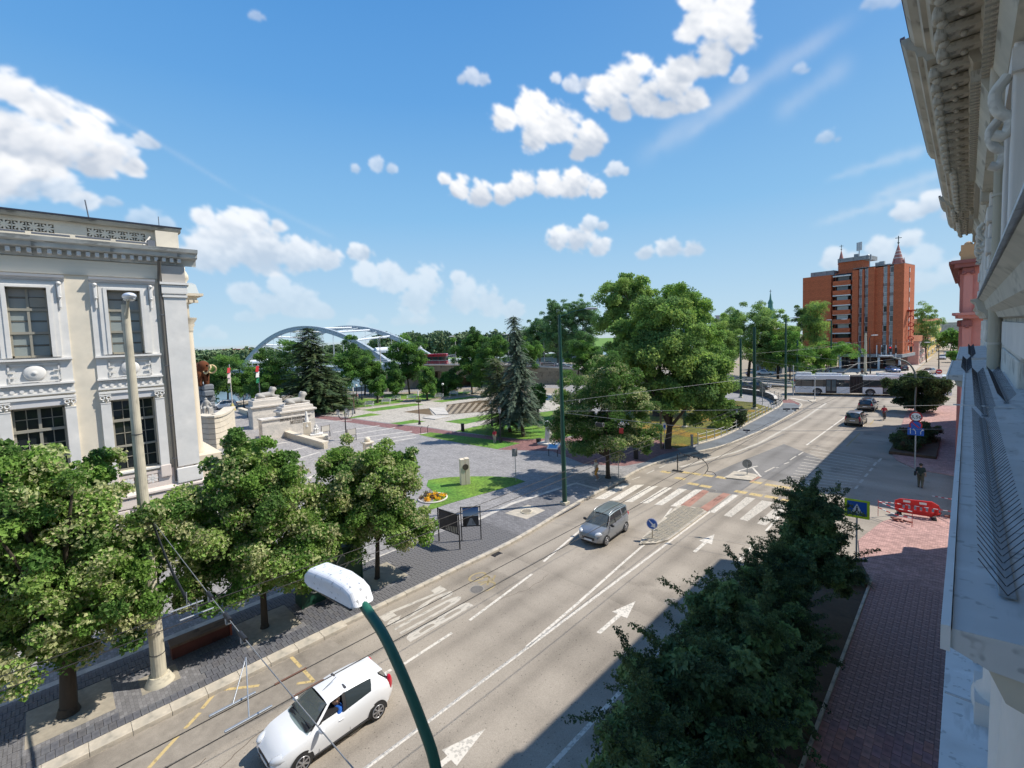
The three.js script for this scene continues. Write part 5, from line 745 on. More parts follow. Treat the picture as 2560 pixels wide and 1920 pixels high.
function tree(name, label, base, lobesPx, o) {             // base and lobes in photo pixels; depth from the foot on the ground
  const g = G(base[0], base[1], o.y0 ?? 0.1), s = mpp(g), t = thing(name, label, o.cat || 'tree', g, 0, o.group);
  const L = lobesPx.map(([u, v, hu, hv, dz = 0]) => { const c = PV(u, v, g).sub(g), dv = V(g.x, 0, g.z).normalize(); c.addScaledVector(dv, dz * s); return [c.x, c.y, c.z, hu * s, hv * s, hu * s * 0.95]; });
  const cr = crown(L, o.count, o), low = Math.min(...L.map(l => l[1] - l[4] * 0.35)), cx = L.reduce((a, l) => a + l[0], 0) / L.length, cz = L.reduce((a, l) => a + l[2], 0) / L.length;
  const tr = o.trunk ?? 0.16; if (tr > 0) M('trunk', limbs(V(0, -0.1, 0), tr, V(cx * 0.35, Math.max(0.6, low + (o.fork || 0)), cz * 0.35), cr.clumps, o.limbs ?? 9), o.bark || barkM, t);
  instanced('crown', SPR[o.spr || 'mid'], leafM, cr.list, t); return t;
}
const LIN = { spr: 'near', flower: 0.5, tones: [[0.08, 0.145, 0.027], [0.105, 0.178, 0.034], [0.062, 0.12, 0.026], [0.14, 0.205, 0.05]], cr: 0.205, clumps: 72, group: 'flowering lindens along the tram-side pavement' };
LIN.group = 'flowering lindens along the museum pavement';
tree('linden_tree', 'flowering linden on the museum pavement beside the tall concrete lamp post', [172, 1782], [[70, 1300, 150, 150], [60, 1200, 90, 70, -20], [240, 1370, 150, 130], [40, 1480, 150, 110], [300, 1500, 130, 110], [160, 1560, 160, 100], [340, 1390, 80, 70], [270, 1165, 52, 32, 10], [20, 1620, 90, 60]], { ...LIN, count: 15000, trunk: 0.24, limbs: 12 });
tree('linden_tree', 'flowering linden between the green advertising cabinet and the brown bench', [662, 1568], [[545, 1330, 120, 130], [680, 1290, 115, 130], [610, 1190, 80, 80], [600, 1105, 34, 50], [560, 1440, 110, 70], [690, 1420, 120, 80], [790, 1380, 90, 85], [700, 1190, 55, 50]], { ...LIN, count: 13000, trunk: 0.15, limbs: 10 });
tree('linden_tree', 'flowering linden beside the photo display frames on the pavement', [943, 1446], [[880, 1240, 85, 85], [980, 1230, 80, 90], [930, 1310, 110, 70], [860, 1150, 55, 45], [940, 1150, 50, 45], [1010, 1170, 30, 50], [1035, 1320, 55, 45]], { ...LIN, count: 10000, trunk: 0.13, limbs: 9 });
tree('linden_tree', 'flowering linden over the pedestrian in orange shorts at the crossing', [1520, 1195], [[1510, 1000, 100, 90], [1430, 1055, 62, 66], [1590, 1040, 60, 76], [1500, 1095, 105, 56], [1530, 930, 60, 44], [1465, 1130, 38, 26], [1600, 1110, 40, 40]], { ...LIN, count: 13000, flower: 0.42, trunk: 0.2, limbs: 9, tones: [[0.06, 0.115, 0.028], [0.075, 0.135, 0.03], [0.05, 0.095, 0.025]] });
const PARK = { group: 'park trees around the square', count: 3600, spr: 'mid', cr: 0.225 };
const CHEST = { ...PARK, tones: [[0.12, 0.185, 0.045], [0.10, 0.16, 0.042], [0.145, 0.205, 0.048], [0.08, 0.135, 0.04]] };
tree('chestnut_tree', 'large chestnut with forked black trunk on the dry lawn by the white railing', [1668, 1120], [[1640, 880, 95, 90], [1730, 950, 90, 80], [1600, 930, 50, 55], [1640, 800, 70, 55], [1780, 940, 50, 80], [1680, 1000, 90, 60], [1760, 1020, 60, 50], [1560, 860, 45, 50], [1800, 1010, 34, 40]], { ...CHEST, count: 9000, trunk: 0.36, limbs: 10, fork: -1.2 });
tree('plane_tree', 'tall airy tree rising behind the large chestnut', [1640, 1040], [[1548, 750, 62, 55], [1585, 722, 40, 36], [1530, 800, 48, 48], [1570, 850, 60, 60], [1605, 780, 40, 40]], { ...CHEST, count: 4200, trunk: 0.4, tones: [[0.12, 0.185, 0.05], [0.09, 0.155, 0.04], [0.14, 0.2, 0.05]] });
tree('plane_tree', 'tall broad tree behind the chestnut, nearer the tram poles', [1750, 1032], [[1685, 775, 72, 58], [1740, 795, 48, 55], [1650, 800, 50, 50], [1730, 870, 70, 70], [1790, 900, 40, 50]], { ...CHEST, count: 5200, trunk: 0.38, tones: [[0.10, 0.17, 0.04], [0.125, 0.2, 0.04], [0.08, 0.145, 0.035]] });
tree('plane_tree', 'pale leafy tree behind the tram poles by the parked white car', [1870, 950], [[1825, 820, 48, 54], [1885, 806, 56, 54], [1930, 840, 40, 54], [1860, 870, 66, 46], [1920, 890, 50, 36]], { ...CHEST, count: 5600, trunk: 0.35, tones: [[0.13, 0.2, 0.06], [0.15, 0.22, 0.06], [0.1, 0.16, 0.05]] });
tree('plane_tree', 'full tree between the chestnut group and the slim green mast', [1815, 958], [[1800, 850, 44, 50], [1820, 895, 50, 38], [1785, 900, 36, 36]], { ...CHEST, count: 3600, trunk: 0.3 });
tree('plane_tree', 'full tree left of the dark round tree by the brick tower', [1945, 950], [[1945, 850, 40, 46], [1960, 890, 44, 34], [1925, 900, 36, 30]], { ...CHEST, count: 3200, trunk: 0.3 });
tree('plane_tree', 'dark round tree beside the brick tower wall', [2000, 932], [[2000, 800, 22, 32], [1985, 850, 24, 40]], { ...CHEST, count: 1500, tones: [[0.05, 0.09, 0.03], [0.065, 0.11, 0.03]] });
tree('ginkgo_tree', 'slender upright tree in front of the brick tower', [2038, 935], [[2042, 775, 22, 20], [2030, 810, 26, 24], [2050, 825, 20, 22], [2034, 855, 20, 22]], { ...CHEST, count: 1500, cr: 0.5, trunk: 0.25 });
tree('park_tree', 'bushy tree on the corner green behind the trolleybus', [1975, 955], [[1965, 865, 34, 40], [1958, 905, 44, 34], [2000, 900, 40, 36]], { ...PARK, count: 2200 });
tree('park_tree', 'spreading low tree behind the trolleybus roof', [2070, 948], [[2080, 885, 52, 26], [2040, 905, 40, 30], [2020, 930, 40, 18]], { ...PARK, count: 2200 });
tree('street_tree', 'light green tree against the side of the brick tower', [2316, 905], [[2308, 790, 20, 34], [2318, 830, 26, 44], [2300, 860, 20, 30]], { ...PARK, count: 1600, tones: [[0.13, 0.2, 0.06], [0.1, 0.17, 0.05]] });
tree('street_tree', 'round bright tree at the end of the far street', [2376, 876], [[2370, 848, 28, 20], [2395, 852, 22, 20]], { ...PARK, count: 900, spr: 'far' });
tree('street_tree', 'small clipped tree beside the far street pavement', [2388, 905], [[2386, 892, 15, 13]], { ...PARK, count: 500, trunk: 0.1 });
tree('street_maple', 'dense dark maple over the planter on the right pavement', [2302, 1030], [[2300, 965, 60, 26], [2270, 985, 34, 22], [2340, 975, 28, 26], [2295, 1005, 44, 18]], { ...PARK, count: 5000, spr: 'near', scale: 1.5, tones: [[0.025, 0.045, 0.018], [0.035, 0.055, 0.02]], trunk: 0.14, y0: 0.06 });
for (const [u, v, top, l] of [[1395, 945, 745, 'tall poplar clump behind the bridge ramp, taller leaning stem'], [1455, 945, 752, 'tall poplar clump behind the bridge ramp near the linden top'], [1350, 940, 800, 'shorter poplar behind the bridge ramp beside the spruce tip']]) { const h = (v - 60 - top) / 2; tree('poplar_tree', l, [u, v], [[u, top + h * 0.5, 30, h * 0.55], [u - 22, top + h, 30, h * 0.7], [u + 24, top + h * 0.9, 28, h * 0.7], [u, top + h * 1.6, 45, h * 0.5]], { ...PARK, count: 4200, cr: 0.22, clumps: 90, tones: [[0.075, 0.14, 0.055], [0.10, 0.17, 0.07], [0.06, 0.11, 0.045]], trunk: 0.35, bark: barkL }); }
const parkList = [
  ['round dark tree behind the white van and flagpole', [570, 1012], [[565, 945, 58, 50], [540, 970, 40, 40], [610, 965, 36, 36]], 3200],
  ['tree behind the twin lion gate pillars', [690, 1012], [[690, 930, 46, 60], [660, 960, 40, 44], [725, 900, 40, 50]], 3400],
  ['broad tree right of the pointed evergreen', [865, 1004], [[860, 920, 46, 50], [840, 960, 40, 36], [890, 900, 36, 50]], 3000],
  ['tree with straight trunk by the riverside path', [912, 988], [[905, 925, 40, 46], [930, 950, 28, 30]], 2400],
  ['dark tree before the bridge portal', [925, 986], [[932, 940, 26, 36], [945, 955, 20, 26]], 1600],
  ['tree with two leaning trunks beside the viaduct', [1024, 986], [[1018, 885, 44, 46], [1040, 920, 34, 34], [990, 910, 26, 40], [1000, 940, 28, 26]], 3200],
  ['young columnar tree on the lawn by the benches', [1068, 1000], [[1068, 945, 17, 28], [1068, 970, 22, 18]], 1300],
  ['young bushy tree behind the white benches', [990, 1000], [[990, 945, 16, 26], [988, 965, 19, 16]], 1200],
  ['small fan shaped shrub tree on the lawn', [944, 1008], [[944, 965, 22, 20]], 1100],
  ['leafy bush tree under the viaduct', [1130, 985], [[1128, 955, 26, 26], [1100, 970, 22, 18]], 1700],
  ['dark tree pair beside the spruce', [1180, 985], [[1160, 890, 34, 40], [1190, 865, 30, 36], [1180, 930, 44, 44]], 3400],
  ['dense dark tree left of the blue spruce', [1225, 990], [[1222, 900, 34, 50], [1215, 950, 34, 40], [1245, 880, 26, 40]], 3000],
  ['green tree between spruce and poplars', [1325, 960], [[1325, 890, 34, 40], [1310, 930, 30, 30]], 2200],
  ['tree behind the ramp wall railing', [1440, 990], [[1450, 880, 40, 44], [1480, 900, 40, 40]], 2600],
  ['thin young tree beside the spruce trunk', [1345, 1053], [[1344, 988, 15, 22], [1346, 1006, 12, 14]], 900],
  ['shadowed tree hiding the river wall', [760, 1000], [[720, 970, 40, 30], [660, 985, 40, 20]], 1800],
];
for (const [l, b, lo, n] of parkList) tree('park_tree', l, b, lo, { ...PARK, count: n, trunk: 0.2, tones: [[0.05, 0.105, 0.025], [0.07, 0.14, 0.03], [0.04, 0.085, 0.025], [0.085, 0.16, 0.03]] });
// conifers
function conifer(name, label, base, topPx, halfPx, lowV, tones, o = {}) {
  const g = G(base[0], base[1], 0.1), s = mpp(g), t = thing(name, label, 'tree', g, 0, o.group), tip = PV(topPx[0], topPx[1], g).sub(g), low = PV(base[0], lowV, g).sub(g).y, R = halfPx * s, out = [];
  M('trunk', merge([bar(V(0, -0.1, 0), V(tip.x * 0.5, tip.y * 0.5, tip.z * 0.5), o.tr || 0.22, 8, 0.14), bar(V(tip.x * 0.5, tip.y * 0.5, tip.z * 0.5), tip, 0.14, 6, 0.02)]), barkM, t);
  const br = [], N = o.layers || 34;
  for (let k = 0; k < N; k++) {
    const f = k / (N - 1), y = mix(low, tip.y * 0.985, f), rad = R * Math.pow(1 - f, o.pow || 0.85) * rr(0.55, 1.2) + 0.12, nb = Math.round(mix(o.nb || 9, 4, f)), cx = tip.x * y / tip.y, cz = tip.z * y / tip.y, ph = rr(0, 6);
    for (let b = 0; b < nb; b++) {
      const a = ph + b * 2 * Math.PI / nb + rr(-0.25, 0.25), L = rad * rr(0.6, 1.1), dr = o.droop ?? 0.35, n = Math.max(3, Math.round(L / (o.step || 0.32)));
      if (L > 0.8) br.push(bar(V(cx, y, cz), V(cx + Math.cos(a) * L * 0.9, y - dr * L * 0.4, cz + Math.sin(a) * L * 0.9), 0.035, 4, 0.012));
      for (let i = 0; i < n; i++) for (let w = 0; w < 2; w++) { const q = (i + rnd()) / n, rx = q * L, p = V(cx + Math.cos(a) * rx + rr(-0.12, 0.12), y - dr * rx * q + rr(-0.1, 0.1), cz + Math.sin(a) * rx + rr(-0.12, 0.12)), e = new THREE.Euler(rr(-0.4, 0.4), -a + rr(-0.8, 0.8), -dr * 0.9 + rr(-0.4, 0.25), 'YXZ'), tn = tones[Math.floor(rnd() * tones.length)], v = rr(0.7, 1.3); out.push([p, new THREE.Quaternion().setFromEuler(e), rr(0.7, 1.25) * (o.scale || 1), C(tn[0] * v, tn[1] * v, tn[2] * v)]); }
    }
  }
  M('branches', merge(br), barkM, t, 'stuff'); instanced('needles', SPR.needle, needleM, out, t); return t;
}
conifer('blue_spruce', 'tall blue spruce with pointed tip and bare lower trunk on the lawn', [1308, 1092], [1283, 788], 62, 1030, [[0.075, 0.115, 0.07], [0.10, 0.14, 0.09], [0.055, 0.09, 0.055]], { layers: 34, droop: 0.5, pow: 0.8, nb: 8 });
conifer('pine_tree', 'dark spreading conifer leaning left beside the blue spruce', [1276, 1080], [1236, 895], 78, 1052, [[0.05, 0.075, 0.035], [0.075, 0.10, 0.04], [0.10, 0.125, 0.045]], { layers: 24, droop: 0.2, pow: 0.6, scale: 1.1 });
conifer('blue_spruce', 'small blue spruce behind the tall spruce trunk', [1325, 1042], [1330, 1000], 20, 1036, [[0.085, 0.125, 0.115], [0.06, 0.095, 0.09]], { layers: 12 });
conifer('yew_tree', 'big pointed dark evergreen rising before the arch bridge', [800, 1030], [768, 818], 84, 1012, [[0.045, 0.085, 0.028], [0.06, 0.105, 0.03], [0.035, 0.065, 0.025], [0.09, 0.12, 0.04]], { layers: 40, nb: 13, droop: 0.12, pow: 0.7, scale: 1.8, step: 0.55 });
conifer('yew_tree', 'lower evergreen spreading under the pointed evergreen', [850, 1022], [830, 940], 44, 1016, [[0.06, 0.12, 0.03], [0.08, 0.14, 0.035]], { layers: 16, nb: 11, droop: 0.15, scale: 1.5, step: 0.5 });
tree('thuja_hedge', 'dark rounded evergreen bush behind the white railing', [1825, 1068], [[1812, 1046, 20, 20], [1840, 1042, 22, 20], [1826, 1036, 16, 14]], { ...PARK, spr: 'near', scale: 1.5, count: 4200, trunk: 0, floor: 0.0, cat: 'shrub', tones: [[0.03, 0.05, 0.022], [0.04, 0.06, 0.025]] });
// shaded hawthorns of the planting bed by the near house
const HAW = { spr: 'haw', tones: [[0.085, 0.135, 0.055], [0.11, 0.165, 0.06], [0.07, 0.11, 0.05], [0.13, 0.185, 0.075]], cr: 0.19, clumps: 64, shoots: 190, shootL: 1.2, trunk: 0.11, limbs: 14, cat: 'shrub', y0: 0.08, group: 'shaded hawthorns in the planting bed' };
function bedTree(label, x, z, lobes, count, o = {}) { const t = thing('hawthorn_bush', label, 'shrub', V(x, 0.08, z), 0, HAW.group), cr = crown(lobes, count, { ...HAW, ...o }); M('trunk', limbs(V(0, -0.1, 0), 0.1, V(0, 1.1, 0), cr.clumps, 16), barkM, t); instanced('crown', SPR.haw, leafM, cr.list, t); }
bedTree('large shaded hawthorn in the planting bed, spreading over the parking lane', -4.05, -11.2, [[0.0, 3.3, 0, 1.5, 1.1, 1.7], [-0.9, 3.0, 1.3, 1.0, 0.9, 1.2], [0.2, 4.3, -1.0, 0.7, 0.7, 0.8], [0.6, 2.3, 1.8, 1.1, 1.0, 1.3], [-0.9, 3.9, -1.6, 0.6, 0.7, 0.8], [0.3, 2.1, -1.8, 1.0, 1.0, 1.2]], 12500);
bedTree('shaded hawthorn filling the bed below the photographed window ledge', -3.95, -7.2, [[0.2, 2.6, 0, 1.4, 1.2, 1.5], [0.3, 1.8, 1.6, 1.3, 1.2, 1.4], [-0.6, 3.0, -0.8, 1.0, 0.9, 1.2], [0.4, 1.6, -1.4, 1.2, 1.1, 1.2]], 10500);
bedTree('tall hawthorn in the bed beside the pedestrian crossing sign', -4.2, -19.6, [[0.1, 3.3, 0, 1.1, 1.2, 1.5], [0.2, 4.4, -0.6, 0.8, 0.9, 1.0], [-0.3, 2.6, 1.6, 1.1, 1.0, 1.2], [0.3, 2.2, -1.6, 1.0, 1.0, 1.2], [0, 5.1, -0.3, 0.45, 0.6, 0.5]], 10500);
bedTree('low hawthorn between the two larger bushes of the bed', -4.3, -15.4, [[0.2, 2.2, 0, 1.1, 1.0, 1.6], [-0.3, 2.9, -0.8, 0.8, 0.7, 1.0], [0.5, 1.4, 0.8, 0.9, 0.9, 1.2]], 6500);
function bladePlant(label, p, n, L, tone) { const pos = []; for (let i = 0; i < n; i++) { const a = rr(0, 6.28), e = rr(0.25, 1.35), l = L * rr(0.6, 1.1), w = 0.022, d = V(Math.cos(a) * Math.cos(e), Math.sin(e), Math.sin(a) * Math.cos(e)), s = V(-Math.sin(a), 0, Math.cos(a)).multiplyScalar(w), mid = d.clone().multiplyScalar(l * 0.6), tip = d.clone().multiplyScalar(l).add(V(0, -0.25 * l * Math.cos(e), 0)); const P = [s.clone().negate(), s.clone(), mid.clone().add(s), mid.clone().sub(s), tip]; for (const k of [0, 1, 2, 0, 2, 3, 3, 2, 4]) pos.push(P[k].x, P[k].y, P[k].z); } const g = new THREE.BufferGeometry(); g.setAttribute('position', new THREE.Float32BufferAttribute(pos, 3)); g.computeVertexNormals(); const t = thing('yucca_plant', label, 'plant', p, 0, 'yuccas at the end of the planting bed'); M('blades', g, phy(tone, 0.7, {}), t, 'stuff'); M('stem', gc(0.06, 0.09, 0.25, 7, 0, 0.1, 0), barkM, t); }
bladePlant('pale variegated yucca at the sunlit end of the planting bed', V(-3.9, 0.08, -25.2), 220, 1.0, C(0.20, 0.25, 0.10));
bladePlant('dark spiky yucca at the corner of the planting bed', V(-3.3, 0.08, -25.6), 200, 0.8, C(0.07, 0.11, 0.05));
bladePlant('yucca under the hawthorns in the shaded bed', V(-3.6, 0.08, -14.6), 160, 0.75, C(0.06, 0.10, 0.05));
{ const t = thing('planter_shrubs', 'low dark and russet shrubs in the planter on the far pavement corner', 'shrub', G(2285, 1128, 0.06)); const c = crown([[-0.6, 0.7, -2.5, 1.2, 0.7, 2.4], [0.4, 0.8, -5, 1.1, 0.8, 2.4], [-0.5, 0.6, 0.6, 1.1, 0.6, 1.0]], 4200, { tones: [[0.05, 0.08, 0.03], [0.07, 0.05, 0.03], [0.04, 0.06, 0.03]], floor: 0.05, scale: 1.0 }); instanced('foliage', SPR.near, leafM, c.list, t); M('planter_edge', uvBox(gr(3.2, 0.3, 9.4, 0.05, 0, 0.1, -2.4)), m.soil, t); }
// far wood beyond the river: reads as one mass
{
  const w = new THREE.Group(); w.name = 'far_wood'; w.userData = { kind: 'stuff', label: 'far wood of poplars along the other river bank', category: 'wood' }; scene.add(w); const out = [];
  const tones = [[0.14, 0.20, 0.10], [0.17, 0.235, 0.115], [0.11, 0.165, 0.085]];
  for (let k = 0; k < 1500; k++) {
    const u = rnd() < 0.8 ? rr(930, 1460) : rr(380, 930), d = rr(300, 420), r = dirOf(u, 850), l = Math.hypot(r.x, r.z), x = r.x / l * d, z = r.z / l * d, vt = (u > 930 ? mix(848, 842, clamp((u - 930) / 150)) : mix(902, 880, u / 900)) + rr(-5, 9) + 6 * Math.sin(u * 0.09), top = 12 + (840 - 0.0366 * (u - 1280) - vt) / F * d, hh = Math.max(9, top + 1), tn = tones[Math.floor(rnd() * 3)];
    for (let i = 0; i < 15; i++) { const f = rnd(), p = V(x + rr(-1, 1) * 3.2 * (1 - f * 0.6), hh * (0.06 + 0.94 * f) - 0.4, z + rr(-1, 1) * 3.2 * (1 - f * 0.6)), v = rr(0.7, 1.3); out.push([p, new THREE.Quaternion().setFromEuler(new THREE.Euler(rr(-1, 1), rr(0, 6), rr(-1, 1))), rr(0.9, 1.6), C(tn[0] * v, tn[1] * v, tn[2] * v)]); }
  }
  instanced('wood_foliage', SPR.wood, needleM, out, w);
}

// ---------------------------------------------------------------- masts, lamps and wires
const lampHeadG = (() => { const g = new THREE.SphereGeometry(0.5, 20, 10); g.scale(1, 0.26, 0.42); return g; })();
const whiteP = phy(C(0.70, 0.73, 0.80), 0.4, { clearcoat: 0.3 });
{ // foreground lamp on a bent green tube
  const Z = -2.35, t = thing('street_lamp', 'green curved street lamp with white scuffed head in the foreground', 'street lamp', V(-3.42, 0.1, Z));
  const P = [[900, 1500], [925, 1535], [955, 1580], [985, 1640], [1020, 1720], [1055, 1810], [1085, 1900]].map(([u, v]) => PZ(u, v, Z).sub(t.position)); const low = P[P.length - 1];
  const pole = [...P, V(0.02, low.y - 1.6, 0), V(0, 3.5, 0), V(0, 0, 0)]; const gm = std(C(0.018, 0.15, 0.10), 0.4, { map: tGrime });
  M('pole', tube(pole, 0.055, 90, 12), gm, t); M('sleeve', bar(P[0].clone().lerp(P[1], -0.6), P[1], 0.047, 12), gm, t);
  const a = PZ(797, 1444, Z).sub(t.position), e = P[0].clone(), mid = a.clone().add(e).multiplyScalar(0.5), ang = Math.atan2(e.y - a.y, e.x - a.x), L = a.distanceTo(e) * 1.08;
  const pr = [[-0.5, 0.06], [-0.42, 0.12], [0.1, 0.155], [0.36, 0.13], [0.46, 0.09], [0.5, 0.0], [0.46, -0.03], [-0.45, -0.03], [-0.52, 0]], sh = new THREE.Shape(pr.map(p => new THREE.Vector2(p[0] * L, p[1])));
  const hg = new THREE.ExtrudeGeometry(sh, { depth: 0.17, bevelEnabled: true, bevelSize: 0.055, bevelThickness: 0.075, bevelSegments: 5, steps: 1 }); hg.translate(0, 0, -0.085); { const p = hg.attributes.position; for (let i = 0; i < p.count; i++) { const f = 1 - 0.34 * clamp(p.getX(i) / L) ; p.setZ(i, p.getZ(i) * f); } hg.computeVertexNormals(); }
  hg.rotateZ(ang); hg.translate(mid.x, mid.y, mid.z); M('lamp_housing', hg, phy(C(0.86, 0.88, 0.93), 0.42, { map: tFleck, clearcoat: 0.2 }), t);
  const lg = gr(L * 0.86, 0.05, 0.24, 0.02, 0, -0.075, 0); lg.rotateZ(ang); lg.translate(mid.x, mid.y, mid.z); M('lamp_glass', lg, phy(C(0.4, 0.42, 0.44), 0.15), t); const rim = gr(L * 0.98, 0.022, 0.3, 0.01, 0, -0.048, 0); rim.rotateZ(ang); rim.translate(mid.x, mid.y, mid.z); M('rim', rim, m.dark, t); M('clamp', gr(0.05, 0.06, 0.1, 0.01, P[1].x, P[1].y, P[1].z), gm, t);
}
{ // concrete mast
  const g = G(400, 1705, 0.1), h = PV(317, 762, g).y, t = thing('concrete_mast', 'tall pale concrete lamp mast in front of the museum facade', 'street lamp', g);
  M('mast', uvBox(gc(0.11, 0.23, h, 18, 0, h / 2 - 0.1, 0)), m.concrete, t); M('mast_base', gc(0.3, 0.45, 0.3, 18, 0, 0.15, 0), m.concrete, t);
  for (const y of [1.1, 3.9, 5.6, 6.4, 9]) { const q = new THREE.TorusGeometry(0.235 - y * 0.009, 0.012, 6, 18); q.rotateX(Math.PI / 2); q.translate(0, y, 0); M('mast_band', q, m.iron, t); }
  M('arm', bar(V(0.05, h - 0.6, 0), V(0.42, h + 0.02, -0.05), 0.045, 8), m.concrete, t); const hd = lampHeadG.clone(); hd.scale(0.95, 0.9, 0.9); hd.translate(0.45, h + 0.15, -0.08); M('lamp_head', hd, whiteP, t); const gl = lampHeadG.clone(); gl.scale(0.75, 0.6, 0.75); gl.translate(0.45, h + 0.06, -0.08); M('lamp_glass', gl, phy(C(0.5, 0.52, 0.54), 0.1), t);
  // cable bundle down from the mast to the span wire
  const c = thing('cable_bundle', 'bundle of black feeder cables strung from the concrete mast', 'cable', V(0, 0, 0)); const p0 = V(g.x + 0.15, 5.9, g.z), a = PV(400, 1380, V(-17.5, 0, -2.1)), b = PV(470, 1500, V(-14, 0, -2.2)), e = PV(560, 1650, V(-11, 0, -2.3));
  const p1 = PX(380, 1305, -20.2); [0, 1, 2].forEach(k => M('cable', tube([p1.clone().add(V(0, k * 0.05, 0)), PX(425, 1420, -17.0).add(V(0, k * 0.05, 0)), PX(465, 1500, -14.8).add(V(0, k * 0.05, 0))], 0.022, 20, 5), m.dark, c));
  M('cable_loop', tube([PX(465, 1500, -14.8), PX(500, 1515, -14.0), PX(545, 1490, -13.6), PX(580, 1462, -13.4)], 0.018, 20, 5), m.dark, c);
}
function greenMast(label, base, top, r0, r1, arms) {
  const g = G(base[0], base[1], 0.1), tp = PV(top[0], top[1], g), h = tp.y - g.y, t = thing('green_mast', label, 'pole', g, 0, 'green catenary masts');
  M('mast', gc(r1, r0, h, 14, 0, h / 2, 0), m.green, t); M('mast_foot', gr(r0 * 3, 0.22, r0 * 3, 0.03, 0, 0.08, 0), m.concrete, t); M('mast_collar', gc(r0 * 1.03, r0 * 1.06, 0.25, 14, 0, h * 0.3, 0), m.green, t);
  for (const [u, v, s = 1] of arms) { const e = PV(u, v, g).sub(g); M('arm', tube([V(0, h - 0.15, 0), V(e.x * 0.5, h + (e.y - h) * 0.6, e.z * 0.5), e], 0.035, 12, 6), m.green, t); const hd = lampHeadG.clone(); hd.scale(0.9 * s, 0.7, 0.8); hd.rotateY(Math.atan2(-e.z, e.x)); hd.translate(e.x, e.y, e.z); M('lamp_head', hd, std(C(0.4, 0.44, 0.48), 0.4), t); }
  return { g, h, t };
}
const mastA = greenMast('tall green catenary mast by the zebra crossing kerb', [1412, 1260], [1394, 787], 0.17, 0.1, [[1478, 771]]);
greenMast('thick dark green mast on the dry lawn behind the railing', [1886, 1022], [1884, 817], 0.24, 0.2, []);
greenMast('slim green mast beside the sapling behind the thuja bush', [1852, 994], [1851, 846], 0.2, 0.16, []);
greenMast('green lamp mast with two heads at the end of the blue footway', [1964, 1000], [1963, 796], 0.18, 0.12, [[1990, 794, 1.2], [2020, 792, 1.2]].slice(0, 1));
greenMast('green mast with lamp hidden in the chestnut foliage', [1712, 1068], [1712, 806], 0.2, 0.1, [[1695, 804, 1.3]]);
greenMast('green mast behind the trolleybus front of the corner green', [1993, 958], [1993, 850], 0.2, 0.15, []);
greenMast('green lamp mast in front of the brick tower balconies', [2077, 950], [2077, 801], 0.18, 0.12, [[2072, 800, 1.2], [2110, 798, 1.2]]);
function greyLamp(label, base, top, arm, col = m.galv) { const g = G(base[0], base[1]), t = thing('grey_lamp_post', label, 'street lamp', g, 0, 'grey lamp posts'); const tp = PV(top[0], top[1], g).sub(g), e = PV(arm[0], arm[1], g).sub(g); M('post', bar(V(0, 0, 0), tp, 0.14, 8, 0.08), col, t); M('arm', tube([tp, tp.clone().lerp(e, 0.5).add(V(0, 0.25, 0)), e], 0.06, 8, 6), col, t); const hd = lampHeadG.clone(); hd.scale(1.3, 1, 1); hd.rotateY(Math.atan2(-(e.z - tp.z), e.x - tp.x)); hd.translate(e.x, e.y, e.z); M('lamp_head', hd, std(C(0.5, 0.52, 0.54), 0.4), t); }
const palePost = std(C(0.5, 0.46, 0.42), 0.8);
greyLamp('pale lamp post at the ramp wall by the dark parked cars', [1362, 945], [1359, 834], [1371, 832], palePost);
greyLamp('pale lamp post on the ramp behind the linden top', [1449, 945], [1447, 833], [1438, 832], palePost);
greyLamp('pale lamp post on the viaduct behind the red bus', [1142, 960], [1138, 843], [1128, 841], palePost);
greyLamp('pale lamp post on the viaduct left of the dark tree pair', [1182, 955], [1180, 838], [1192, 837], palePost);
greyLamp('pale lamp post on the viaduct by the spruce tip', [1272, 950], [1271, 838], [1262, 836], palePost);
greyLamp('white mast at the bridge portal', [953, 985], [949, 843], [960, 845], palePost);
greyLamp('pale lamp post beside the brick tower shop canopy', [2176, 940], [2174, 845], [2186, 838], m.iron);
greyLamp('lamp post on the far street by the yellow house', [2347, 922], [2347, 866], [2318, 856], m.iron);
{ const g = G(2287, 1036, 0.06), t = thing('curved_lamp_post', 'grey curved lamp post rising through the dark maple', 'street lamp', g), pts = [[2287, 1036], [2288, 1000], [2290, 955], [2284, 925], [2268, 906], [2240, 896], [2222, 891]].map(([u, v]) => PV(u, v, g).sub(g)); M('post', tube(pts, 0.1, 60, 8), std(C(0.16, 0.19, 0.17), 0.5), t); const e = pts[6], hd = lampHeadG.clone(); hd.scale(1.6, 0.8, 1.1); hd.translate(e.x - 0.3, e.y + 0.04, e.z); M('lamp_head', hd, std(C(0.5, 0.53, 0.56), 0.35), t); }
{ const g = G(2163, 942), t = thing('concrete_pole', 'pale concrete pole before the brick tower', 'pole', g), tp = PV(2164, 833, g).sub(g); M('pole', bar(V(0, 0, 0), tp, 0.3, 10, 0.18), m.concrete, t); M('pole_box', gr(0.5, 0.7, 0.4, 0.05, -0.5, tp.y * 0.58, 0.2), m.white, t); }
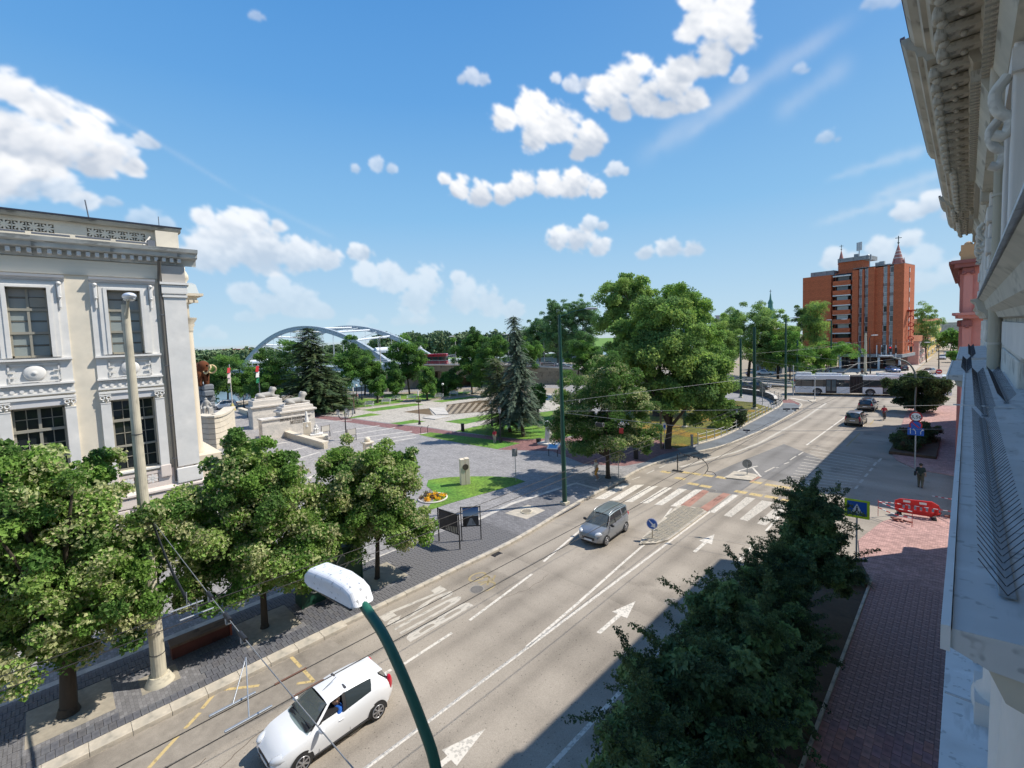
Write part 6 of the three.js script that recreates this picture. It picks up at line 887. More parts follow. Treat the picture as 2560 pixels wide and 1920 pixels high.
// trolley wires with pairs of hangers
const wireM = std(C(0.045, 0.042, 0.04), 0.5, { metalness: 0.5 }), spanM = std(C(0.30, 0.30, 0.30), 0.5, { metalness: 0.4 });
function wireThing(name, label, pts, r, mt = wireM, seg = 120) { const t = thing(name, label, 'wire', V(0, 0, 0), 0, 'trolley wires over the street'); M('wire', tube(pts, r, seg, 4), mt, t); return t; }
const yW = 5.5, far1 = [V(-9.4, 5.55, -30), V(-8.6, 5.6, -48), V(-7.6, 5.6, -70), V(-7, 5.6, -100)];
wireThing('trolley_wire', 'overhead trolley wire over the centre lanes, kerb side of its pair', [V(-9.3, yW, 14), V(-9.3, yW, 0), V(-9.25, yW, -15), ...far1], 0.012);
wireThing('trolley_wire', 'overhead trolley wire over the centre lanes, house side of its pair', [V(-8.72, yW, 14), V(-8.72, yW, 0), V(-8.65, yW, -15), ...far1.map(p => p.clone().add(V(0.6, 0, 0)))], 0.012);
const far2 = [V(-13.1, 5.5, -22), V(-12.6, 5.55, -36), V(-13.5, 5.6, -55), V(-17, 5.6, -80), V(-26, 5.6, -98), V(-60, 8, -97)];
wireThing('trolley_wire', 'overhead trolley wire over the bus lane, museum side of its pair', [V(-13.8, yW, 14), V(-13.75, yW, 0), V(-13.4, yW, -9), ...far2.map(p => p.clone().add(V(-0.35, 0, 0)))], 0.012);
wireThing('trolley_wire', 'overhead trolley wire over the bus lane, road side of its pair', [V(-13.2, yW, 14), V(-13.15, yW, 0), V(-12.75, yW, -9), ...far2.map(p => p.clone().add(V(0.25, 0, 0)))], 0.012);
function span(label, a, b, sag, fittings = []) { const t = thing('span_wire', label, 'wire', V(0, 0, 0), 0, 'span wires between masts and houses'); const mid = a.clone().add(b).multiplyScalar(0.5).add(V(0, -sag, 0)); const c = new THREE.CatmullRomCurve3([a, mid, b]); M('wire', new THREE.TubeGeometry(c, 40, 0.011, 4), spanM, t); for (const f of fittings) { const p = c.getPoint(f), q = c.getTangent(f); const k = M('insulator', bar(p.clone().addScaledVector(q, -0.18), p.clone().addScaledVector(q, 0.18), 0.05, 8), m.iron, t); M('clip', gr(0.1, 0.14, 0.1, 0.02, p.x, p.y - 0.08, p.z), m.galv, k); } return c; }
span('span wire from the concrete mast towards the near house', PX(380, 1300, -20.3), V(-2.8, 6.3, -2.6), 0.15, [0.42, 0.5, 0.56]);
{ const t = thing('wire_hanger', 'paired wire hanger bars holding the trolley wires in the foreground', 'wire fitting', V(0, 0, 0)); for (const [x, z] of [[-9.3, -1.9], [-8.72, -2.0]]) { M('hanger_bar', gr(0.05, 0.03, 0.75, 0.01, x, yW + 0.05, z), m.galv, t); M('hanger_rod', bar(V(x, yW + 0.06, z), V(-9.9, yW + 0.42, -2.3), 0.012, 5), m.galv, t); M('splice_sleeve', gc(0.02, 0.02, 0.6, 8).rotateX(Math.PI / 2).translate(x, yW, z - 1.0), std(C(0.12, 0.05, 0.03), 0.6), t); } for (const [x, z] of [[-13.75, -2.0], [-13.15, -2.1]]) { M('hanger_bar', gr(0.05, 0.03, 0.7, 0.01, x, yW + 0.05, z), m.galv, t); M('hanger_rod', bar(V(x, yW + 0.05, z), V(x + 0.1, yW + 0.45, z), 0.012, 5), m.galv, t); } }
const mA = y => mastA.g.clone().setY(y);
span('long level span wire from the green mast across the junction', mA(PV(1403, 1004, mastA.g).y), V(-0.7, 9.6, -50), 0.1);
span('span wire from the green mast to the corner of the near house', mA(PV(1404, 1028, mastA.g).y), V(0.2, 7.6, -33.4), 0.1, [0.5, 0.62, 0.64]);
span('lower span wire from the green mast over the zebra crossing', mA(PV(1404, 1032, mastA.g).y), V(0.2, 6.9, -30), 0.6, [0.55]);
span('span wire from the pink house to the masts by the railing', V(-0.7, 7.2, -51), G(1886, 1022).setY(7.2), 0.3, [0.3, 0.34, 0.6]);
span('span wire over the far junction between house and lamp mast', V(-0.8, 7.4, -62), G(1964, 1000).setY(7.6), 0.35, [0.35, 0.5]);
span('span wire from mast to mast behind the thuja bush', G(1852, 994).setY(7.4), G(2077, 950).setY(7.6), 0.2);
span('span wire high over the crossing in front of the brick tower', G(1964, 1000).setY(7.9), G(2163, 942).setY(8), 0.2);
{ const t = thing('signal_banner', 'small red square panel hanging on the span wire before the linden', 'panel', PV(1553, 1077, V(-17.6, 0, -30))); M('panel', gr(0.36, 0.4, 0.05, 0.02), std(C(0.5, 0.03, 0.03), 0.6), t); M('clip', gb(0.05, 0.12, 0.03, 0, 0.25, 0), m.iron, t); }
{ const t = thing('wire_box', 'black feeder box hanging on the span wire before the linden', 'box', PV(1500, 1062, V(-18.3, 0, -28.5))); M('box', gr(0.6, 0.3, 0.25, 0.04), m.dark, t); for (const s of [-0.3, 0.3]) { const r = new THREE.TorusGeometry(0.13, 0.012, 5, 14); r.rotateY(Math.PI / 2); r.translate(s, 0.05, 0); M('cable_ring', r, m.galv, t); } }
{ const t = thing('feeder_line', 'beaded black feeder cable drooping from its pole to the trolley wires', 'cable', V(0, 0, 0)); const a = PV(1700, 1134, V(-15.5, 0, -38)), b = PV(1758, 1150, V(-14.6, 0, -38)), c = PV(1770, 1170, V(-14.3, 0, -38)), d = PV(1762, 1185, V(-14.2, 0, -38)); M('cable', tube([a, b, c, d], 0.028, 30, 6), m.dark, t); for (let k = 0; k < 6; k++) { const p = a.clone().lerp(b, k / 5); M('bead', gs(0.07, p.x, p.y, p.z, 8, 6), m.dark, t); } M('cable', tube([PV(1768, 1178, V(-14.3, 0, -38)), PV(1785, 1182, V(-13.8, 0, -38)), PV(1792, 1192, V(-13.6, 0, -38))], 0.022, 16, 6), m.dark, t); }
{ const g = G(1694, 1178), t = thing('short_signal_post', 'short post on a flat base at the edge of the zebra crossing', 'post', g), h = PV(1692, 1135, g).y; M('post', gc(0.035, 0.045, h, 10, 0, h / 2, 0), m.iron, t); M('base', gr(0.9, 0.06, 0.35, 0.02, 0, 0.03, 0), m.dark, t); }
// ---------------------------------------------------------------- signs
const faceCam = g => Math.atan2(-g.x, -g.z);
function discG(r, th) { const g = new THREE.CylinderGeometry(r, r, th, 32); g.rotateX(Math.PI / 2); return g; }
function flatShape(pts, z, depth = 0.004) { const s = new THREE.Shape(pts.map(p => new THREE.Vector2(p[0], p[1]))); const g = new THREE.ExtrudeGeometry(s, { depth, bevelEnabled: false }); g.translate(0, 0, z); return g; }
const blueS = std(C(0.015, 0.10, 0.42), 0.45), whiteS = std(C(0.72, 0.72, 0.72), 0.5), redS = std(C(0.5, 0.025, 0.03), 0.5), greyS = std(C(0.33, 0.34, 0.34), 0.5, { metalness: 0.3, map: tGrime });
{ const g = G(1631, 1346, 0.09), r = 0.31, cy = PV(1630, 1309, g).y - g.y, t = thing('keep_right_sign', 'round blue sign with white diagonal arrow on the sett island', 'road sign', g, 0.25); M('post', gc(0.03, 0.03, cy + 0.1, 10, 0, cy / 2, 0), std(C(0.45, 0.38, 0.28), 0.6), t); const d = discG(r, 0.03); d.translate(0, cy, 0.04); const dd = M('disc', d, blueS, t); const ar = flatShape([[-0.15, 0.21], [-0.19, 0.17], [0.02, -0.06], [-0.08, -0.16], [0.2, -0.2], [0.19, 0.08], [0.09, 0.0]].map(([x, y]) => [x, y + cy]), 0.057); M('arrow', ar, whiteS, dd); const rg = new THREE.RingGeometry(r - 0.03, r - 0.012, 36); rg.translate(0, cy, 0.0575); M('border', rg, whiteS, dd); }
{ const g = G(1868, 1186, 0.08), cy = PV(1867, 1159, g).y - g.y, t = thing('reversed_sign', 'grey back of a round sign on the small junction island', 'road sign', g, faceCam(g)); M('post', gc(0.04, 0.04, cy + 0.2, 10, 0, cy / 2 + 0.1, 0.03), m.galv, t); const d = discG(0.36, 0.03); d.translate(0, cy, 0); const dd = M('disc', d, greyS, t); M('clamp_strip', gb(0.08, 0.5, 0.03, 0, cy, 0.03), m.iron, dd); }
{ const g = G(2140, 1424, 0.08), cy = PV(2137, 1271, g).y - 0.08, t = thing('crossing_sign', 'square blue pedestrian crossing sign with bright yellow border behind the hawthorn', 'road sign', g, 0.1); M('post', gc(0.04, 0.04, cy, 10, 0, cy / 2, -0.05), m.galv, t); const b = M('board', gr(0.98, 0.9, 0.03, 0.05, 0, cy, 0), std(C(0.55, 0.72, 0.02), 0.5), t); M('blue_field', gb(0.76, 0.68, 0.004, 0, cy + 0.02, 0.018), blueS, b); M('triangle', flatShape([[-0.24, cy - 0.24], [0.24, cy - 0.24], [0, cy + 0.26]], 0.021), whiteS, b); M('walker', merge([flatShape([[-0.03, cy - 0.06], [0.04, cy - 0.04], [0.03, cy + 0.06], [-0.03, cy + 0.07]], 0.026), flatShape([[-0.1, cy - 0.2], [-0.05, cy - 0.2], [0.02, cy - 0.06], [-0.03, cy - 0.05]], 0.026), flatShape([[0.07, cy - 0.2], [0.11, cy - 0.19], [0.04, cy - 0.05], [0.0, cy - 0.06]], 0.026), new THREE.CircleGeometry(0.03, 12).translate(0, cy + 0.11, 0.03)]), m.dark, b, 'stuff'); }
{ const g = G(2287, 1172, 0.06), t = thing('sign_post', 'post with weight limit, no stopping and blue lane signs by the planter', 'road sign', g, 0), y = v => PV(2289, v, g).y - g.y; M('post', gc(0.05, 0.05, y(1028), 10, 0, y(1028) / 2, -0.06), m.galv, t);
  const r = 12.5 * mpp(g); for (const [v, k] of [[1042, 0], [1063, 1]]) { const c = y(v); const d = discG(r, 0.03); d.translate(0, c, 0); const D = M('disc', d, k ? redS : redS, t); const f = discG(r * 0.78, 0.03); f.translate(0, c, 0.006); M('face', f, k ? blueS : whiteS, D); if (!k) { const tg = textGeo('3,5t', r * 0.62, 0.004, fontS); const bb = tg.boundingBox; tg.translate(-(bb.max.x + bb.min.x) / 2, c - (bb.max.y) / 2, 0.022); M('lettering', tg, m.dark, D); } else { const s = gb(r * 1.5, r * 0.2, 0.006, 0, 0, 0.024); s.rotateZ(-0.78); s.translate(0, c, 0); M('slash', s, redS, D); } }
  const c = y(1079), W = 31 * mpp(g), Hh = 19 * mpp(g), b = M('lane_board', gr(W, Hh, 0.03, 0.03, 0, c, 0.01), blueS, t); const ar = (x, bend) => [bar(V(x, c - Hh * 0.32, 0.03), V(x, c + Hh * 0.05, 0.03), 0.025, 4), bar(V(x, c + Hh * 0.05, 0.03), V(x + bend, c + Hh * 0.26, 0.03), 0.025, 4), flatShape([[x + bend - 0.08, c + Hh * 0.22], [x + bend + 0.08, c + Hh * 0.22], [x + bend, c + Hh * 0.4]], 0.03)]; M('lane_arrows', merge([...ar(-W * 0.32, 0), ...ar(0, -0.12), ...ar(W * 0.3, 0.12)]), whiteS, b, 'stuff'); }
for (const [u, v, k, l] of [[2337, 940, 0, 'round blue arrow sign above the dark maple'], [2346, 929, 1, 'round red no entry sign above the dark maple'], [2346, 945, 2, 'round no parking sign below the no entry sign'], [2360, 950, 3, 'small white sign beside the dark maple']]) { const g = G(u, 985, 0.06).multiplyScalar(1), c = PV(u, v, g).y - g.y, s = mpp(g), t = thing('round_sign', l, 'road sign', g, faceCam(g)); M('post', gc(0.05, 0.05, c, 8, 0, c / 2, -0.05), m.galv, t); const d = k === 3 ? gr(9 * s, 8 * s, 0.04, 0.05) : discG(6 * s, 0.04); d.translate(0, c, 0); const D = M('disc', d, [blueS, redS, redS, whiteS][k], t); if (k === 1) M('bar', gb(8 * s, 2 * s, 0.02, 0, c, 0.03), whiteS, D); if (k === 2) { const f = discG(4.6 * s, 0.05); f.translate(0, c, 0); M('face', f, blueS, D); } if (k === 0) M('arrow', flatShape([[-4 * s, c], [-1 * s, c + 2.6 * s], [-1 * s, c + 1 * s], [4 * s, c + 1 * s], [4 * s, c - 1 * s], [-1 * s, c - 1 * s], [-1 * s, c - 2.6 * s]], 0.022), whiteS, D); }
{ const g = G(1290, 1203, 0.1), t = thing('sign_pair_post', 'leaning post with two grey sign backs on the tip of the oval lawn', 'road sign', g, faceCam(g) + 0.3), tp = PV(1284, 1122, g).sub(g); M('post', bar(V(0, 0, 0), V(0, tp.y, 0), 0.03, 8), m.galv, t); for (const s of [-1, 1]) { const b = gr(0.24, 0.66, 0.02, 0.02, s * 0.13, tp.y - 0.32, 0.03); b.rotateY(s * 0.5); M('sign_panel', b, greyS, t); } }
{ const g = G(1547, 1195, 0.1), t = thing('thin_post', 'thin grey sign post beside the linden trunk', 'pole', g), h = PV(1546, 1135, g).y; M('post', gc(0.03, 0.03, h, 8, 0, h / 2, 0), m.galv, t); M('cap', gs(0.045, 0, h, 0), m.galv, t); }
{ const g = G(1659, 1122, 0.1), t = thing('info_post', 'wooden post with small white and blue parking sign by the chestnut', 'road sign', g, faceCam(g)), h = PV(1658, 1010, g).y; M('post', gc(0.09, 0.11, h, 10, -0.25, h / 2, 0), std(C(0.22, 0.17, 0.12), 0.9, { map: tGrime }), t); M('sign_pole', gc(0.025, 0.025, h * 0.62, 8, 0.1, h * 0.31, 0.1), m.galv, t); const b = M('sign_panel', gr(0.3, 0.72, 0.03, 0.03, 0.12, h * 0.5, 0.13), whiteS, t); const d = discG(0.11, 0.02); d.scale(1, 1.5, 1); d.translate(0.12, h * 0.5, 0.145); M('blue_disc', d, blueS, b); M('junction_box', gr(0.22, 0.26, 0.16, 0.03, -0.1, h * 0.84, 0.1), whiteS, t); }
{ const g = G(1906, 1012, 0.1), t = thing('reversed_sign', 'grey sign backs on a post behind the railing curve', 'road sign', g, faceCam(g)), h = PV(1905, 960, g).y, s = mpp(g); M('post', gc(0.05, 0.05, h, 8, 0, h / 2, 0.04), m.galv, t); const d = discG(5.5 * s, 0.03); d.translate(0, h - 5 * s, 0); M('disc', d, greyS, t); M('plate', gr(13 * s, 10 * s, 0.03, 0.04, 0, h - 17 * s, 0), greyS, t); }
for (const [u, v, top, l] of [[2037, 1000, 945, 'thin pale post on the small island before the trolleybus'], [1983, 990, 916, 'thin pale signal post at the trolleybus tail']]) { const g = G(u, v), t = thing('pale_post', l, 'post', g), h = PV(u, top, g).y; M('post', gc(0.06, 0.07, h, 8, 0, h / 2, 0), std(C(0.5, 0.52, 0.52), 0.6), t); M('cap', gs(0.1, 0, h, 0), m.galv, t); }
// traffic signals hung over the far junction
for (const [u, v, on, l] of [[2206, 874, 0, 'traffic signal beside the lit red one over the far junction'], [2226, 873, 1, 'traffic signal showing red before the brick tower'], [2240, 876, 0, 'traffic signal right of the lit red signal'], [2278, 873, 0, 'traffic signal against the lit side wall of the brick tower']]) { const p = PZ(u, v, -112), s = mpp(p), t = thing('traffic_signal', l, 'traffic light', p, faceCam(p)); M('housing', gr(5 * s, 14 * s, 0.3, 0.08), m.dark, t); for (let k = 0; k < 3; k++) { const q = new THREE.CylinderGeometry(1.7 * s, 1.7 * s, 0.12, 14); q.rotateX(Math.PI / 2); q.translate(0, (4.4 - k * 4.4) * s, 0.18); M('lens', q, on && k === 0 ? std(C(0.5, 0.02, 0.04), 0.5, { emissive: C(1, 0.03, 0.06), emissiveIntensity: 0.7 }) : std(C(0.02, 0.02, 0.02), 0.3), t); M('visor', gb(4 * s, 0.06, 0.35, 0, (6.2 - k * 4.4) * s, 0.3), m.dark, t); } M('hanger', bar(V(0, 7 * s, 0), V(0, 7 * s + 1.6, 0), 0.05, 6), m.iron, t); }
{ const a = PZ(2190, 858, -112), b = PZ(2300, 852, -112); span('cable carrying the hanging traffic signals', a, b, 0.05); }
// ---------------------------------------------------------------- railing and street furniture
{
  const t = thing('white_railing', 'white post and rail fence curving along the dry lawn', 'railing', V(0, 0, 0)), px = [[1745, 1111], [1790, 1098], [1824, 1084], [1862, 1064], [1900, 1043.5], [1930, 1027], [1950, 1015], [1955, 1006], [1946, 999], [1925, 993]], c = new THREE.CatmullRomCurve3(px.map(([u, v]) => G(u, v, 0.1)), false, 'centripetal'), wm = std(C(0.66, 0.64, 0.58), 0.6, { map: tGrime });
  M('kerb_stone', tube(c.getPoints(40).map(p => p.clone().add(V(0, 0.03, 0))), 0.14, 80, 5), m.kerb, t);
  for (let k = 0; k <= 26; k++) { const p = c.getPointAt(k / 26), q = M('post', merge([gc(0.045, 0.055, 1.15, 8, p.x, p.y + 0.55, p.z), gs(0.07, p.x, p.y + 1.16, p.z, 8, 6), gc(0.1, 0.13, 0.16, 8, p.x, p.y + 0.08, p.z)]), wm, t); }
  for (const h of [1.02, 0.62, 0.24]) M('rail', tube(c.getPoints(60).map(p => p.clone().add(V(0, h, 0))), 0.028, 120, 5), wm, t);
  const g = G(1730, 1118, 0.1), e = thing('railing_post', 'stout grey end post of the white railing', 'post', g); M('post', gc(0.12, 0.14, 1.15, 12, 0, 0.6, 0), std(C(0.35, 0.36, 0.36), 0.7, { map: tGrime }), e); M('cap', gc(0.16, 0.13, 0.16, 12, 0, 1.2, 0), std(C(0.4, 0.41, 0.41), 0.7), e); M('foot', gr(0.5, 0.12, 0.5, 0.03, 0, 0.05, 0), m.white, e);
  const w = thing('low_retaining_wall', 'low dark retaining wall around the far edge of the dry lawn', 'wall', V(0, 0, 0)); const wp = smoothPts(gp([[1700, 972], [1800, 977], [1860, 984], [1910, 992], [1935, 1002], [1940, 1012]], 0.1), 20); M('wall', band(wp, 0.3, 0.0, 0.95), std(C(0.10, 0.09, 0.08), 0.9, { map: tGrime }), w); M('coping', band(wp, 0.42, 0.952, 1.05), m.stone, w);
}
for (const [A, B, tone, l] of [[[1098, 1354], [1150, 1374], 0, 'photo display frame with dark picture on the pavement'], [[1155, 1352], [1203, 1349], 1, 'photo display frame with blue sky picture on the pavement']]) {
  const a = G(...A, 0.105), b = G(...B, 0.105), d = b.clone().sub(a), L = d.length(), t = thing('poster_frame', l, 'display frame', a, Math.atan2(-d.z, d.x), 'photo display frames'), Hh = 2.05;
  for (const x of [0, L]) M('post', gr(0.06, Hh, 0.06, 0.01, x, Hh / 2, 0), m.dark, t); M('top_rail', gr(L, 0.05, 0.06, 0.01, L / 2, Hh - 0.06, 0), m.dark, t); M('bottom_rail', gr(L, 0.05, 0.06, 0.01, L / 2, Hh * 0.42, 0), m.dark, t);
  const cv = document.createElement('canvas'); cv.width = 256; cv.height = 256; const x = cv.getContext('2d'); if (tone) { const gd = x.createLinearGradient(0, 0, 0, 130); gd.addColorStop(0, '#2a62a8'); gd.addColorStop(1, '#c4d3da'); x.fillStyle = gd; x.fillRect(0, 0, 256, 128); x.fillStyle = '#2b3036'; x.fillRect(0, 120, 256, 136); x.fillStyle = '#8b9298'; x.beginPath(); x.moveTo(60, 256); x.lineTo(120, 150); x.lineTo(150, 150); x.lineTo(215, 256); x.fill(); x.fillStyle = '#171b20'; x.beginPath(); x.moveTo(0, 130); x.lineTo(100, 140); x.lineTo(40, 256); x.lineTo(0, 256); x.fill(); x.fillStyle = '#3b4349'; for (let k = 0; k < 20; k++) x.fillRect(150 + k * 5, 185, 2, 50); } else { x.fillStyle = '#11151f'; x.fillRect(0, 0, 256, 256); x.fillStyle = '#1f2635'; x.fillRect(20, 20, 120, 90); x.fillStyle = '#b8b2a6'; for (let k = 0; k < 7; k++) { x.beginPath(); x.moveTo(90 + k * 24, 256); x.lineTo(110 + k * 22, 190 - k * 4); x.lineTo(118 + k * 22, 190 - k * 4); x.lineTo(104 + k * 24, 256); x.fill(); } x.fillStyle = '#4b4642'; x.fillRect(60, 210, 60, 20); }
  const tx = new THREE.CanvasTexture(cv); tx.colorSpace = THREE.SRGBColorSpace; const pl = new THREE.PlaneGeometry(L - 0.22, Hh * 0.52); pl.translate(L / 2, Hh * 0.7, 0.026); const pl2 = pl.clone(); pl2.translate(0, 0, -0.052); M('picture', merge([pl, pl2]), std(C(1, 1, 1), 0.5, { map: tx }), t); M('panel', gb(L - 0.2, Hh * 0.535, 0.04, L / 2, Hh * 0.7, 0), m.dark, t);
}
{ const a = G(752, 1520, 0.105), b = G(912, 1462, 0.105), L = a.distanceTo(b), t = thing('advertising_cabinet', 'dark green street cabinet with pale spray graffiti under the lindens', 'cabinet', a.clone().add(b).multiplyScalar(0.5)); const gm = std(C(0.012, 0.075, 0.045), 0.5, { map: tGrime }), Hc = 2.05; M('body', uvBox(gr(0.8, Hc, L, 0.03, -0.4, Hc / 2, 0)), gm, t); M('roof', gr(0.92, 0.1, L + 0.12, 0.03, -0.4, Hc + 0.05, 0), gm, t); for (const z of [-L / 2 + 0.02, 0, L / 2 - 0.02]) M('corner_post', gb(0.06, Hc, 0.06, 0.01, Hc / 2, z), std(C(0.008, 0.05, 0.03), 0.5), t);
  const spray = std(C(0.5, 0.52, 0.48), 0.7), st = pts => M('graffiti_stroke', tube(pts.map(([z, y]) => V(0.02, y, z)), 0.035, 40, 5), spray, t); st([[1.0, 1.5], [1.2, 1.75], [0.9, 1.85], [0.7, 1.55], [1.0, 1.3], [0.8, 1.1]].map(([z, y]) => [z, y])); st([[0.75, 1.2], [1.15, 0.85], [0.85, 0.55], [0.45, 0.8], [0.6, 1.15], [0.9, 1.2]]); st([[0.4, 1.3], [0.3, 1.75], [0.1, 1.5], [0.0, 1.75]]); st([[-0.2, 1.5], [-0.5, 1.8], [-0.8, 1.4], [-0.5, 1.15], [-0.2, 1.45]]); st([[-0.9, 1.75], [-1.25, 1.8], [-1.45, 1.4], [-1.2, 1.1]]); }
{ const a = G(430, 1655, 0.105), b = G(578, 1588, 0.105), L = a.distanceTo(b), t = thing('block_bench', 'long brown block bench on the shaded museum pavement', 'bench', a.clone().add(b).multiplyScalar(0.5)); M('seat', uvBox(gr(0.62, 0.1, L, 0.02, -0.3, 0.52, 0)), std(C(0.20, 0.13, 0.09), 0.85, { map: tGrime }), t); M('body', uvBox(gr(0.5, 0.46, L - 0.06, 0.02, -0.3, 0.23, 0)), std(C(0.16, 0.05, 0.035), 0.85, { map: tGrime }), t); M('end_panel', gr(0.56, 0.5, 0.06, 0.01, -0.3, 0.25, -L / 2 - 0.01), std(C(0.42, 0.10, 0.05), 0.7), t); }
{ const g = G(1163, 1210, 0.11), t = thing('memorial_stele', 'pale stone stele with round bronze plaque on the oval lawn', 'monument', g, faceCam(g) + 0.25), Hh = 2.1; M('slab', gr(0.36, Hh, 0.5, 0.015, -0.2, Hh / 2, 0), m.creamW, t); M('slab', gr(0.36, Hh + 0.04, 0.5, 0.015, 0.2, Hh / 2, -0.03), m.creamW, t); const d = discG(0.24, 0.06); d.translate(0.02, Hh * 0.7, 0.27); M('plaque', d, std(C(0.13, 0.10, 0.08), 0.55, { metalness: 0.4, map: tGrime }), t); }
for (const [u, v, l] of [[1157, 1078, 'black cylindrical litter bin on the red path edge'], [1590, 1147, 'black cylindrical litter bin by the linden shade']]) { const g = G(u, v, 0.11), t = thing('litter_bin', l, 'bin', g, 0, 'black litter bins'); M('drum', gc(0.22, 0.22, 0.9, 16, 0, 0.47, 0), m.dark, t); M('lid', gc(0.24, 0.24, 0.06, 16, 0, 0.95, 0), m.iron, t); }
{ const g = G(1372, 1110, 0.11), t = thing('globe_monument', 'white globe sculpture on a low plinth half hidden by the linden', 'monument', g), s = mpp(g), y = PV(1369, 1064, g).y; const gl = new THREE.SphereGeometry(10.5 * s, 28, 20); gl.translate(0, y, 0); M('globe', gl, std(C(0.72, 0.72, 0.74), 0.5), t); M('stem', gc(0.3, 0.5, y - 0.3, 12, 0, (y - 0.3) / 2, 0), m.stone, t); M('plinth', gr(2.6, 0.22, 1.8, 0.04, 0.4, 0.11, 0), m.stone, t); M('shrub_tub', gc(0.3, 0.25, 0.5, 10, -1.2, 0.25, 0.3), m.dark, t); }
{ const g = G(1383, 1141, 0.11), t = thing('info_lectern', 'slanted blue and white information table on black legs', 'information board', g, 0.4); const p = gr(1.1, 0.05, 0.7, 0.02); p.rotateX(0.55); p.translate(0, 0.98, 0); M('board', p, whiteS, t); const q = gb(0.8, 0.01, 0.45); q.translate(0, 0.03, 0); q.rotateX(0.55); q.translate(0, 0.98, 0); M('map', q, std(C(0.12, 0.35, 0.6), 0.5), t); for (const s of [-0.45, 0.45]) M('leg', gc(0.035, 0.035, 0.95, 8, s, 0.48, 0), m.dark, t); }
{ const a = G(1052, 1085, 0.11), t = thing('slanted_stand', 'pair of thin slanted metal stands at the lawn corner', 'stand', a); for (const [u, v] of [[1052, 1085], [1069, 1082]]) { const p = G(u, v, 0.11).sub(a); M('leg', bar(p, p.clone().add(V(0, 0.75, 0)), 0.035, 6), m.iron, t); M('arm', bar(p.clone().add(V(0, 0.75, 0)), p.clone().add(V(0.1, 0.95, -0.2)), 0.03, 6), m.iron, t); } }
// roadworks barrier and tape on the corner
{ const a = G(2250, 1290, 0.06), t = thing('roadworks_barrier', 'red and white plastic roadworks barrier on the side street corner', 'barrier', G(2290, 1290, 0.06), 0.12), s = 0.031; const W = 2.0, Hh = 0.95, sh = new THREE.Shape([[-W / 2, 0.25], [-W / 2 + 0.2, 0.12], [W / 2 - 0.3, 0.12], [W / 2, 0.35], [W / 2, 0.85], [W / 2 - 0.3, Hh + 0.08], [-W / 2 + 0.25, Hh], [-W / 2, 0.8]].map(p => new THREE.Vector2(...p))); for (let k = 0; k < 7; k++) { const x = -W / 2 + 0.34 + k * 0.27; sh.holes.push(new THREE.Path([[x, 0.36], [x, 0.66], [x + 0.14, 0.66], [x + 0.14, 0.36]].map(p => new THREE.Vector2(...p)))); } const g = new THREE.ExtrudeGeometry(sh, { depth: 0.06, bevelEnabled: true, bevelSize: 0.015, bevelThickness: 0.01, bevelSegments: 2 }); const rp = std(C(0.62, 0.02, 0.02), 0.45); const b = M('panel', g, rp, t); for (let k = 0; k < 2; k++) M('reflective_strip', gb(0.34, 0.14, 0.01, -0.45 + k * 0.75, 0.86, 0.085), whiteS, b); for (const x of [-0.8, 0.8]) M('foot', gr(0.25, 0.08, 0.7, 0.02, x, 0.05, 0.03), m.rubber, t); }
{ const tape = (l, pts, r) => { const n = thing('barrier_tape', l, 'tape', V(0, 0, 0), 0, 'red and white barrier tapes'); const c = new THREE.CatmullRomCurve3(pts), K = Math.max(6, Math.round(c.getLength() / 0.22)); for (let k = 0; k < K; k++) { const a = c.getPointAt(k / K), b = c.getPointAt((k + 1) / K); M('tape_segment', bar(a, b, 0.026, 4), k % 2 ? redS : whiteS, n); } }; const g = (u, v, y) => G(u, v, y);
  const rod = (l, u, v) => { const p = G(u, v, 0.06), t = thing('tape_stake', l, 'stake', p, 0, 'barrier stakes'); M('rod', gc(0.015, 0.015, 1.0, 6, 0, 0.5, 0), redS, t); M('tip', gs(0.02, 0, 1.0, 0), redS, t); return p.clone().setY(0.98); };
  const A = rod('thin red stake holding the tape near the dug up paving', 2280, 1318), B = rod('thin red stake at the corner kerb', 2195, 1290); tape('barrier tape strung between the two red stakes', [A, A.clone().lerp(B, 0.5).add(V(0, -0.08, 0)), B]); tape('barrier tape sagging below the upper tape', [A.clone().setY(0.6), A.clone().lerp(B, 0.5).setY(0.5), B.clone().setY(0.6)]); const W = V(0.45, 1.0, -36); tape('barrier tape from the stake past the red barrier to the wall', [B.clone(), G(2264, 1287, 0.06).setY(0.7), W]); tape('barrier tape from the red barrier up to the house wall', [G(2330, 1272, 0.06).setY(0.9), V(0.4, 1.4, -37)]);
  for (const [u, v, l] of [[2255, 1303, 'pile of lifted brown bricks beside the stake'], [2350, 1290, 'heap of lifted brown bricks by the house wall']]) { const p = G(u, v, 0.065), t = thing('brick_pile', l, 'bricks', p, 0, 'lifted paving bricks'); for (let k = 0; k < 12; k++) { const b = M('brick', gr(0.2, 0.07, 0.1, 0.008), std(C(0.18 + 0.1 * rnd(), 0.08, 0.06), 0.9), t); b.position.set(rr(-0.5, 0.5), 0.04 + 0.08 * Math.floor(k / 6), rr(-0.25, 0.25)); b.rotation.y = rr(0, 3); } } }

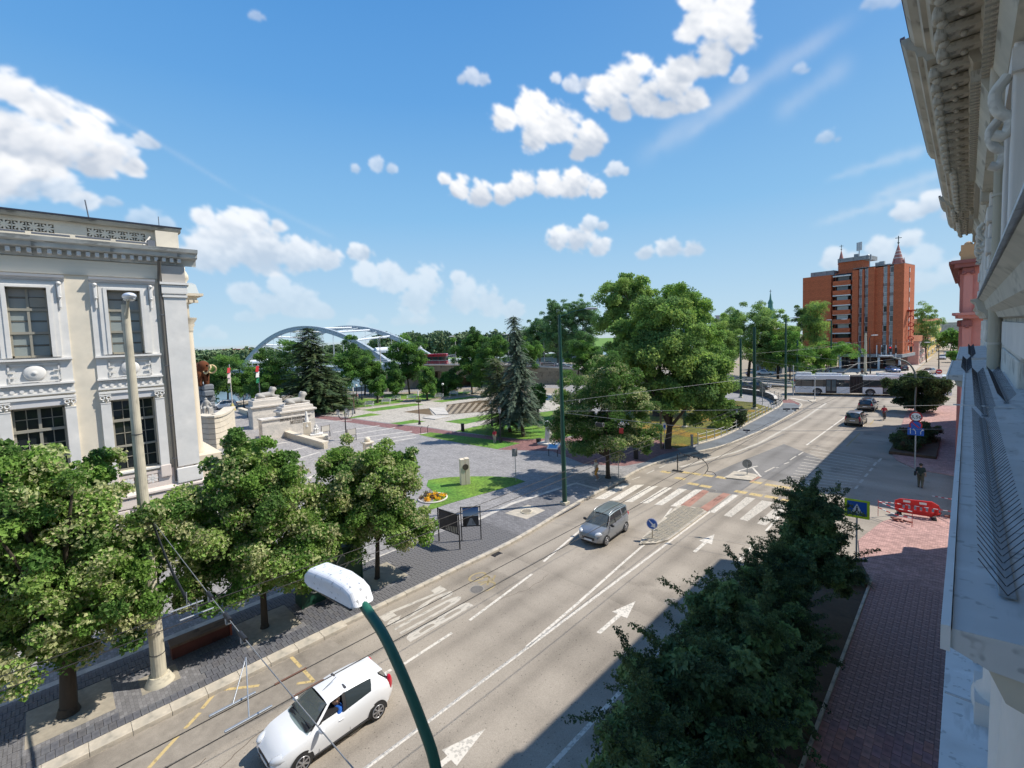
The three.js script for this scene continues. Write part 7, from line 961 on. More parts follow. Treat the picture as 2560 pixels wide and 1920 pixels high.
// ---------------------------------------------------------------- smooth bodies from tapered capsules
function blob(bones, R = 0.03, k = 0.03, pad = 0.12) {     // bones: [ax,ay,az,ra, bx,by,bz,rb]
  let mn = V(1e9, 1e9, 1e9), mx = V(-1e9, -1e9, -1e9); for (const b of bones) for (const o of [0, 4]) { mn.min(V(b[o] - b[o + 3], b[o + 1] - b[o + 3], b[o + 2] - b[o + 3])); mx.max(V(b[o] + b[o + 3], b[o + 1] + b[o + 3], b[o + 2] + b[o + 3])); }
  mn.subScalar(pad); mx.addScalar(pad); const S = Math.max(mx.x - mn.x, mx.y - mn.y, mx.z - mn.z), n = clamp(Math.round(S / R), 16, 84), c = mn.clone().add(mx).multiplyScalar(0.5), mc = new MarchingCubes(n, new THREE.MeshStandardMaterial(), false, false, 60000); mc.isolation = 0;
  for (let z = 0; z < n; z++) for (let y = 0; y < n; y++) for (let x = 0; x < n; x++) {
    const px = c.x + ((x - n / 2) / (n / 2)) * S / 2, py = c.y + ((y - n / 2) / (n / 2)) * S / 2, pz = c.z + ((z - n / 2) / (n / 2)) * S / 2; let d = 1e9;
    for (const b of bones) { const bx = b[4] - b[0], by = b[5] - b[1], bz = b[6] - b[2], L = bx * bx + by * by + bz * bz, t = L ? clamp(((px - b[0]) * bx + (py - b[1]) * by + (pz - b[2]) * bz) / L) : 0, e = Math.hypot(px - b[0] - t * bx, py - b[1] - t * by, pz - b[2] - t * bz) - mix(b[3], b[7], t); const h = Math.max(k - Math.abs(d - e), 0) / k; d = Math.min(d, e) - h * h * k * 0.25; }
    mc.field[x + y * n + z * n * n] = -d;
  }
  mc.update(); const N = mc.count, g = new THREE.BufferGeometry(), P = new Float32Array(mc.positionArray.slice(0, N * 3)), Q = new Float32Array(mc.normalArray.slice(0, N * 3));
  for (let i = 0; i < N; i++) { P[3 * i] = c.x + P[3 * i] * S / 2; P[3 * i + 1] = c.y + P[3 * i + 1] * S / 2; P[3 * i + 2] = c.z + P[3 * i + 2] * S / 2; }
  g.setAttribute('position', new THREE.BufferAttribute(P, 3)); g.setAttribute('normal', new THREE.BufferAttribute(Q, 3)); g.setAttribute('uv', new THREE.BufferAttribute(new Float32Array(N * 2), 2)); g.computeVertexNormals(); return mergeVerticesSafe(g);
}
function mergeVerticesSafe(g) { g.deleteAttribute('normal'); const q = mergeVertices(g, 1e-4); q.computeVertexNormals(); return q; }
// ---------------------------------------------------------------- museum forecourt
const X0 = G(779, 1082, 0.1).x;
{
  const zR = PX(778, 1060, X0).z, zL = PX(655, 1060, X0).z, yT = PX(778, 1036, X0).y, t = thing('museum_name_wall', 'pale stone wall bearing the carved museum name', 'wall', V(X0, 0.1, 0));
  const z0 = Math.min(zR, zL), z1 = Math.max(zR, zL), Hh = yT - 0.1; M('wall', uvBox(gb(1.4, Hh, z1 - z0, -0.7, Hh / 2, (z0 + z1) / 2)), m.stone, t); M('coping', uvBox(gr(1.7, 0.22, z1 - z0 + 0.2, 0.04, -0.7, Hh + 0.1, (z0 + z1) / 2)), m.stone, t);
  const dk = std(C(0.15, 0.12, 0.09), 0.8), put = (s, u0, v0, u1, size) => { const g = textGeo(s, 1, 0.02), b = g.boundingBox, a = PX(u0, v0, X0), e = PX(u1, v0, X0), w = Math.abs(e.z - a.z); g.translate(-b.min.x, 0, 0); g.scale(w / (b.max.x - b.min.x), size, 1); g.rotateY(Math.PI / 2); g.translate(0.015, a.y - 0.1, a.z); M('lettering', g, dk, t); };
  put('MÓRA FERENC', 700, 1054, 766, 0.40); put('MÚZEUM', 726, 1060, 766, 0.40);
}
function lion(parent, x, y, z, turn, s) { const bones = [[0.9, 0.42, 0, 0.34, -0.7, 0.36, 0, 0.36], [0.9, 0.5, 0, 0.34, 1.05, 0.98, 0, 0.38], [1.05, 1.0, 0, 0.34, 1.3, 1.08, 0, 0.24], [1.3, 1.05, 0, 0.2, 1.48, 0.98, 0, 0.14], [0.9, 0.25, 0.26, 0.15, 1.7, 0.1, 0.28, 0.11], [0.9, 0.25, -0.26, 0.15, 1.7, 0.1, -0.28, 0.11], [-0.7, 0.34, 0.24, 0.28, -0.2, 0.14, 0.42, 0.14], [-0.7, 0.34, -0.24, 0.28, -0.2, 0.14, -0.42, 0.14], [-1.0, 0.3, 0, 0.1, -1.3, 0.1, 0.3, 0.07], [0.98, 1.32, 0.2, 0.1, 0.98, 1.34, 0.2, 0.08], [0.98, 1.32, -0.2, 0.1, 0.98, 1.34, -0.2, 0.08]]; const g = blob(bones, 0.055, 0.12); g.scale(s, s, s); g.rotateY(turn); g.translate(x, y, z); return M('lion_body', g, m.stone, parent); }
for (const [u, v, l, k] of [[742, 1046, 'reclining stone lion on its stepped pedestal above the name wall', 0], [655, 1052, 'reclining stone lion on its stepped pedestal behind the flagpole', 1]]) {
  const g = k ? G(668, 1066, 0.1) : V(X0 - 1.2, 0.1, PX(748, 1046, X0).z), s = mpp(g), yb = PV(u, k ? 1014 : 1024, g).y - 0.1, yt = PV(u, k ? 999 : 1013, g).y - 0.1, t = thing('stone_lion', l, 'statue', g, 0, 'stone lions of the museum forecourt');
  M('pedestal', uvBox(gb(2.0, yb, 4.2, 0, yb / 2, 0)), m.stone, t); M('pedestal_cornice', gr(2.5, 0.25, 4.7, 0.05, 0, yb, 0), m.stone, t); M('pedestal_step', gr(2.0, yt - yb, 4.0, 0.08, 0, (yb + yt) / 2, 0), m.stone, t); M('pedestal_step', gr(1.6, 0.3, 3.4, 0.08, 0, yt + 0.1, 0), m.stone, t); lion(t, 0, yt + 0.2, 0.1, Math.PI / 2 + 0.1, 1.12);
}
{ // curved coping wall down the forecourt and the podium wall by the museum
  const t = thing('curved_parapet', 'curved cream parapet sweeping down the museum forecourt', 'wall', V(0, 0, 0)), w = gp([[600, 1030], [628, 1040], [652, 1052], [672, 1068], [700, 1084], [735, 1098], [775, 1110], [815, 1122]], 0.1), c = smoothPts(w, 40); M('wall', band(c, 0.45, 0.05, 0.75), m.creamW, t); M('coping', band(c, 0.7, 0.752, 0.9), m.creamW, t);
  const p = thing('podium_wall', 'cream rusticated podium wall beside the museum corner', 'wall', V(0, 0, 0)), q = smoothPts(gp([[500, 1118], [520, 1120], [540, 1122], [560, 1112], [580, 1090]], 0.1), 16); for (let k = 0; k < 6; k++) M('stone_course', band(q, 1.0, 0.1 + k * 0.62, 0.1 + k * 0.62 + 0.57), m.creamW, p); M('coping', band(q, 1.3, 3.82, 4.05), m.creamW, p);
  const r = thing('handrail', 'thin metal handrail on the forecourt steps', 'railing', V(0, 0, 0)), a = G(620, 1046, 0.1), b = G(672, 1056, 0.1); for (const f of [0, 0.4, 0.8]) { const o = a.clone().lerp(b, f); M('post', bar(o, o.clone().add(V(0, 1.0, 0)), 0.04, 6), m.iron, r); } for (const h of [1.0, 0.6]) M('rail', bar(a.clone().add(V(0, h, 0)), b.clone().add(V(0, h, 0)), 0.04, 6), m.iron, r);
}
{ // seated figures and putto fountain
  const fig = (name, l, g, s, mt, standH) => { const t = thing(name, l, 'statue', g, faceCam(g)); const b = [[0, 1.0, 0, 0.2, 0, 1.5, 0.02, 0.22], [0, 1.62, 0.03, 0.09, 0, 1.78, 0.06, 0.13], [0.2, 1.48, 0, 0.1, 0.42, 1.1, 0.12, 0.07], [0.42, 1.1, 0.12, 0.07, 0.7, 1.12, 0.3, 0.055], [-0.2, 1.48, 0, 0.1, -0.42, 1.1, 0.1, 0.07], [-0.42, 1.1, 0.1, 0.07, -0.4, 0.85, 0.35, 0.055], [0.12, 0.98, 0, 0.15, 0.18, 0.92, 0.5, 0.12], [0.18, 0.92, 0.5, 0.11, 0.2, 0.4, 0.55, 0.08], [-0.12, 0.98, 0, 0.15, -0.18, 0.92, 0.5, 0.12], [-0.18, 0.92, 0.5, 0.11, -0.2, 0.4, 0.5, 0.08], [0.2, 0.36, 0.55, 0.07, 0.22, 0.34, 0.72, 0.05], [-0.2, 0.36, 0.5, 0.07, -0.22, 0.34, 0.68, 0.05]]; const q = blob(b, 0.05, 0.06); q.scale(s, s, s); q.translate(0, standH, 0); M('figure', q, mt, t); M('seat', gr(1.1 * s, 0.9 * s, 0.8 * s, 0.08, 0, standH + 0.45 * s, -0.15 * s), mt, t); M('plinth', uvBox(gr(2.4 * s, standH + 0.05, 2 * s, 0.08, 0, standH / 2, 0)), mt, t); return t; };
  const gA = G(520, 1070, 0.1); fig('seated_statue', 'pale seated stone figure on a block beside the museum portico', gA, 1.5, m.stone, PV(512, 1043, gA).y - 0.1);
  const gF = G(792, 1098, 0.1), f = fig('fountain_statue', 'small white putto group on the cream fountain basin below the name wall', gF, 0.62, std(C(0.7, 0.68, 0.64), 0.7), 0.75); M('back_slab', gr(0.9, 2.3, 0.5, 0.05, -1.0, 1.1, -0.2), m.creamW, f); const hg = new THREE.CylinderGeometry(0.1, 0.3, 1.9, 12); hg.translate(-1.0, 2.6, -0.2); M('figure_relief', hg, std(C(0.7, 0.68, 0.64), 0.7), f); M('basin', gr(2.2, 0.5, 1.6, 0.1, 0.2, 0.25, 0.3), m.creamW, f);
  const g = G(515, 1062, 0.1), x = thing('mammoth_statue', 'shaggy rust brown mammoth statue with curling tusks on a rock wall', 'statue', g), yb = PV(500, 962, g).y - 0.1, s = mpp(g), mm = std(C(0.22, 0.065, 0.02), 0.95, { map: tGrime });
  for (let k = 0; k < 7; k++) for (let j = 0; j < 3; j++) M('rock', gr(1.5 + rr(-0.2, 0.3), yb / 7 * 0.96, 1.4, 0.2, -2.4 + j * 1.4 + (k % 2) * 0.4 - k * 0.05, (k + 0.5) * yb / 7, -0.5 + rr(-0.2, 0.2)), std(C(0.26, 0.28, 0.30), 0.9, { map: tStone }), x);
  const bo = blob([[-2.4, 1.9, 0, 1.0, -0.3, 2.2, 0, 1.1], [-0.3, 2.4, 0, 1.0, 0.5, 2.9, 0, 0.75], [0.5, 2.7, 0, 0.6, 0.95, 1.6, 0, 0.36], [0.95, 1.6, 0, 0.34, 1.0, 0.5, 0.1, 0.2], [0.2, 1.6, 0.55, 0.5, 0.25, 0.1, 0.55, 0.36], [0.2, 1.6, -0.55, 0.5, 0.25, 0.1, -0.55, 0.36], [-2.4, 1.5, 0.55, 0.5, -2.5, 0.1, 0.55, 0.38], [-2.4, 1.5, -0.55, 0.5, -2.5, 0.1, -0.55, 0.38]], 0.1, 0.2); bo.translate(-0.1, yb, 0); bo.rotateY(0.5); M('mammoth_body', bo, mm, x);
  for (const q of [-1, 1]) { const tg = tube([V(0.7, yb + 2.1, q * 0.3), V(1.3, yb + 1.7, q * 0.5), V(2.0, yb + 2.0, q * 0.6), V(2.3, yb + 2.6, q * 0.4), V(1.9, yb + 2.95, q * 0.15), V(1.5, yb + 2.7, q * 0.05)], 0.12, 30, 8); tg.rotateY(0.5); M('tusk', tg, std(C(0.62, 0.48, 0.25), 0.6), x); }
}
for (const [u, v, top, cols, l] of [[582, 1026, 913, [[0.5, 0.05, 0.06], [0.62, 0.5, 0.5], [0.5, 0.45, 0.42]], 'flagpole with limp red and white flag on a yellow foot'], [654, 1040, 908, [[0.45, 0.02, 0.03], [0.7, 0.7, 0.7], [0.02, 0.2, 0.1]], 'flagpole with drooping red white and green flag']]) {
  const g = G(u, v, 0.1), t = thing('flagpole', l, 'flagpole', g), tp = PV(u - 3, top, g).y - 0.1; M('pole', gc(0.06, 0.1, tp, 10, 0, tp / 2, 0), std(C(0.55, 0.5, 0.45), 0.6), t); M('foot', gc(0.12, 0.6, 1.4, 6, 0, 0.7, 0), std(C(0.45, 0.38, 0.14), 0.8), t); M('finial', gs(0.12, 0, tp, 0), m.galv, t);
  cols.forEach((c, k) => { const pg = new THREE.PlaneGeometry(0.9, 0.95, 6, 3); const pp = pg.attributes.position; for (let i = 0; i < pp.count; i++) pp.setZ(i, 0.12 * Math.sin(pp.getX(i) * 7 + pp.getY(i) * 2)); pg.computeVertexNormals(); pg.rotateY(-0.8); pg.translate(0.4 - k * 0.04, tp - 0.9 - k * 0.93, 0.25); M('flag_stripe', pg, std(C(...c), 0.9), t); });
}
// ---------------------------------------------------------------- benches and park lamps
{
  const wm = std(C(0.62, 0.62, 0.58), 0.6), mk = (l, g, a) => { const t = thing('park_bench', l, 'bench', g, a, 'white park benches'); for (let k = 0; k < 4; k++) M('seat_slat', gr(1.9, 0.03, 0.09, 0.01, 0, 0.45, -0.16 + k * 0.11), wm, t); for (let k = 0; k < 3; k++) M('back_slat', gr(1.9, 0.1, 0.03, 0.01, 0, 0.58 + k * 0.15, -0.26 - k * 0.03), wm, t); M('back_crest', gr(0.7, 0.08, 0.04, 0.02, 0, 1.02, -0.34), wm, t); for (const s of [-0.85, 0.85]) { M('leg', merge([gr(0.06, 0.45, 0.06, 0.01, s, 0.22, 0.16), gr(0.06, 0.98, 0.06, 0.01, s, 0.48, -0.25)]), wm, t); M('armrest', gr(0.07, 0.05, 0.5, 0.02, s, 0.66, -0.04), wm, t); } return t; };
  let b0; const places = [[819, 1029, 'white bench on the lawn edge nearest the name wall', 0.5], [871, 1022, 'white bench behind the many armed candelabra', 0.5], [922, 1017, 'white bench with bicycles leaning beside it', 0.5], [965, 1009, 'white bench by the thin sapling', 0.5], [1028, 1000, 'white bench next to the tall dark lamp', 0.6], [1097, 996, 'white bench left of the globe lamp', 0.45], [1134, 990, 'white bench right of the globe lamp', 0.45], [1168, 986, 'white bench at the shaded end of the row', 0.45], [1199, 982, 'white bench in the deep shade under the trees', 0.45], [950, 995, 'white bench on the riverside path with seated people', 2.6], [930, 990, 'white bench beyond the sapling on the path', 2.6], [990, 1002, 'white bench on the far side of the lawn strip', 0.5]];
  for (const [u, v, l, a] of places) { const g = G(u, v, 0.115); if (!b0) b0 = mk(l, g, a); else copyOf(b0, g, a, l); }
  const lamp = (l, u, v, top, kind) => { const g = G(u, v, 0.115), h = PV(u, top, g).y - 0.1, t = thing('park_lamp', l, 'street lamp', g, 0, 'park lamps'); M('post', gc(0.05, 0.09, h, 10, 0, h / 2, 0), kind === 'brown' ? std(C(0.16, 0.09, 0.07), 0.6) : m.iron, t); M('base', gc(0.14, 0.2, 0.5, 10, 0, 0.25, 0), m.iron, t); if (kind === 'globe') { M('globe', gs(0.26, 0, h + 0.1, 0), std(C(0.75, 0.75, 0.72), 0.4), t); M('cap', gc(0.02, 0.16, 0.14, 8, 0, h + 0.38, 0), m.iron, t); } else if (kind === 'brown') { M('light_tube', gc(0.09, 0.09, 0.7, 10, 0, h - 0.2, 0), std(C(0.75, 0.72, 0.66), 0.4), t); M('basket_ring', gc(0.5, 0.32, 0.35, 12, 0, h * 0.72, 0), std(C(0.05, 0.07, 0.04), 0.9), t); } else if (kind === 'lantern') { M('lantern', gc(0.2, 0.13, 0.5, 6, 0, h + 0.2, 0), phy(C(0.5, 0.5, 0.48), 0.2), t); M('cap', gc(0.03, 0.26, 0.2, 6, 0, h + 0.55, 0), m.iron, t); } else { for (let k = 0; k < 5; k++) { const a = k * 1.257; M('arm', tube([V(0, h - 0.7, 0), V(Math.cos(a) * 0.6, h - 0.8, Math.sin(a) * 0.6), V(Math.cos(a) * 0.95, h - 0.3, Math.sin(a) * 0.95)], 0.035, 12, 6), m.iron, t); M('lantern', gc(0.2, 0.12, 0.5, 6, Math.cos(a) * 0.95, h - 0.05, Math.sin(a) * 0.95), phy(C(0.55, 0.55, 0.53), 0.2), t); M('lantern_cap', gc(0.03, 0.24, 0.16, 6, Math.cos(a) * 0.95, h + 0.27, Math.sin(a) * 0.95), m.iron, t); } } };
  lamp('brown column lamp with plant ring on the fountain terrace', 1049, 1061, 980, 'brown'); lamp('brown column lamp by the lawn strip with bicycles', 886, 1034, 970, 'brown'); lamp('globe lamp between the white benches', 1108, 994, 962, 'globe'); lamp('black lantern lamp beside the child in red', 1252, 1106, 1032, 'lantern'); lamp('black candelabra with several lanterns before the forecourt strips', 866, 1100, 1030, 'multi'); lamp('black lamp in the shade of the dark conifer', 1230, 1064, 1010, 'globe'); lamp('distant candelabra behind the museum flagpole', 610, 1020, 990, 'multi'); lamp('thin lamp on the riverside path', 893, 1010, 965, 'globe'); lamp('thin lamp near the riverside trees', 905, 1000, 960, 'globe');
  const g = G(1648, 0, 0.1);
  for (const [u, v, l] of [[815, 1092, 'framed notice board beside the putto fountain'], [880, 1102, 'framed notice board behind the middle linden']]) { const q = G(u, v, 0.115), t = thing('notice_board', l, 'notice board', q, faceCam(q) + 0.5, 'notice boards'); for (const s of [-0.55, 0.55]) M('post', gc(0.04, 0.05, 1.5, 8, s, 0.75, 0), m.iron, t); M('frame', gr(1.2, 0.8, 0.06, 0.03, 0, 1.05, 0), std(C(0.25, 0.22, 0.2), 0.7), t); M('sheet', gb(1.05, 0.65, 0.01, 0, 1.05, 0.036), std(C(0.5, 0.47, 0.42), 0.7), t); }
  { const q = G(921, 1150, 0.115), t = thing('stone_ball', 'stone ball finial on a pillar behind the right linden', 'pillar', q), y = PV(917, 1100, q).y - 0.1, s = mpp(q); M('ball', gs(7.5 * s, 0, y, 0, 18, 14), m.creamW, t); M('pillar', gr(0.7, y - 6 * s, 0.7, 0.04, 0, (y - 6 * s) / 2, 0), m.creamW, t); M('pillar_cap', gr(1.0, 0.15, 1.0, 0.03, 0, y - 6.5 * s, 0), m.creamW, t); }
  { const q = G(1050, 1262, 0.11), t = thing('flower_bed', 'round bed of yellow and dark flowers beside the linden', 'flower bed', G(1082, 1246, 0.11)); const cr = crown([[0, 0.12, 0, 0.9, 0.14, 0.9]], 300, { tones: [[0.5, 0.32, 0.02], [0.08, 0.05, 0.04], [0.1, 0.12, 0.04]], floor: 0.03, scale: 0.6 }); instanced('flowers', SPR.near, leafM, cr.list, t); const r = new THREE.TorusGeometry(1.05, 0.07, 6, 24); r.rotateX(Math.PI / 2); r.translate(0, 0.04, 0); M('edging', r, m.stone, t); }
}

// ---------------------------------------------------------------- vehicles
const lerpTab = (tab, x) => { for (let i = 0; i < tab.length - 1; i++) if (x >= tab[i][0] && x <= tab[i + 1][0]) return mix(tab[i][1], tab[i + 1][1], (x - tab[i][0]) / (tab[i + 1][0] - tab[i][0])); return x < tab[0][0] ? tab[0][1] : tab[tab.length - 1][1]; };
function gridGeo(rows) { const nu = rows.length, nv = rows[0].length, pos = [], idx = []; rows.forEach(r => r.forEach(p => pos.push(p[0], p[1], p[2]))); for (let i = 0; i < nu - 1; i++) for (let j = 0; j < nv - 1; j++) { const a = i * nv + j, b = a + 1, c = a + nv, d = c + 1; idx.push(a, c, b, b, c, d); } const g = new THREE.BufferGeometry(); g.setAttribute('position', new THREE.Float32BufferAttribute(pos, 3)); g.setIndex(idx); g.computeVertexNormals(); g.setAttribute('uv', new THREE.Float32BufferAttribute(new Float32Array(pos.length / 3 * 2), 2)); return g; }
function quad(a, b, c, d) { return gridGeo([[a, b], [d, c]]); }
const glassCar = phy(C(0.035, 0.045, 0.05), 0.05, { clearcoat: 1, clearcoatRoughness: 0.02 }), screenG = phy(C(0.55, 0.62, 0.6), 0.03, { transmission: 0.85, thickness: 0 }), tyreM = std(C(0.02, 0.02, 0.02), 0.85), rimM = std(C(0.5, 0.5, 0.52), 0.35, { metalness: 0.8 }), blackP = std(C(0.02, 0.02, 0.022), 0.55), redL = phy(C(0.5, 0.01, 0.03), 0.15, { clearcoat: 1 }), lampL = phy(C(0.55, 0.57, 0.6), 0.1, { clearcoat: 1 });
function wheelGeos(r, w) { const tyre = lathe([[r * 0.66, -w / 2], [r * 0.93, -w / 2], [r, -w / 3], [r, w / 3], [r * 0.93, w / 2], [r * 0.66, w / 2]], 28); tyre.rotateX(Math.PI / 2); const sp = []; for (let k = 0; k < 7; k++) { const g = gb(r * 0.62, r * 0.13, 0.03, r * 0.34, 0, 0); g.rotateZ(k * 2 * Math.PI / 7); sp.push(g); } sp.push(new THREE.TorusGeometry(r * 0.66, r * 0.05, 6, 28), new THREE.CylinderGeometry(r * 0.15, r * 0.15, 0.05, 12).rotateX(Math.PI / 2)); const hub = new THREE.CylinderGeometry(r * 0.64, r * 0.64, 0.02, 24); hub.rotateX(Math.PI / 2); return [tyre, merge(sp), hub]; }
function car(name, label, pos, dir, c) {
  const t = thing(name, label, c.cat || 'car', pos, Math.atan2(-dir[1], dir[0]), c.group), S = c.s || 1; t.scale.setScalar(S);
  const { L, W, paint } = c, xs = [], N = 34; for (let i = 0; i <= N; i++) xs.push(-L / 2 + L * i / N);
  const half = x => { const f = Math.abs(x) / (L / 2); return W / 2 * (1 - 0.16 * Math.pow(f, 5) - 0.1 * Math.pow(f, 14)); };
  const deck = x => lerpTab(c.deck, x), top = x => lerpTab(c.top, x), sill = x => lerpTab([[-L / 2, 0.42], [-L / 2 + 0.35, 0.24], [L / 2 - 0.4, 0.2], [L / 2, 0.34]], x);
  const rows = xs.map(x => { const w = half(x), d = deck(x), s = sill(x), m1 = mix(s, d, 0.4), pts = [[0, s], [w * 0.88, s], [w * 0.965, s + 0.07], [w, m1], [w * 0.995, mix(s, d, 0.68)], [w * 0.965, d - 0.07], [w * 0.92, d - 0.015], [w * 0.6, d + 0.02], [0, d + 0.035]]; return [...pts.map(p => [x, p[1], p[0]]), ...pts.slice(0, -1).reverse().map(p => [x, p[1], -p[0]])]; });
  const cap = (x, rev) => { const r = rows[rev ? 0 : N], c0 = [x, (sill(x) + deck(x)) / 2, 0]; return gridGeo([r, r.map(() => c0)]); };
  const body = M('body', mergeGeometries([gridGeo(rows), cap(-L / 2, 1), cap(L / 2, 0)].map(g => g.toNonIndexed())), paint, t); body.geometry = toCreasedNormals(mergeVertices(body.geometry, 1e-4), 0.6);
  const g0 = c.cabin; // [cowl x, roof front x, roof rear x, tail x]
  const wr = c.roofW / 2, be = x => [x, deck(x) - 0.01, half(x) * 0.915], re = x => [x, top(x) - 0.05, wr];
  const rrows = []; for (let i = 0; i <= 12; i++) { const x = mix(g0[2], g0[1], i / 12); const y = top(x); rrows.push([[x, y - 0.06, wr + 0.012], [x, y - 0.02, wr * 0.95], [x, y + 0.012, wr * 0.6], [x, y + 0.022, 0], [x, y + 0.012, -wr * 0.6], [x, y - 0.02, -wr * 0.95], [x, y - 0.06, -wr - 0.012]]); }
  M('roof', gridGeo(rrows), c.roofPaint || paint, t);
  const side = (z, xb0, xb1, xt0, xt1, off) => { const f = (p) => [p[0], p[1], z * (p[2] + off)]; return gridGeo([0, 0.33, 0.66, 1].map(k => { const B = be(mix(xb0, xb1, k)), T = re(mix(xt0, xt1, k)); return [0, 0.5, 1].map(h => f([mix(B[0], T[0], h), mix(B[1], T[1], h), mix(B[2], T[2], h) + 0.025 * Math.sin(Math.PI * h)])); })); };
  for (const z of [-1, 1]) {
    for (const [b0, b1, t0, t1, dark] of c.pillars) M('pillar', side(z, b0, b1, t0, t1, 0.004), dark ? blackP : paint, t);
    for (const [b0, b1, t0, t1, open] of c.glass) if (!(open && z === (c.openSide || 0))) M('side_window', side(z, b0, b1, t0, t1, -0.004), glassCar, t);
    for (const [x, r] of [[c.wf, c.r], [c.wr, c.r]]) { const [ty, rm, hb] = c.wg; const a = new THREE.CircleGeometry(r * 1.16, 28, -0.18, Math.PI + 0.36); if (z < 0) a.rotateY(Math.PI); a.translate(0, 0, z * 0.004); const ar = M('wheel_arch', a, blackP, t); ar.position.set(x, r * 0.98, z * (half(x) + 0.002)); const wl = M('tyre', ty, tyreM, t); wl.position.set(x, r, z * (half(x) - 0.085)); const q = M('rim', rm, rimM, wl); q.position.z = z * 0.1; const q2 = M('hub_disc', hb, blackP, wl); q2.position.z = z * 0.075; }
    M('headlight', (() => { const g = gs(0.17, 0, 0, 0, 14, 10); g.scale(1.5, 0.75, 0.8); g.rotateY(z * 0.5); g.translate(L / 2 - 0.2, deck(L / 2 - 0.3) - 0.13, z * half(L / 2 - 0.2) * 0.8); return g; })(), lampL, t);
    M('tail_light', (() => { const g = gs(0.15, 0, 0, 0, 12, 8); g.scale(0.8, c.tallLights ? 2.0 : 1.15, 0.7); g.translate(-L / 2 + 0.13, deck(-L / 2 + 0.1) - (c.tallLights ? 0.1 : 0.08), z * half(-L / 2 + 0.14) * 0.87); return g; })(), redL, t);
    const mr = gs(0.12, 0, 0, 0, 12, 8); mr.scale(0.7, 0.72, 1.15); mr.translate(g0[0] - 0.32, deck(g0[0] - 0.3) + 0.06, z * (half(0.6) + 0.1)); M('mirror', mr, c.mirror || paint, t);
    for (const x of c.handles || []) M('door_handle', gr(0.17, 0.025, 0.03, 0.01, x, deck(x) - 0.14, z * (half(x) * 0.985)), c.handleM || paint, t);
    for (const x of c.seams || []) { const y0 = sill(x) + 0.1, y1 = deck(x) - 0.02; M('door_seam', bar(V(x, y0, z * half(x) * 0.985), V(x - 0.03, y1, z * half(x) * 0.945), 0.006, 4), blackP, t); }
    M('sill_trim', gr(L * 0.5, 0.05, 0.03, 0.01, 0, 0.24, z * (W / 2 - 0.03)), c.trim || blackP, t);
  }
  const scr = (x0, x1, w0, w1, lift) => gridGeo([0, 0.25, 0.5, 0.75, 1].map(k => { const x = mix(x0, x1, k), y = mix(deck(x0) + 0.015, top(x1) - 0.03, k) + lift * Math.sin(Math.PI * k), w = mix(w0, w1, k); return [-1, -0.5, 0, 0.5, 1].map(q => [x + (x0 > x1 ? 1 : -1) * 0.1 * (1 - q * q) * (1 - k * 0.7), y, q * w]); }));
  M('windscreen', scr(g0[0], g0[1], half(g0[0]) * 0.86, wr * 0.95, 0.03), c.clear ? screenG : glassCar, t); M('rear_window', scr(g0[3], g0[2], half(g0[3]) * 0.82, wr * 0.92, 0.03), glassCar, t);
  M('grille', gr(0.06, 0.16, W * 0.5, 0.02, L / 2 - 0.02, 0.5, 0), blackP, t); M('bumper_intake', gr(0.08, 0.12, W * 0.62, 0.03, L / 2 - 0.04, 0.3, 0), blackP, t); M('number_plate', gr(0.015, 0.11, 0.5, 0.005, L / 2 + 0.016, 0.42, 0), whiteS, t); M('number_plate', gr(0.015, 0.11, 0.5, 0.005, -L / 2 - 0.006, 0.7, 0), whiteS, t);
  M('cabin_floor', gb(g0[0] - g0[3] - 0.1, 0.03, W * 0.78, (g0[0] + g0[3]) / 2 - 0.05, deck(0) + 0.09, 0), blackP, t);
  if (c.clear) { M('dashboard', gr(0.5, 0.22, W * 0.78, 0.08, g0[0] - 0.25, deck(0.5) - 0.02, 0), blackP, t); for (const z of [-0.37, 0.37]) M('seat', merge([gr(0.2, 0.62, 0.46, 0.08, g0[1] - 0.62, deck(0) + 0.1, z), gr(0.1, 0.2, 0.26, 0.05, g0[1] - 0.66, deck(0) + 0.42, z)]), std(C(0.06, 0.06, 0.07), 0.9), t); }
  if (c.rails) for (const z of [-1, 1]) M('roof_rail', tube([V(g0[2] + 0.15, top(g0[2] + 0.15) + 0.02, z * (wr - 0.06)), V(0, top(0) + 0.07, z * (wr - 0.06)), V(g0[1] - 0.1, top(g0[1] - 0.1) + 0.02, z * (wr - 0.06))], 0.018, 20, 6), c.railM || rimM, t);
  if (c.ribs) for (let k = -3; k <= 3; k++) M('roof_rib', tube([V(g0[2] + 0.2, top(g0[2] + 0.2) + 0.024, k * 0.13), V(0, top(0) + 0.026, k * 0.13), V(g0[1] - 0.15, top(g0[1] - 0.15) + 0.022, k * 0.13)], 0.009, 12, 5), c.roofPaint, t);
  if (c.aerial) M('aerial', bar(V(g0[1] - 0.1, top(g0[1]) + 0.02, 0), V(g0[1] - 0.6, top(g0[1]) + 0.22, 0), 0.008, 5), blackP, t);
  if (c.spoiler) M('spoiler', gr(0.3, 0.04, wr * 1.8, 0.02, g0[2] - 0.06, top(g0[2]) - 0.02, 0), paint, t);
  return t;
}
const wgA = wheelGeos(0.3, 0.19), wgB = wheelGeos(0.34, 0.21);
const paintM = (c, o = {}) => phy(c, 0.35, Object.assign({ clearcoat: 1, clearcoatRoughness: 0.05 }, o));
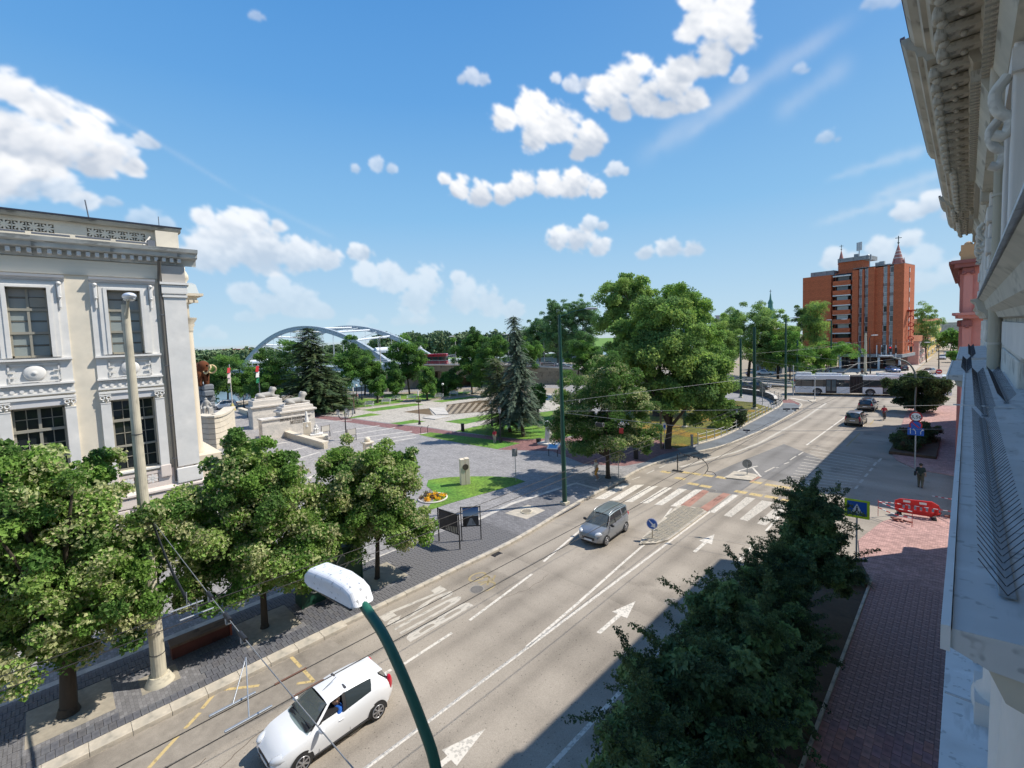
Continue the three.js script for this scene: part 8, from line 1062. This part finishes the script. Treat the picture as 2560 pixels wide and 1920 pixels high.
const hatch = { L: 3.95, W: 1.74, roofW: 1.12, wf: 1.22, wr: -1.27, r: 0.3, wg: wgA, cabin: [0.98, 0.28, -1.5, -1.8], deck: [[-1.98, 0.86], [-1.85, 1.0], [-1.3, 1.1], [0, 0.98], [0.95, 0.94], [1.5, 0.86], [1.8, 0.74], [1.98, 0.56]], top: [[-1.85, 1.02], [-1.5, 1.36], [-1.0, 1.44], [-0.3, 1.48], [0.28, 1.42], [0.98, 0.96]], pillars: [[0.98, 0.82, 0.28, 0.16, 0], [-0.12, -0.24, -0.2, -0.3, 1], [-1.1, -1.82, -1.22, -1.52, 0]], glass: [[0.8, -0.1, 0.14, -0.18, 1], [-0.25, -1.1, -0.31, -1.22]], handles: [-0.02], seams: [0.72, -0.28], aerial: 1, spoiler: 1, tallLights: 1 };
const white = car('white_hatchback', 'white three door hatchback with driver in blue shirt, windows open', V(-13.82, 0, -5.32), [0.03, 1], { ...hatch, s: 0.95, paint: paintM(C(0.74, 0.75, 0.77)), clear: 1, openSide: -1 + 2 * 0 });
const mpv = { L: 3.77, W: 1.66, roofW: 1.18, wf: 1.17, wr: -1.19, r: 0.3, wg: wgA, rails: 1, ribs: 1, cabin: [1.02, 0.42, -1.72, -1.84], deck: [[-1.9, 0.95], [-1.75, 1.08], [-1, 1.06], [0, 1.0], [1.0, 1.0], [1.45, 0.95], [1.75, 0.84], [1.9, 0.6]], top: [[-1.84, 1.12], [-1.72, 1.52], [-1.0, 1.57], [-0.2, 1.58], [0.42, 1.52], [1.02, 1.02]], pillars: [[1.02, 0.86, 0.42, 0.3, 0], [0.05, -0.05, 0.02, -0.08, 1], [-0.78, -0.9, -0.84, -0.94, 0], [-1.6, -1.86, -1.55, -1.74, 0]], glass: [[0.86, 0.05, 0.3, 0.02], [-0.06, -0.78, -0.08, -0.84], [-0.9, -1.6, -0.95, -1.55]], handles: [0.12, -0.62], seams: [0.85, 0.0, -0.85] };
car('silver_minivan', 'small silver grey high roofed car with roof rails heading past the island', V(-15.08, 0, -22.5), [0.06, 1], { ...mpv, s: 0.97, paint: paintM(C(0.26, 0.28, 0.31), { metalness: 0.45 }), roofPaint: paintM(C(0.20, 0.24, 0.25), { metalness: 0.3 }), mirror: blackP, clear: 1, openSide: -1 });
const suv = { ...mpv, L: 4.4, W: 1.84, roofW: 1.22, wf: 1.35, wr: -1.38, r: 0.35, wg: wgB, ribs: 0, cabin: [1.1, 0.5, -1.85, -2.1], deck: [[-2.2, 0.95], [-2.05, 1.08], [-1, 1.1], [0, 1.06], [1.1, 1.05], [1.8, 0.96], [2.05, 0.85], [2.2, 0.6]], top: [[-2.1, 1.12], [-1.85, 1.55], [-1.0, 1.64], [-0.2, 1.66], [0.5, 1.6], [1.1, 1.08]], pillars: [[1.1, 0.94, 0.5, 0.38, 0], [0.05, -0.05, 0.02, -0.08, 1], [-0.9, -1.0, -0.9, -1.0, 1], [-1.7, -2.1, -1.6, -1.88, 0]], glass: [[0.94, 0.05, 0.38, 0.02], [-0.06, -0.9, -0.08, -0.9], [-1.0, -1.7, -1.0, -1.6]] };
{ const p = G(2166, 1027); car('black_suv', 'black sport utility car driving away towards the trolleybus', V(p.x, 0, p.z - 1.2), [0.02, -1], { ...suv, paint: paintM(C(0.015, 0.014, 0.016)) }); const q = G(2135, 1064); car('grey_hatchback', 'olive grey hatchback braking behind the black car', V(q.x, 0, q.z - 1.2), [0.02, -1], { ...mpv, L: 4.0, s: 1.05, ribs: 0, rails: 0, paint: paintM(C(0.16, 0.155, 0.135), { metalness: 0.4 }), roofPaint: paintM(C(0.3, 0.3, 0.32), { metalness: 0.4 }), tallLights: 1 }); }
const sedan = { ...hatch, L: 4.4, s: 1, clear: 0, openSide: 0, tallLights: 0, cabin: [0.85, 0.2, -1.1, -1.75], deck: [[-2.2, 0.7], [-2.1, 0.92], [-1.5, 0.98], [0, 0.95], [0.9, 0.93], [1.6, 0.84], [2.0, 0.72], [2.2, 0.5]], top: [[-1.75, 0.98], [-1.1, 1.36], [-0.3, 1.43], [0.2, 1.38], [0.85, 0.95]], pillars: [[0.85, 0.7, 0.2, 0.08, 0], [-0.1, -0.2, -0.15, -0.24, 1], [-1.2, -1.75, -0.98, -1.12, 0]], glass: [[0.7, -0.1, 0.08, -0.15], [-0.2, -1.2, -0.24, -0.98]], wf: 1.32, wr: -1.3, spoiler: 0 };
const put = (name, l, u, v, dir, col, y = 0, base = sedan) => { const p = G(u, v, y); car(name, l, V(p.x, y, p.z), dir, { ...base, paint: paintM(col) }); };
put('dark_car', 'dark car waiting behind the slim green mast, front one', 1895, 972, [1, 0.05], C(0.05, 0.055, 0.06)); put('dark_car', 'dark car with pale windscreen behind the sapling', 1858, 972, [1, 0.05], C(0.06, 0.062, 0.065)); put('white_parked_car', 'white car parked before the grey office', 1915, 938, [1, 0.1], C(0.7, 0.7, 0.72)); put('blue_car', 'blue car turning in front of the brick tower shops', 2232, 930, [0.5, 0.9], C(0.05, 0.13, 0.33)); put('black_car', 'black car behind the blue car at the tower corner', 2256, 926, [-0.3, -1], C(0.02, 0.02, 0.02)); put('red_parked_car', 'red and cream car stopped across the junction near the signs', 2322, 935, [-0.3, 1], C(0.4, 0.3, 0.22)); put('silver_far_car', 'silver car far down the street, nearer one', 2356, 898, [0, 1], C(0.5, 0.5, 0.52)); put('silver_far_car', 'pale car far down the street beside the small clipped tree', 2368, 888, [0, 1], C(0.6, 0.58, 0.6));
put('parked_van', 'white pickup parked behind the museum flagpole', 560, 1022, [-0.2, 1], C(0.72, 0.72, 0.72), 0.1, { ...suv, ribs: 0 });
{ const on = (u, v, gx, gz) => { const y = PV(u, v, V(gx, 0, gz)); return y; }; const a = V(-69, 4.05, -92.5), b = V(-62, 3.3, -95.5); for (const [p, l] of [[PV(1375, 932, a).setY(0), 'dark car on the bridge ramp behind the railing, leading one'], [PV(1408, 934, b).setY(0), 'dark car on the bridge ramp following close']]) car('ramp_car', l, V(p.x, l.includes('lead') ? 4.0 : 3.4, p.z), [0.85, -0.45], { ...sedan, paint: paintM(C(0.02, 0.02, 0.025)) }); const tx = PV(1096, 922, V(-88, 0, -72)); car('yellow_taxi', 'yellow taxi on the viaduct before the red bus', V(tx.x, 5.4, tx.z), [0.72, -0.66], { ...sedan, paint: paintM(C(0.6, 0.28, 0.02)) }); }
// ---------------------------------------------------------------- articulated trolleybus and red bus
function busBody(t, x0, x1, W, H, low, paint, band) { const L = x1 - x0, cx = (x0 + x1) / 2; M('lower_panel', gr(L, 1.0, W, 0.08, cx, low + 0.5, 0), paint, t); M('window_band', gr(L - 0.04, 1.15, W - 0.06, 0.08, cx, low + 1.5, 0), glassCar, t); M('roof', gr(L, 0.75, W, 0.16, cx, low + 2.35, 0), paint, t); for (let x = x0 + 0.8; x < x1 - 0.4; x += 1.45) for (const z of [-1, 1]) M('window_post', gb(0.09, 1.1, 0.02, x, low + 1.5, z * (W / 2 - 0.02)), band, t); }
{
  const A = G(1986, 984), B = G(2300, 991), d = B.clone().sub(A).setY(0).normalize(), s = 1.13, t = thing('trolleybus', 'white articulated trolleybus with dark bellows crossing the junction', 'bus', A.clone().add(d.clone().multiplyScalar(0)).setY(0), Math.atan2(-d.z, d.x)); t.scale.setScalar(s); const wp = paintM(C(0.70, 0.71, 0.72)), dk = std(C(0.035, 0.028, 0.028), 0.7), W = 2.5;
  busBody(t, 0, 6.9, W, 3, 0.32, wp, dk); busBody(t, 8.4, 18.2, W, 3, 0.32, wp, dk);
  for (let k = 0; k < 9; k++) M('bellows_fold', gr(0.15, 2.5, W - 0.12 - (k % 2) * 0.16, 0.05, 7.0 + k * 0.165, 1.65, 0), dk, t);
  for (const x of [4.6, 11.4, 15.6]) for (const z of [-1, 1]) { const q = M('door', gr(1.35, 2.1, 0.04, 0.02, x, 1.38, z * (W / 2 + 0.005)), dk, t); M('door_glass', gb(0.5, 1.6, 0.02, x - 0.33, 1.5, z * (W / 2 + 0.03)), m.glassB, q); M('door_glass', gb(0.5, 1.6, 0.02, x + 0.33, 1.5, z * (W / 2 + 0.03)), m.glassB, q); }
  const wg = wheelGeos(0.48, 0.28); for (const x of [2.9, 9.3, 17 - 1.2]) for (const z of [-1, 1]) { if (x > 15) continue; const a = new THREE.CircleGeometry(0.62, 24, -0.1, Math.PI + 0.2); if (z < 0) a.rotateY(Math.PI); const ar = M('wheel_arch', a, blackP, t); ar.position.set(x, 0.5, z * (W / 2 + 0.012)); const w = M('wheel', wg[0], tyreM, t); w.position.set(x, 0.48, z * (W / 2 - 0.12)); const r = M('rim', wg[1], std(C(0.3, 0.3, 0.3), 0.5, { metalness: 0.5 }), w); r.position.z = z * 0.15; const r2 = M('hub_disc', wg[2], std(C(0.12, 0.12, 0.12), 0.6), w); r2.position.z = z * 0.1; }
  M('roof_unit', gr(2.0, 0.42, 1.8, 0.1, 1.2, 3.2, 0), wp, t); M('roof_unit', gr(3.2, 0.3, 1.8, 0.1, 4.4, 3.15, 0), wp, t); M('roof_unit', gr(3.4, 0.32, 1.9, 0.1, 12, 3.15, 0), wp, t); M('roof_panel', gr(3.4, 0.3, 0.04, 0.02, 15.2, 2.72, W / 2 + 0.01), std(C(0.06, 0.06, 0.08), 0.5), t);
  for (const z of [-0.3, 0.3]) M('trolley_pole', bar(V(6.0, 3.3, z), V(0.6 + 4.9 * 1.55, 4.9, z), 0.035, 6), std(C(0.5, 0.45, 0.35), 0.6), t); M('pole_base', gr(0.9, 0.22, 0.9, 0.05, 5.9, 3.3, 0), blackP, t);
  const sw = std(C(0.25, 0.26, 0.27), 0.6), sv = (a, z) => M('ornament', tube(a.map(([x, y]) => V(x, y, z)), 0.022, 40, 4), sw, t); sv([[0.4, 1.0], [0.9, 1.2], [1.3, 0.95], [1.7, 1.18], [2.2, 1.0]], W / 2 + 0.01); sv([[0.6, 0.85], [1.1, 1.05], [1.5, 0.9], [2.1, 1.12]], W / 2 + 0.01); sv([[12.4, 0.8], [12.9, 0.95], [14, 0.9]], W / 2 + 0.01); M('tail_sign', gs(0.18, 0.02, 2.2, 0.9), redL, t);
}
{ const p = PV(1093, 912, V(-89, 0, -70)), t = thing('red_bus', 'red city bus on the viaduct towards the bridge', 'bus', V(p.x, 5.35, p.z), Math.atan2(0.66, 0.72)); busBody(t, -3.2, 2.6, 2.3, 2.8, 0.3, paintM(C(0.36, 0.012, 0.03)), std(C(0.25, 0.02, 0.03), 0.5)); const wg = wheelGeos(0.42, 0.26); for (const x of [-2, 1.6]) for (const z of [-1, 1]) { const w = M('wheel', wg[0], tyreM, t); w.position.set(x, 0.42, z * 1.1); } }

// ---------------------------------------------------------------- people
const skin = std(C(0.42, 0.25, 0.17), 0.7);
function person(label, g, turn, P, cl, group) {            // P: joints; cl: [shirt, trousers, hair, shoes, sleeves, legs]
  const t = thing('person', label, 'person', g, turn, group), J = P, b = (a, ra, c, rb) => [...J[a], ra, ...J[c], rb];
  const body = [b('hip', 0.13, 'chest', 0.145), [J.chest[0], J.chest[1] + 0.13, J.chest[2], 0.07, ...J.head, 0.06], b('head', 0.1, 'head', 0.1), [J.head[0], J.head[1] - 0.06, J.head[2] + 0.035, 0.065, J.head[0], J.head[1] - 0.03, J.head[2] + 0.03, 0.07], [J.head[0], J.head[1] - 0.01, J.head[2] + 0.1, 0.018, J.head[0], J.head[1] - 0.035, J.head[2] + 0.118, 0.016], [J.head[0] - 0.1, J.head[1] - 0.01, J.head[2], 0.02, J.head[0] - 0.1, J.head[1] + 0.02, J.head[2], 0.02], [J.head[0] + 0.1, J.head[1] - 0.01, J.head[2], 0.02, J.head[0] + 0.1, J.head[1] + 0.02, J.head[2], 0.02]];
  for (const s of ['L', 'R']) { const q = s === 'L' ? 1 : -1; body.push([J.chest[0] + q * 0.17, J.chest[1] + 0.08, J.chest[2], 0.062, ...J['elb' + s], 0.047], b('elb' + s, 0.045, 'han' + s, 0.03), [J.hip[0] + q * 0.09, J.hip[1] - 0.02, J.hip[2], 0.092, ...J['kne' + s], 0.062], b('kne' + s, 0.06, 'ank' + s, 0.04)); const h = J['han' + s], e = J['elb' + s], d = V(h[0] - e[0], h[1] - e[1], h[2] - e[2]).normalize(); for (let f = -2; f <= 2; f++) body.push([h[0] + d.x * 0.03, h[1] + d.y * 0.03, h[2] + d.z * 0.03 + f * 0.016, 0.013, h[0] + d.x * (f === -2 ? 0.06 : 0.1 - 0.006 * f * f), h[1] + d.y * (0.1 - 0.006 * f * f), h[2] + d.z * 0.09 + f * (f === -2 ? 0.03 : 0.018), 0.009]); body.push([...J['ank' + s], 0.042, J['ank' + s][0], J['ank' + s][1] - 0.045, J['ank' + s][2] + 0.15, 0.032]); }
  M('body', blob(body, 0.028, 0.04, 0.06), skin, t);
  const sh = [b('hip', 0.15, 'chest', 0.17), [J.chest[0] - 0.15, J.chest[1] + 0.09, J.chest[2], 0.075, J.chest[0] + 0.15, J.chest[1] + 0.09, J.chest[2], 0.075]]; for (const s of ['L', 'R']) { const q = s === 'L' ? 1 : -1, a = [J.chest[0] + q * 0.17, J.chest[1] + 0.08, J.chest[2]], e = J['elb' + s], k = cl.sleeve ?? 0.75; sh.push([...a, 0.078, mix(a[0], e[0], k), mix(a[1], e[1], k), mix(a[2], e[2], k), 0.066]); } M('shirt', blob(sh, 0.03, 0.05, 0.06), std(cl.shirt, 0.9), t);
  const tr = [[J.hip[0] - 0.07, J.hip[1] + 0.02, J.hip[2], 0.14, J.hip[0] + 0.07, J.hip[1] + 0.02, J.hip[2], 0.14]]; for (const s of ['L', 'R']) { const q = s === 'L' ? 1 : -1, a = [J.hip[0] + q * 0.09, J.hip[1] - 0.02, J.hip[2]]; tr.push([...a, 0.115, ...J['kne' + s], 0.085]); if (!cl.shorts) tr.push([...J['kne' + s], 0.085, mix(J['kne' + s][0], J['ank' + s][0], 0.95), mix(J['kne' + s][1], J['ank' + s][1], 0.95), mix(J['kne' + s][2], J['ank' + s][2], 0.95), 0.062]); } M('trousers', blob(tr, 0.03, 0.04, 0.06), std(cl.trousers, 0.9), t);
  const hr = gs(0.113, J.head[0], J.head[1] + 0.025, J.head[2] - 0.02, 14, 10); hr.scale(1, 1, 1); M('hair', hr, std(cl.hair, 0.9), t);
  for (const s of ['L', 'R']) { const a = J['ank' + s]; M('shoe', gr(0.095, 0.08, 0.27, 0.035, a[0], a[1] - 0.045, a[2] + 0.05), std(cl.shoes || C(0.05, 0.05, 0.05), 0.8), t); }
  if (cl.bag) { M('bag', gr(0.12, 0.3, 0.34, 0.04, cl.bag[0], cl.bag[1], cl.bag[2]), std(C(0.02, 0.02, 0.025), 0.8), t); }
  return t;
}
const walk = { hip: [0, 0.95, 0], chest: [0, 1.3, 0.03], head: [0, 1.63, 0.07], elbL: [0.25, 1.12, 0.12], hanL: [0.27, 0.9, 0.28], elbR: [-0.25, 1.12, -0.1], hanR: [-0.27, 0.9, -0.02], kneL: [0.1, 0.52, 0.16], ankL: [0.1, 0.09, -0.02], kneR: [-0.1, 0.5, 0.02], ankR: [-0.1, 0.12, -0.24] };
const stand = { ...walk, elbL: [0.26, 1.1, 0], hanL: [0.28, 0.86, 0.05], elbR: [-0.26, 1.1, 0], hanR: [-0.28, 0.86, 0.05], kneL: [0.1, 0.52, 0.02], ankL: [0.11, 0.09, 0], kneR: [-0.1, 0.52, 0.02], ankR: [-0.11, 0.09, 0] };
const sit = { hip: [0, 0.56, -0.05], chest: [0, 0.92, -0.1], head: [0, 1.26, -0.06], elbL: [0.24, 0.72, 0.02], hanL: [0.2, 0.62, 0.25], elbR: [-0.24, 0.72, 0.02], hanR: [-0.2, 0.62, 0.25], kneL: [0.1, 0.55, 0.4], ankL: [0.1, 0.09, 0.4], kneR: [-0.1, 0.55, 0.4], ankR: [-0.1, 0.09, 0.42] };
person('man in dark shirt with black shoulder bag crossing the shaded side street', G(2301, 1218), Math.PI, walk, { shirt: C(0.02, 0.035, 0.03), trousers: C(0.10, 0.09, 0.06), hair: C(0.05, 0.035, 0.025), bag: [0.3, 1.0, -0.05] });
person('pedestrian in white top and orange shorts walking under the linden', G(1492, 1200, 0.1), -0.5, walk, { shirt: C(0.6, 0.56, 0.5), trousers: C(0.5, 0.24, 0.04), hair: C(0.12, 0.07, 0.04), shorts: 1, shoes: C(0.6, 0.6, 0.6), sleeve: 0.2 });
person('child in red top standing beside the black lantern lamp', G(1237, 1106, 0.115), 1.2, stand, { shirt: C(0.45, 0.03, 0.06), trousers: C(0.5, 0.4, 0.34), hair: C(0.1, 0.06, 0.04), shoes: C(0.4, 0.4, 0.4) }).scale.setScalar(0.85);
person('person in white clothes behind the forecourt parapet', G(632, 1042, 0.1), 1.0, stand, { shirt: C(0.65, 0.63, 0.6), trousers: C(0.6, 0.58, 0.55), hair: C(0.3, 0.2, 0.12) });
person('person in brown walking by the lawn behind the name wall', G(712, 1038, 0.1), 2.0, walk, { shirt: C(0.12, 0.07, 0.05), trousers: C(0.08, 0.05, 0.05), hair: C(0.05, 0.03, 0.02) });
person('seated person in dark clothes on the riverside bench', G(950, 995, 0.115), 2.6, sit, { shirt: C(0.03, 0.03, 0.035), trousers: C(0.04, 0.04, 0.05), hair: C(0.04, 0.03, 0.02) });
person('person in pink top on the riverside path', G(893, 1004, 0.115), 0.8, stand, { shirt: C(0.55, 0.25, 0.27), trousers: C(0.5, 0.48, 0.47), hair: C(0.1, 0.06, 0.04) });
person('person in dark clothes with backpack waiting at the trolleybus tail', G(1983, 986), 1.4, stand, { shirt: C(0.03, 0.035, 0.04), trousers: C(0.2, 0.25, 0.3), hair: C(0.05, 0.04, 0.03) });
person('person with blue shirt waiting by the sapling at the kerb', G(1868, 946, 0.07), 0.3, stand, { shirt: C(0.2, 0.25, 0.5), trousers: C(0.3, 0.1, 0.25), hair: C(0.4, 0.4, 0.4) });
person('pedestrian in dark clothes on the corner before the tower shops', G(2155, 942), 1.0, walk, { shirt: C(0.04, 0.02, 0.02), trousers: C(0.03, 0.03, 0.04), hair: C(0.03, 0.02, 0.02) });
{ const g = G(2210, 1050), t = thing('bicycle', 'dark bicycle ridden by the cyclist in red top', 'bicycle', g, Math.PI, undefined), wl = r => new THREE.TorusGeometry(r, 0.022, 6, 24).rotateY(Math.PI / 2); for (const z of [0.52, -0.52]) { const w = M('wheel', wl(0.33).translate(0, 0.35, z), tyreM, t); M('hub', gc(0.04, 0.04, 0.1, 8).rotateZ(Math.PI / 2).translate(0, 0.35, z), rimM, w); } M('frame', merge([bar(V(0, 0.35, -0.52), V(0, 0.4, 0), 0.018), bar(V(0, 0.4, 0), V(0, 0.88, -0.16), 0.02), bar(V(0, 0.4, 0), V(0, 0.85, 0.36), 0.02), bar(V(0, 0.82, -0.14), V(0, 0.85, 0.36), 0.018), bar(V(0, 0.35, -0.52), V(0, 0.84, -0.14), 0.016), bar(V(0, 0.35, 0.52), V(0, 1.02, 0.34), 0.018)]), blackP, t, undefined); M('handlebar', bar(V(-0.28, 1.04, 0.34), V(0.28, 1.04, 0.34), 0.016), blackP, t); M('saddle', gr(0.14, 0.06, 0.26, 0.03, 0, 0.93, -0.18), blackP, t);
  person('cyclist in red top and grey trousers riding into the junction', g.clone(), Math.PI, { hip: [0, 1.02, -0.18], chest: [0, 1.36, 0.04], head: [0, 1.66, 0.14], elbL: [0.27, 1.2, 0.2], hanL: [0.26, 1.06, 0.34], elbR: [-0.27, 1.2, 0.2], hanR: [-0.26, 1.06, 0.34], kneL: [0.11, 0.78, 0.2], ankL: [0.11, 0.4, 0.05], kneR: [-0.11, 0.62, 0.12], ankR: [-0.11, 0.2, 0.0] }, { shirt: C(0.45, 0.03, 0.04), trousers: C(0.12, 0.11, 0.11), hair: C(0.05, 0.03, 0.02) }); }
// the driver of the white hatchback
person('driver in blue shirt at the wheel of the white hatchback', V(-13.82 + 0.44, 0.2, -5.32 + 0.04), 0, { hip: [0, 0.36, -0.1], chest: [0, 0.7, -0.16], head: [0, 1.0, -0.1], elbL: [0.3, 0.52, 0.02], hanL: [0.2, 0.62, 0.3], elbR: [-0.24, 0.5, 0.04], hanR: [-0.1, 0.62, 0.32], kneL: [0.12, 0.34, 0.36], ankL: [0.12, 0.1, 0.6], kneR: [-0.12, 0.34, 0.36], ankR: [-0.12, 0.1, 0.6] }, { shirt: C(0.02, 0.13, 0.5), trousers: C(0.05, 0.05, 0.07), hair: C(0.06, 0.04, 0.03), sleeve: 0.85 });

renderer.render(scene, camera);
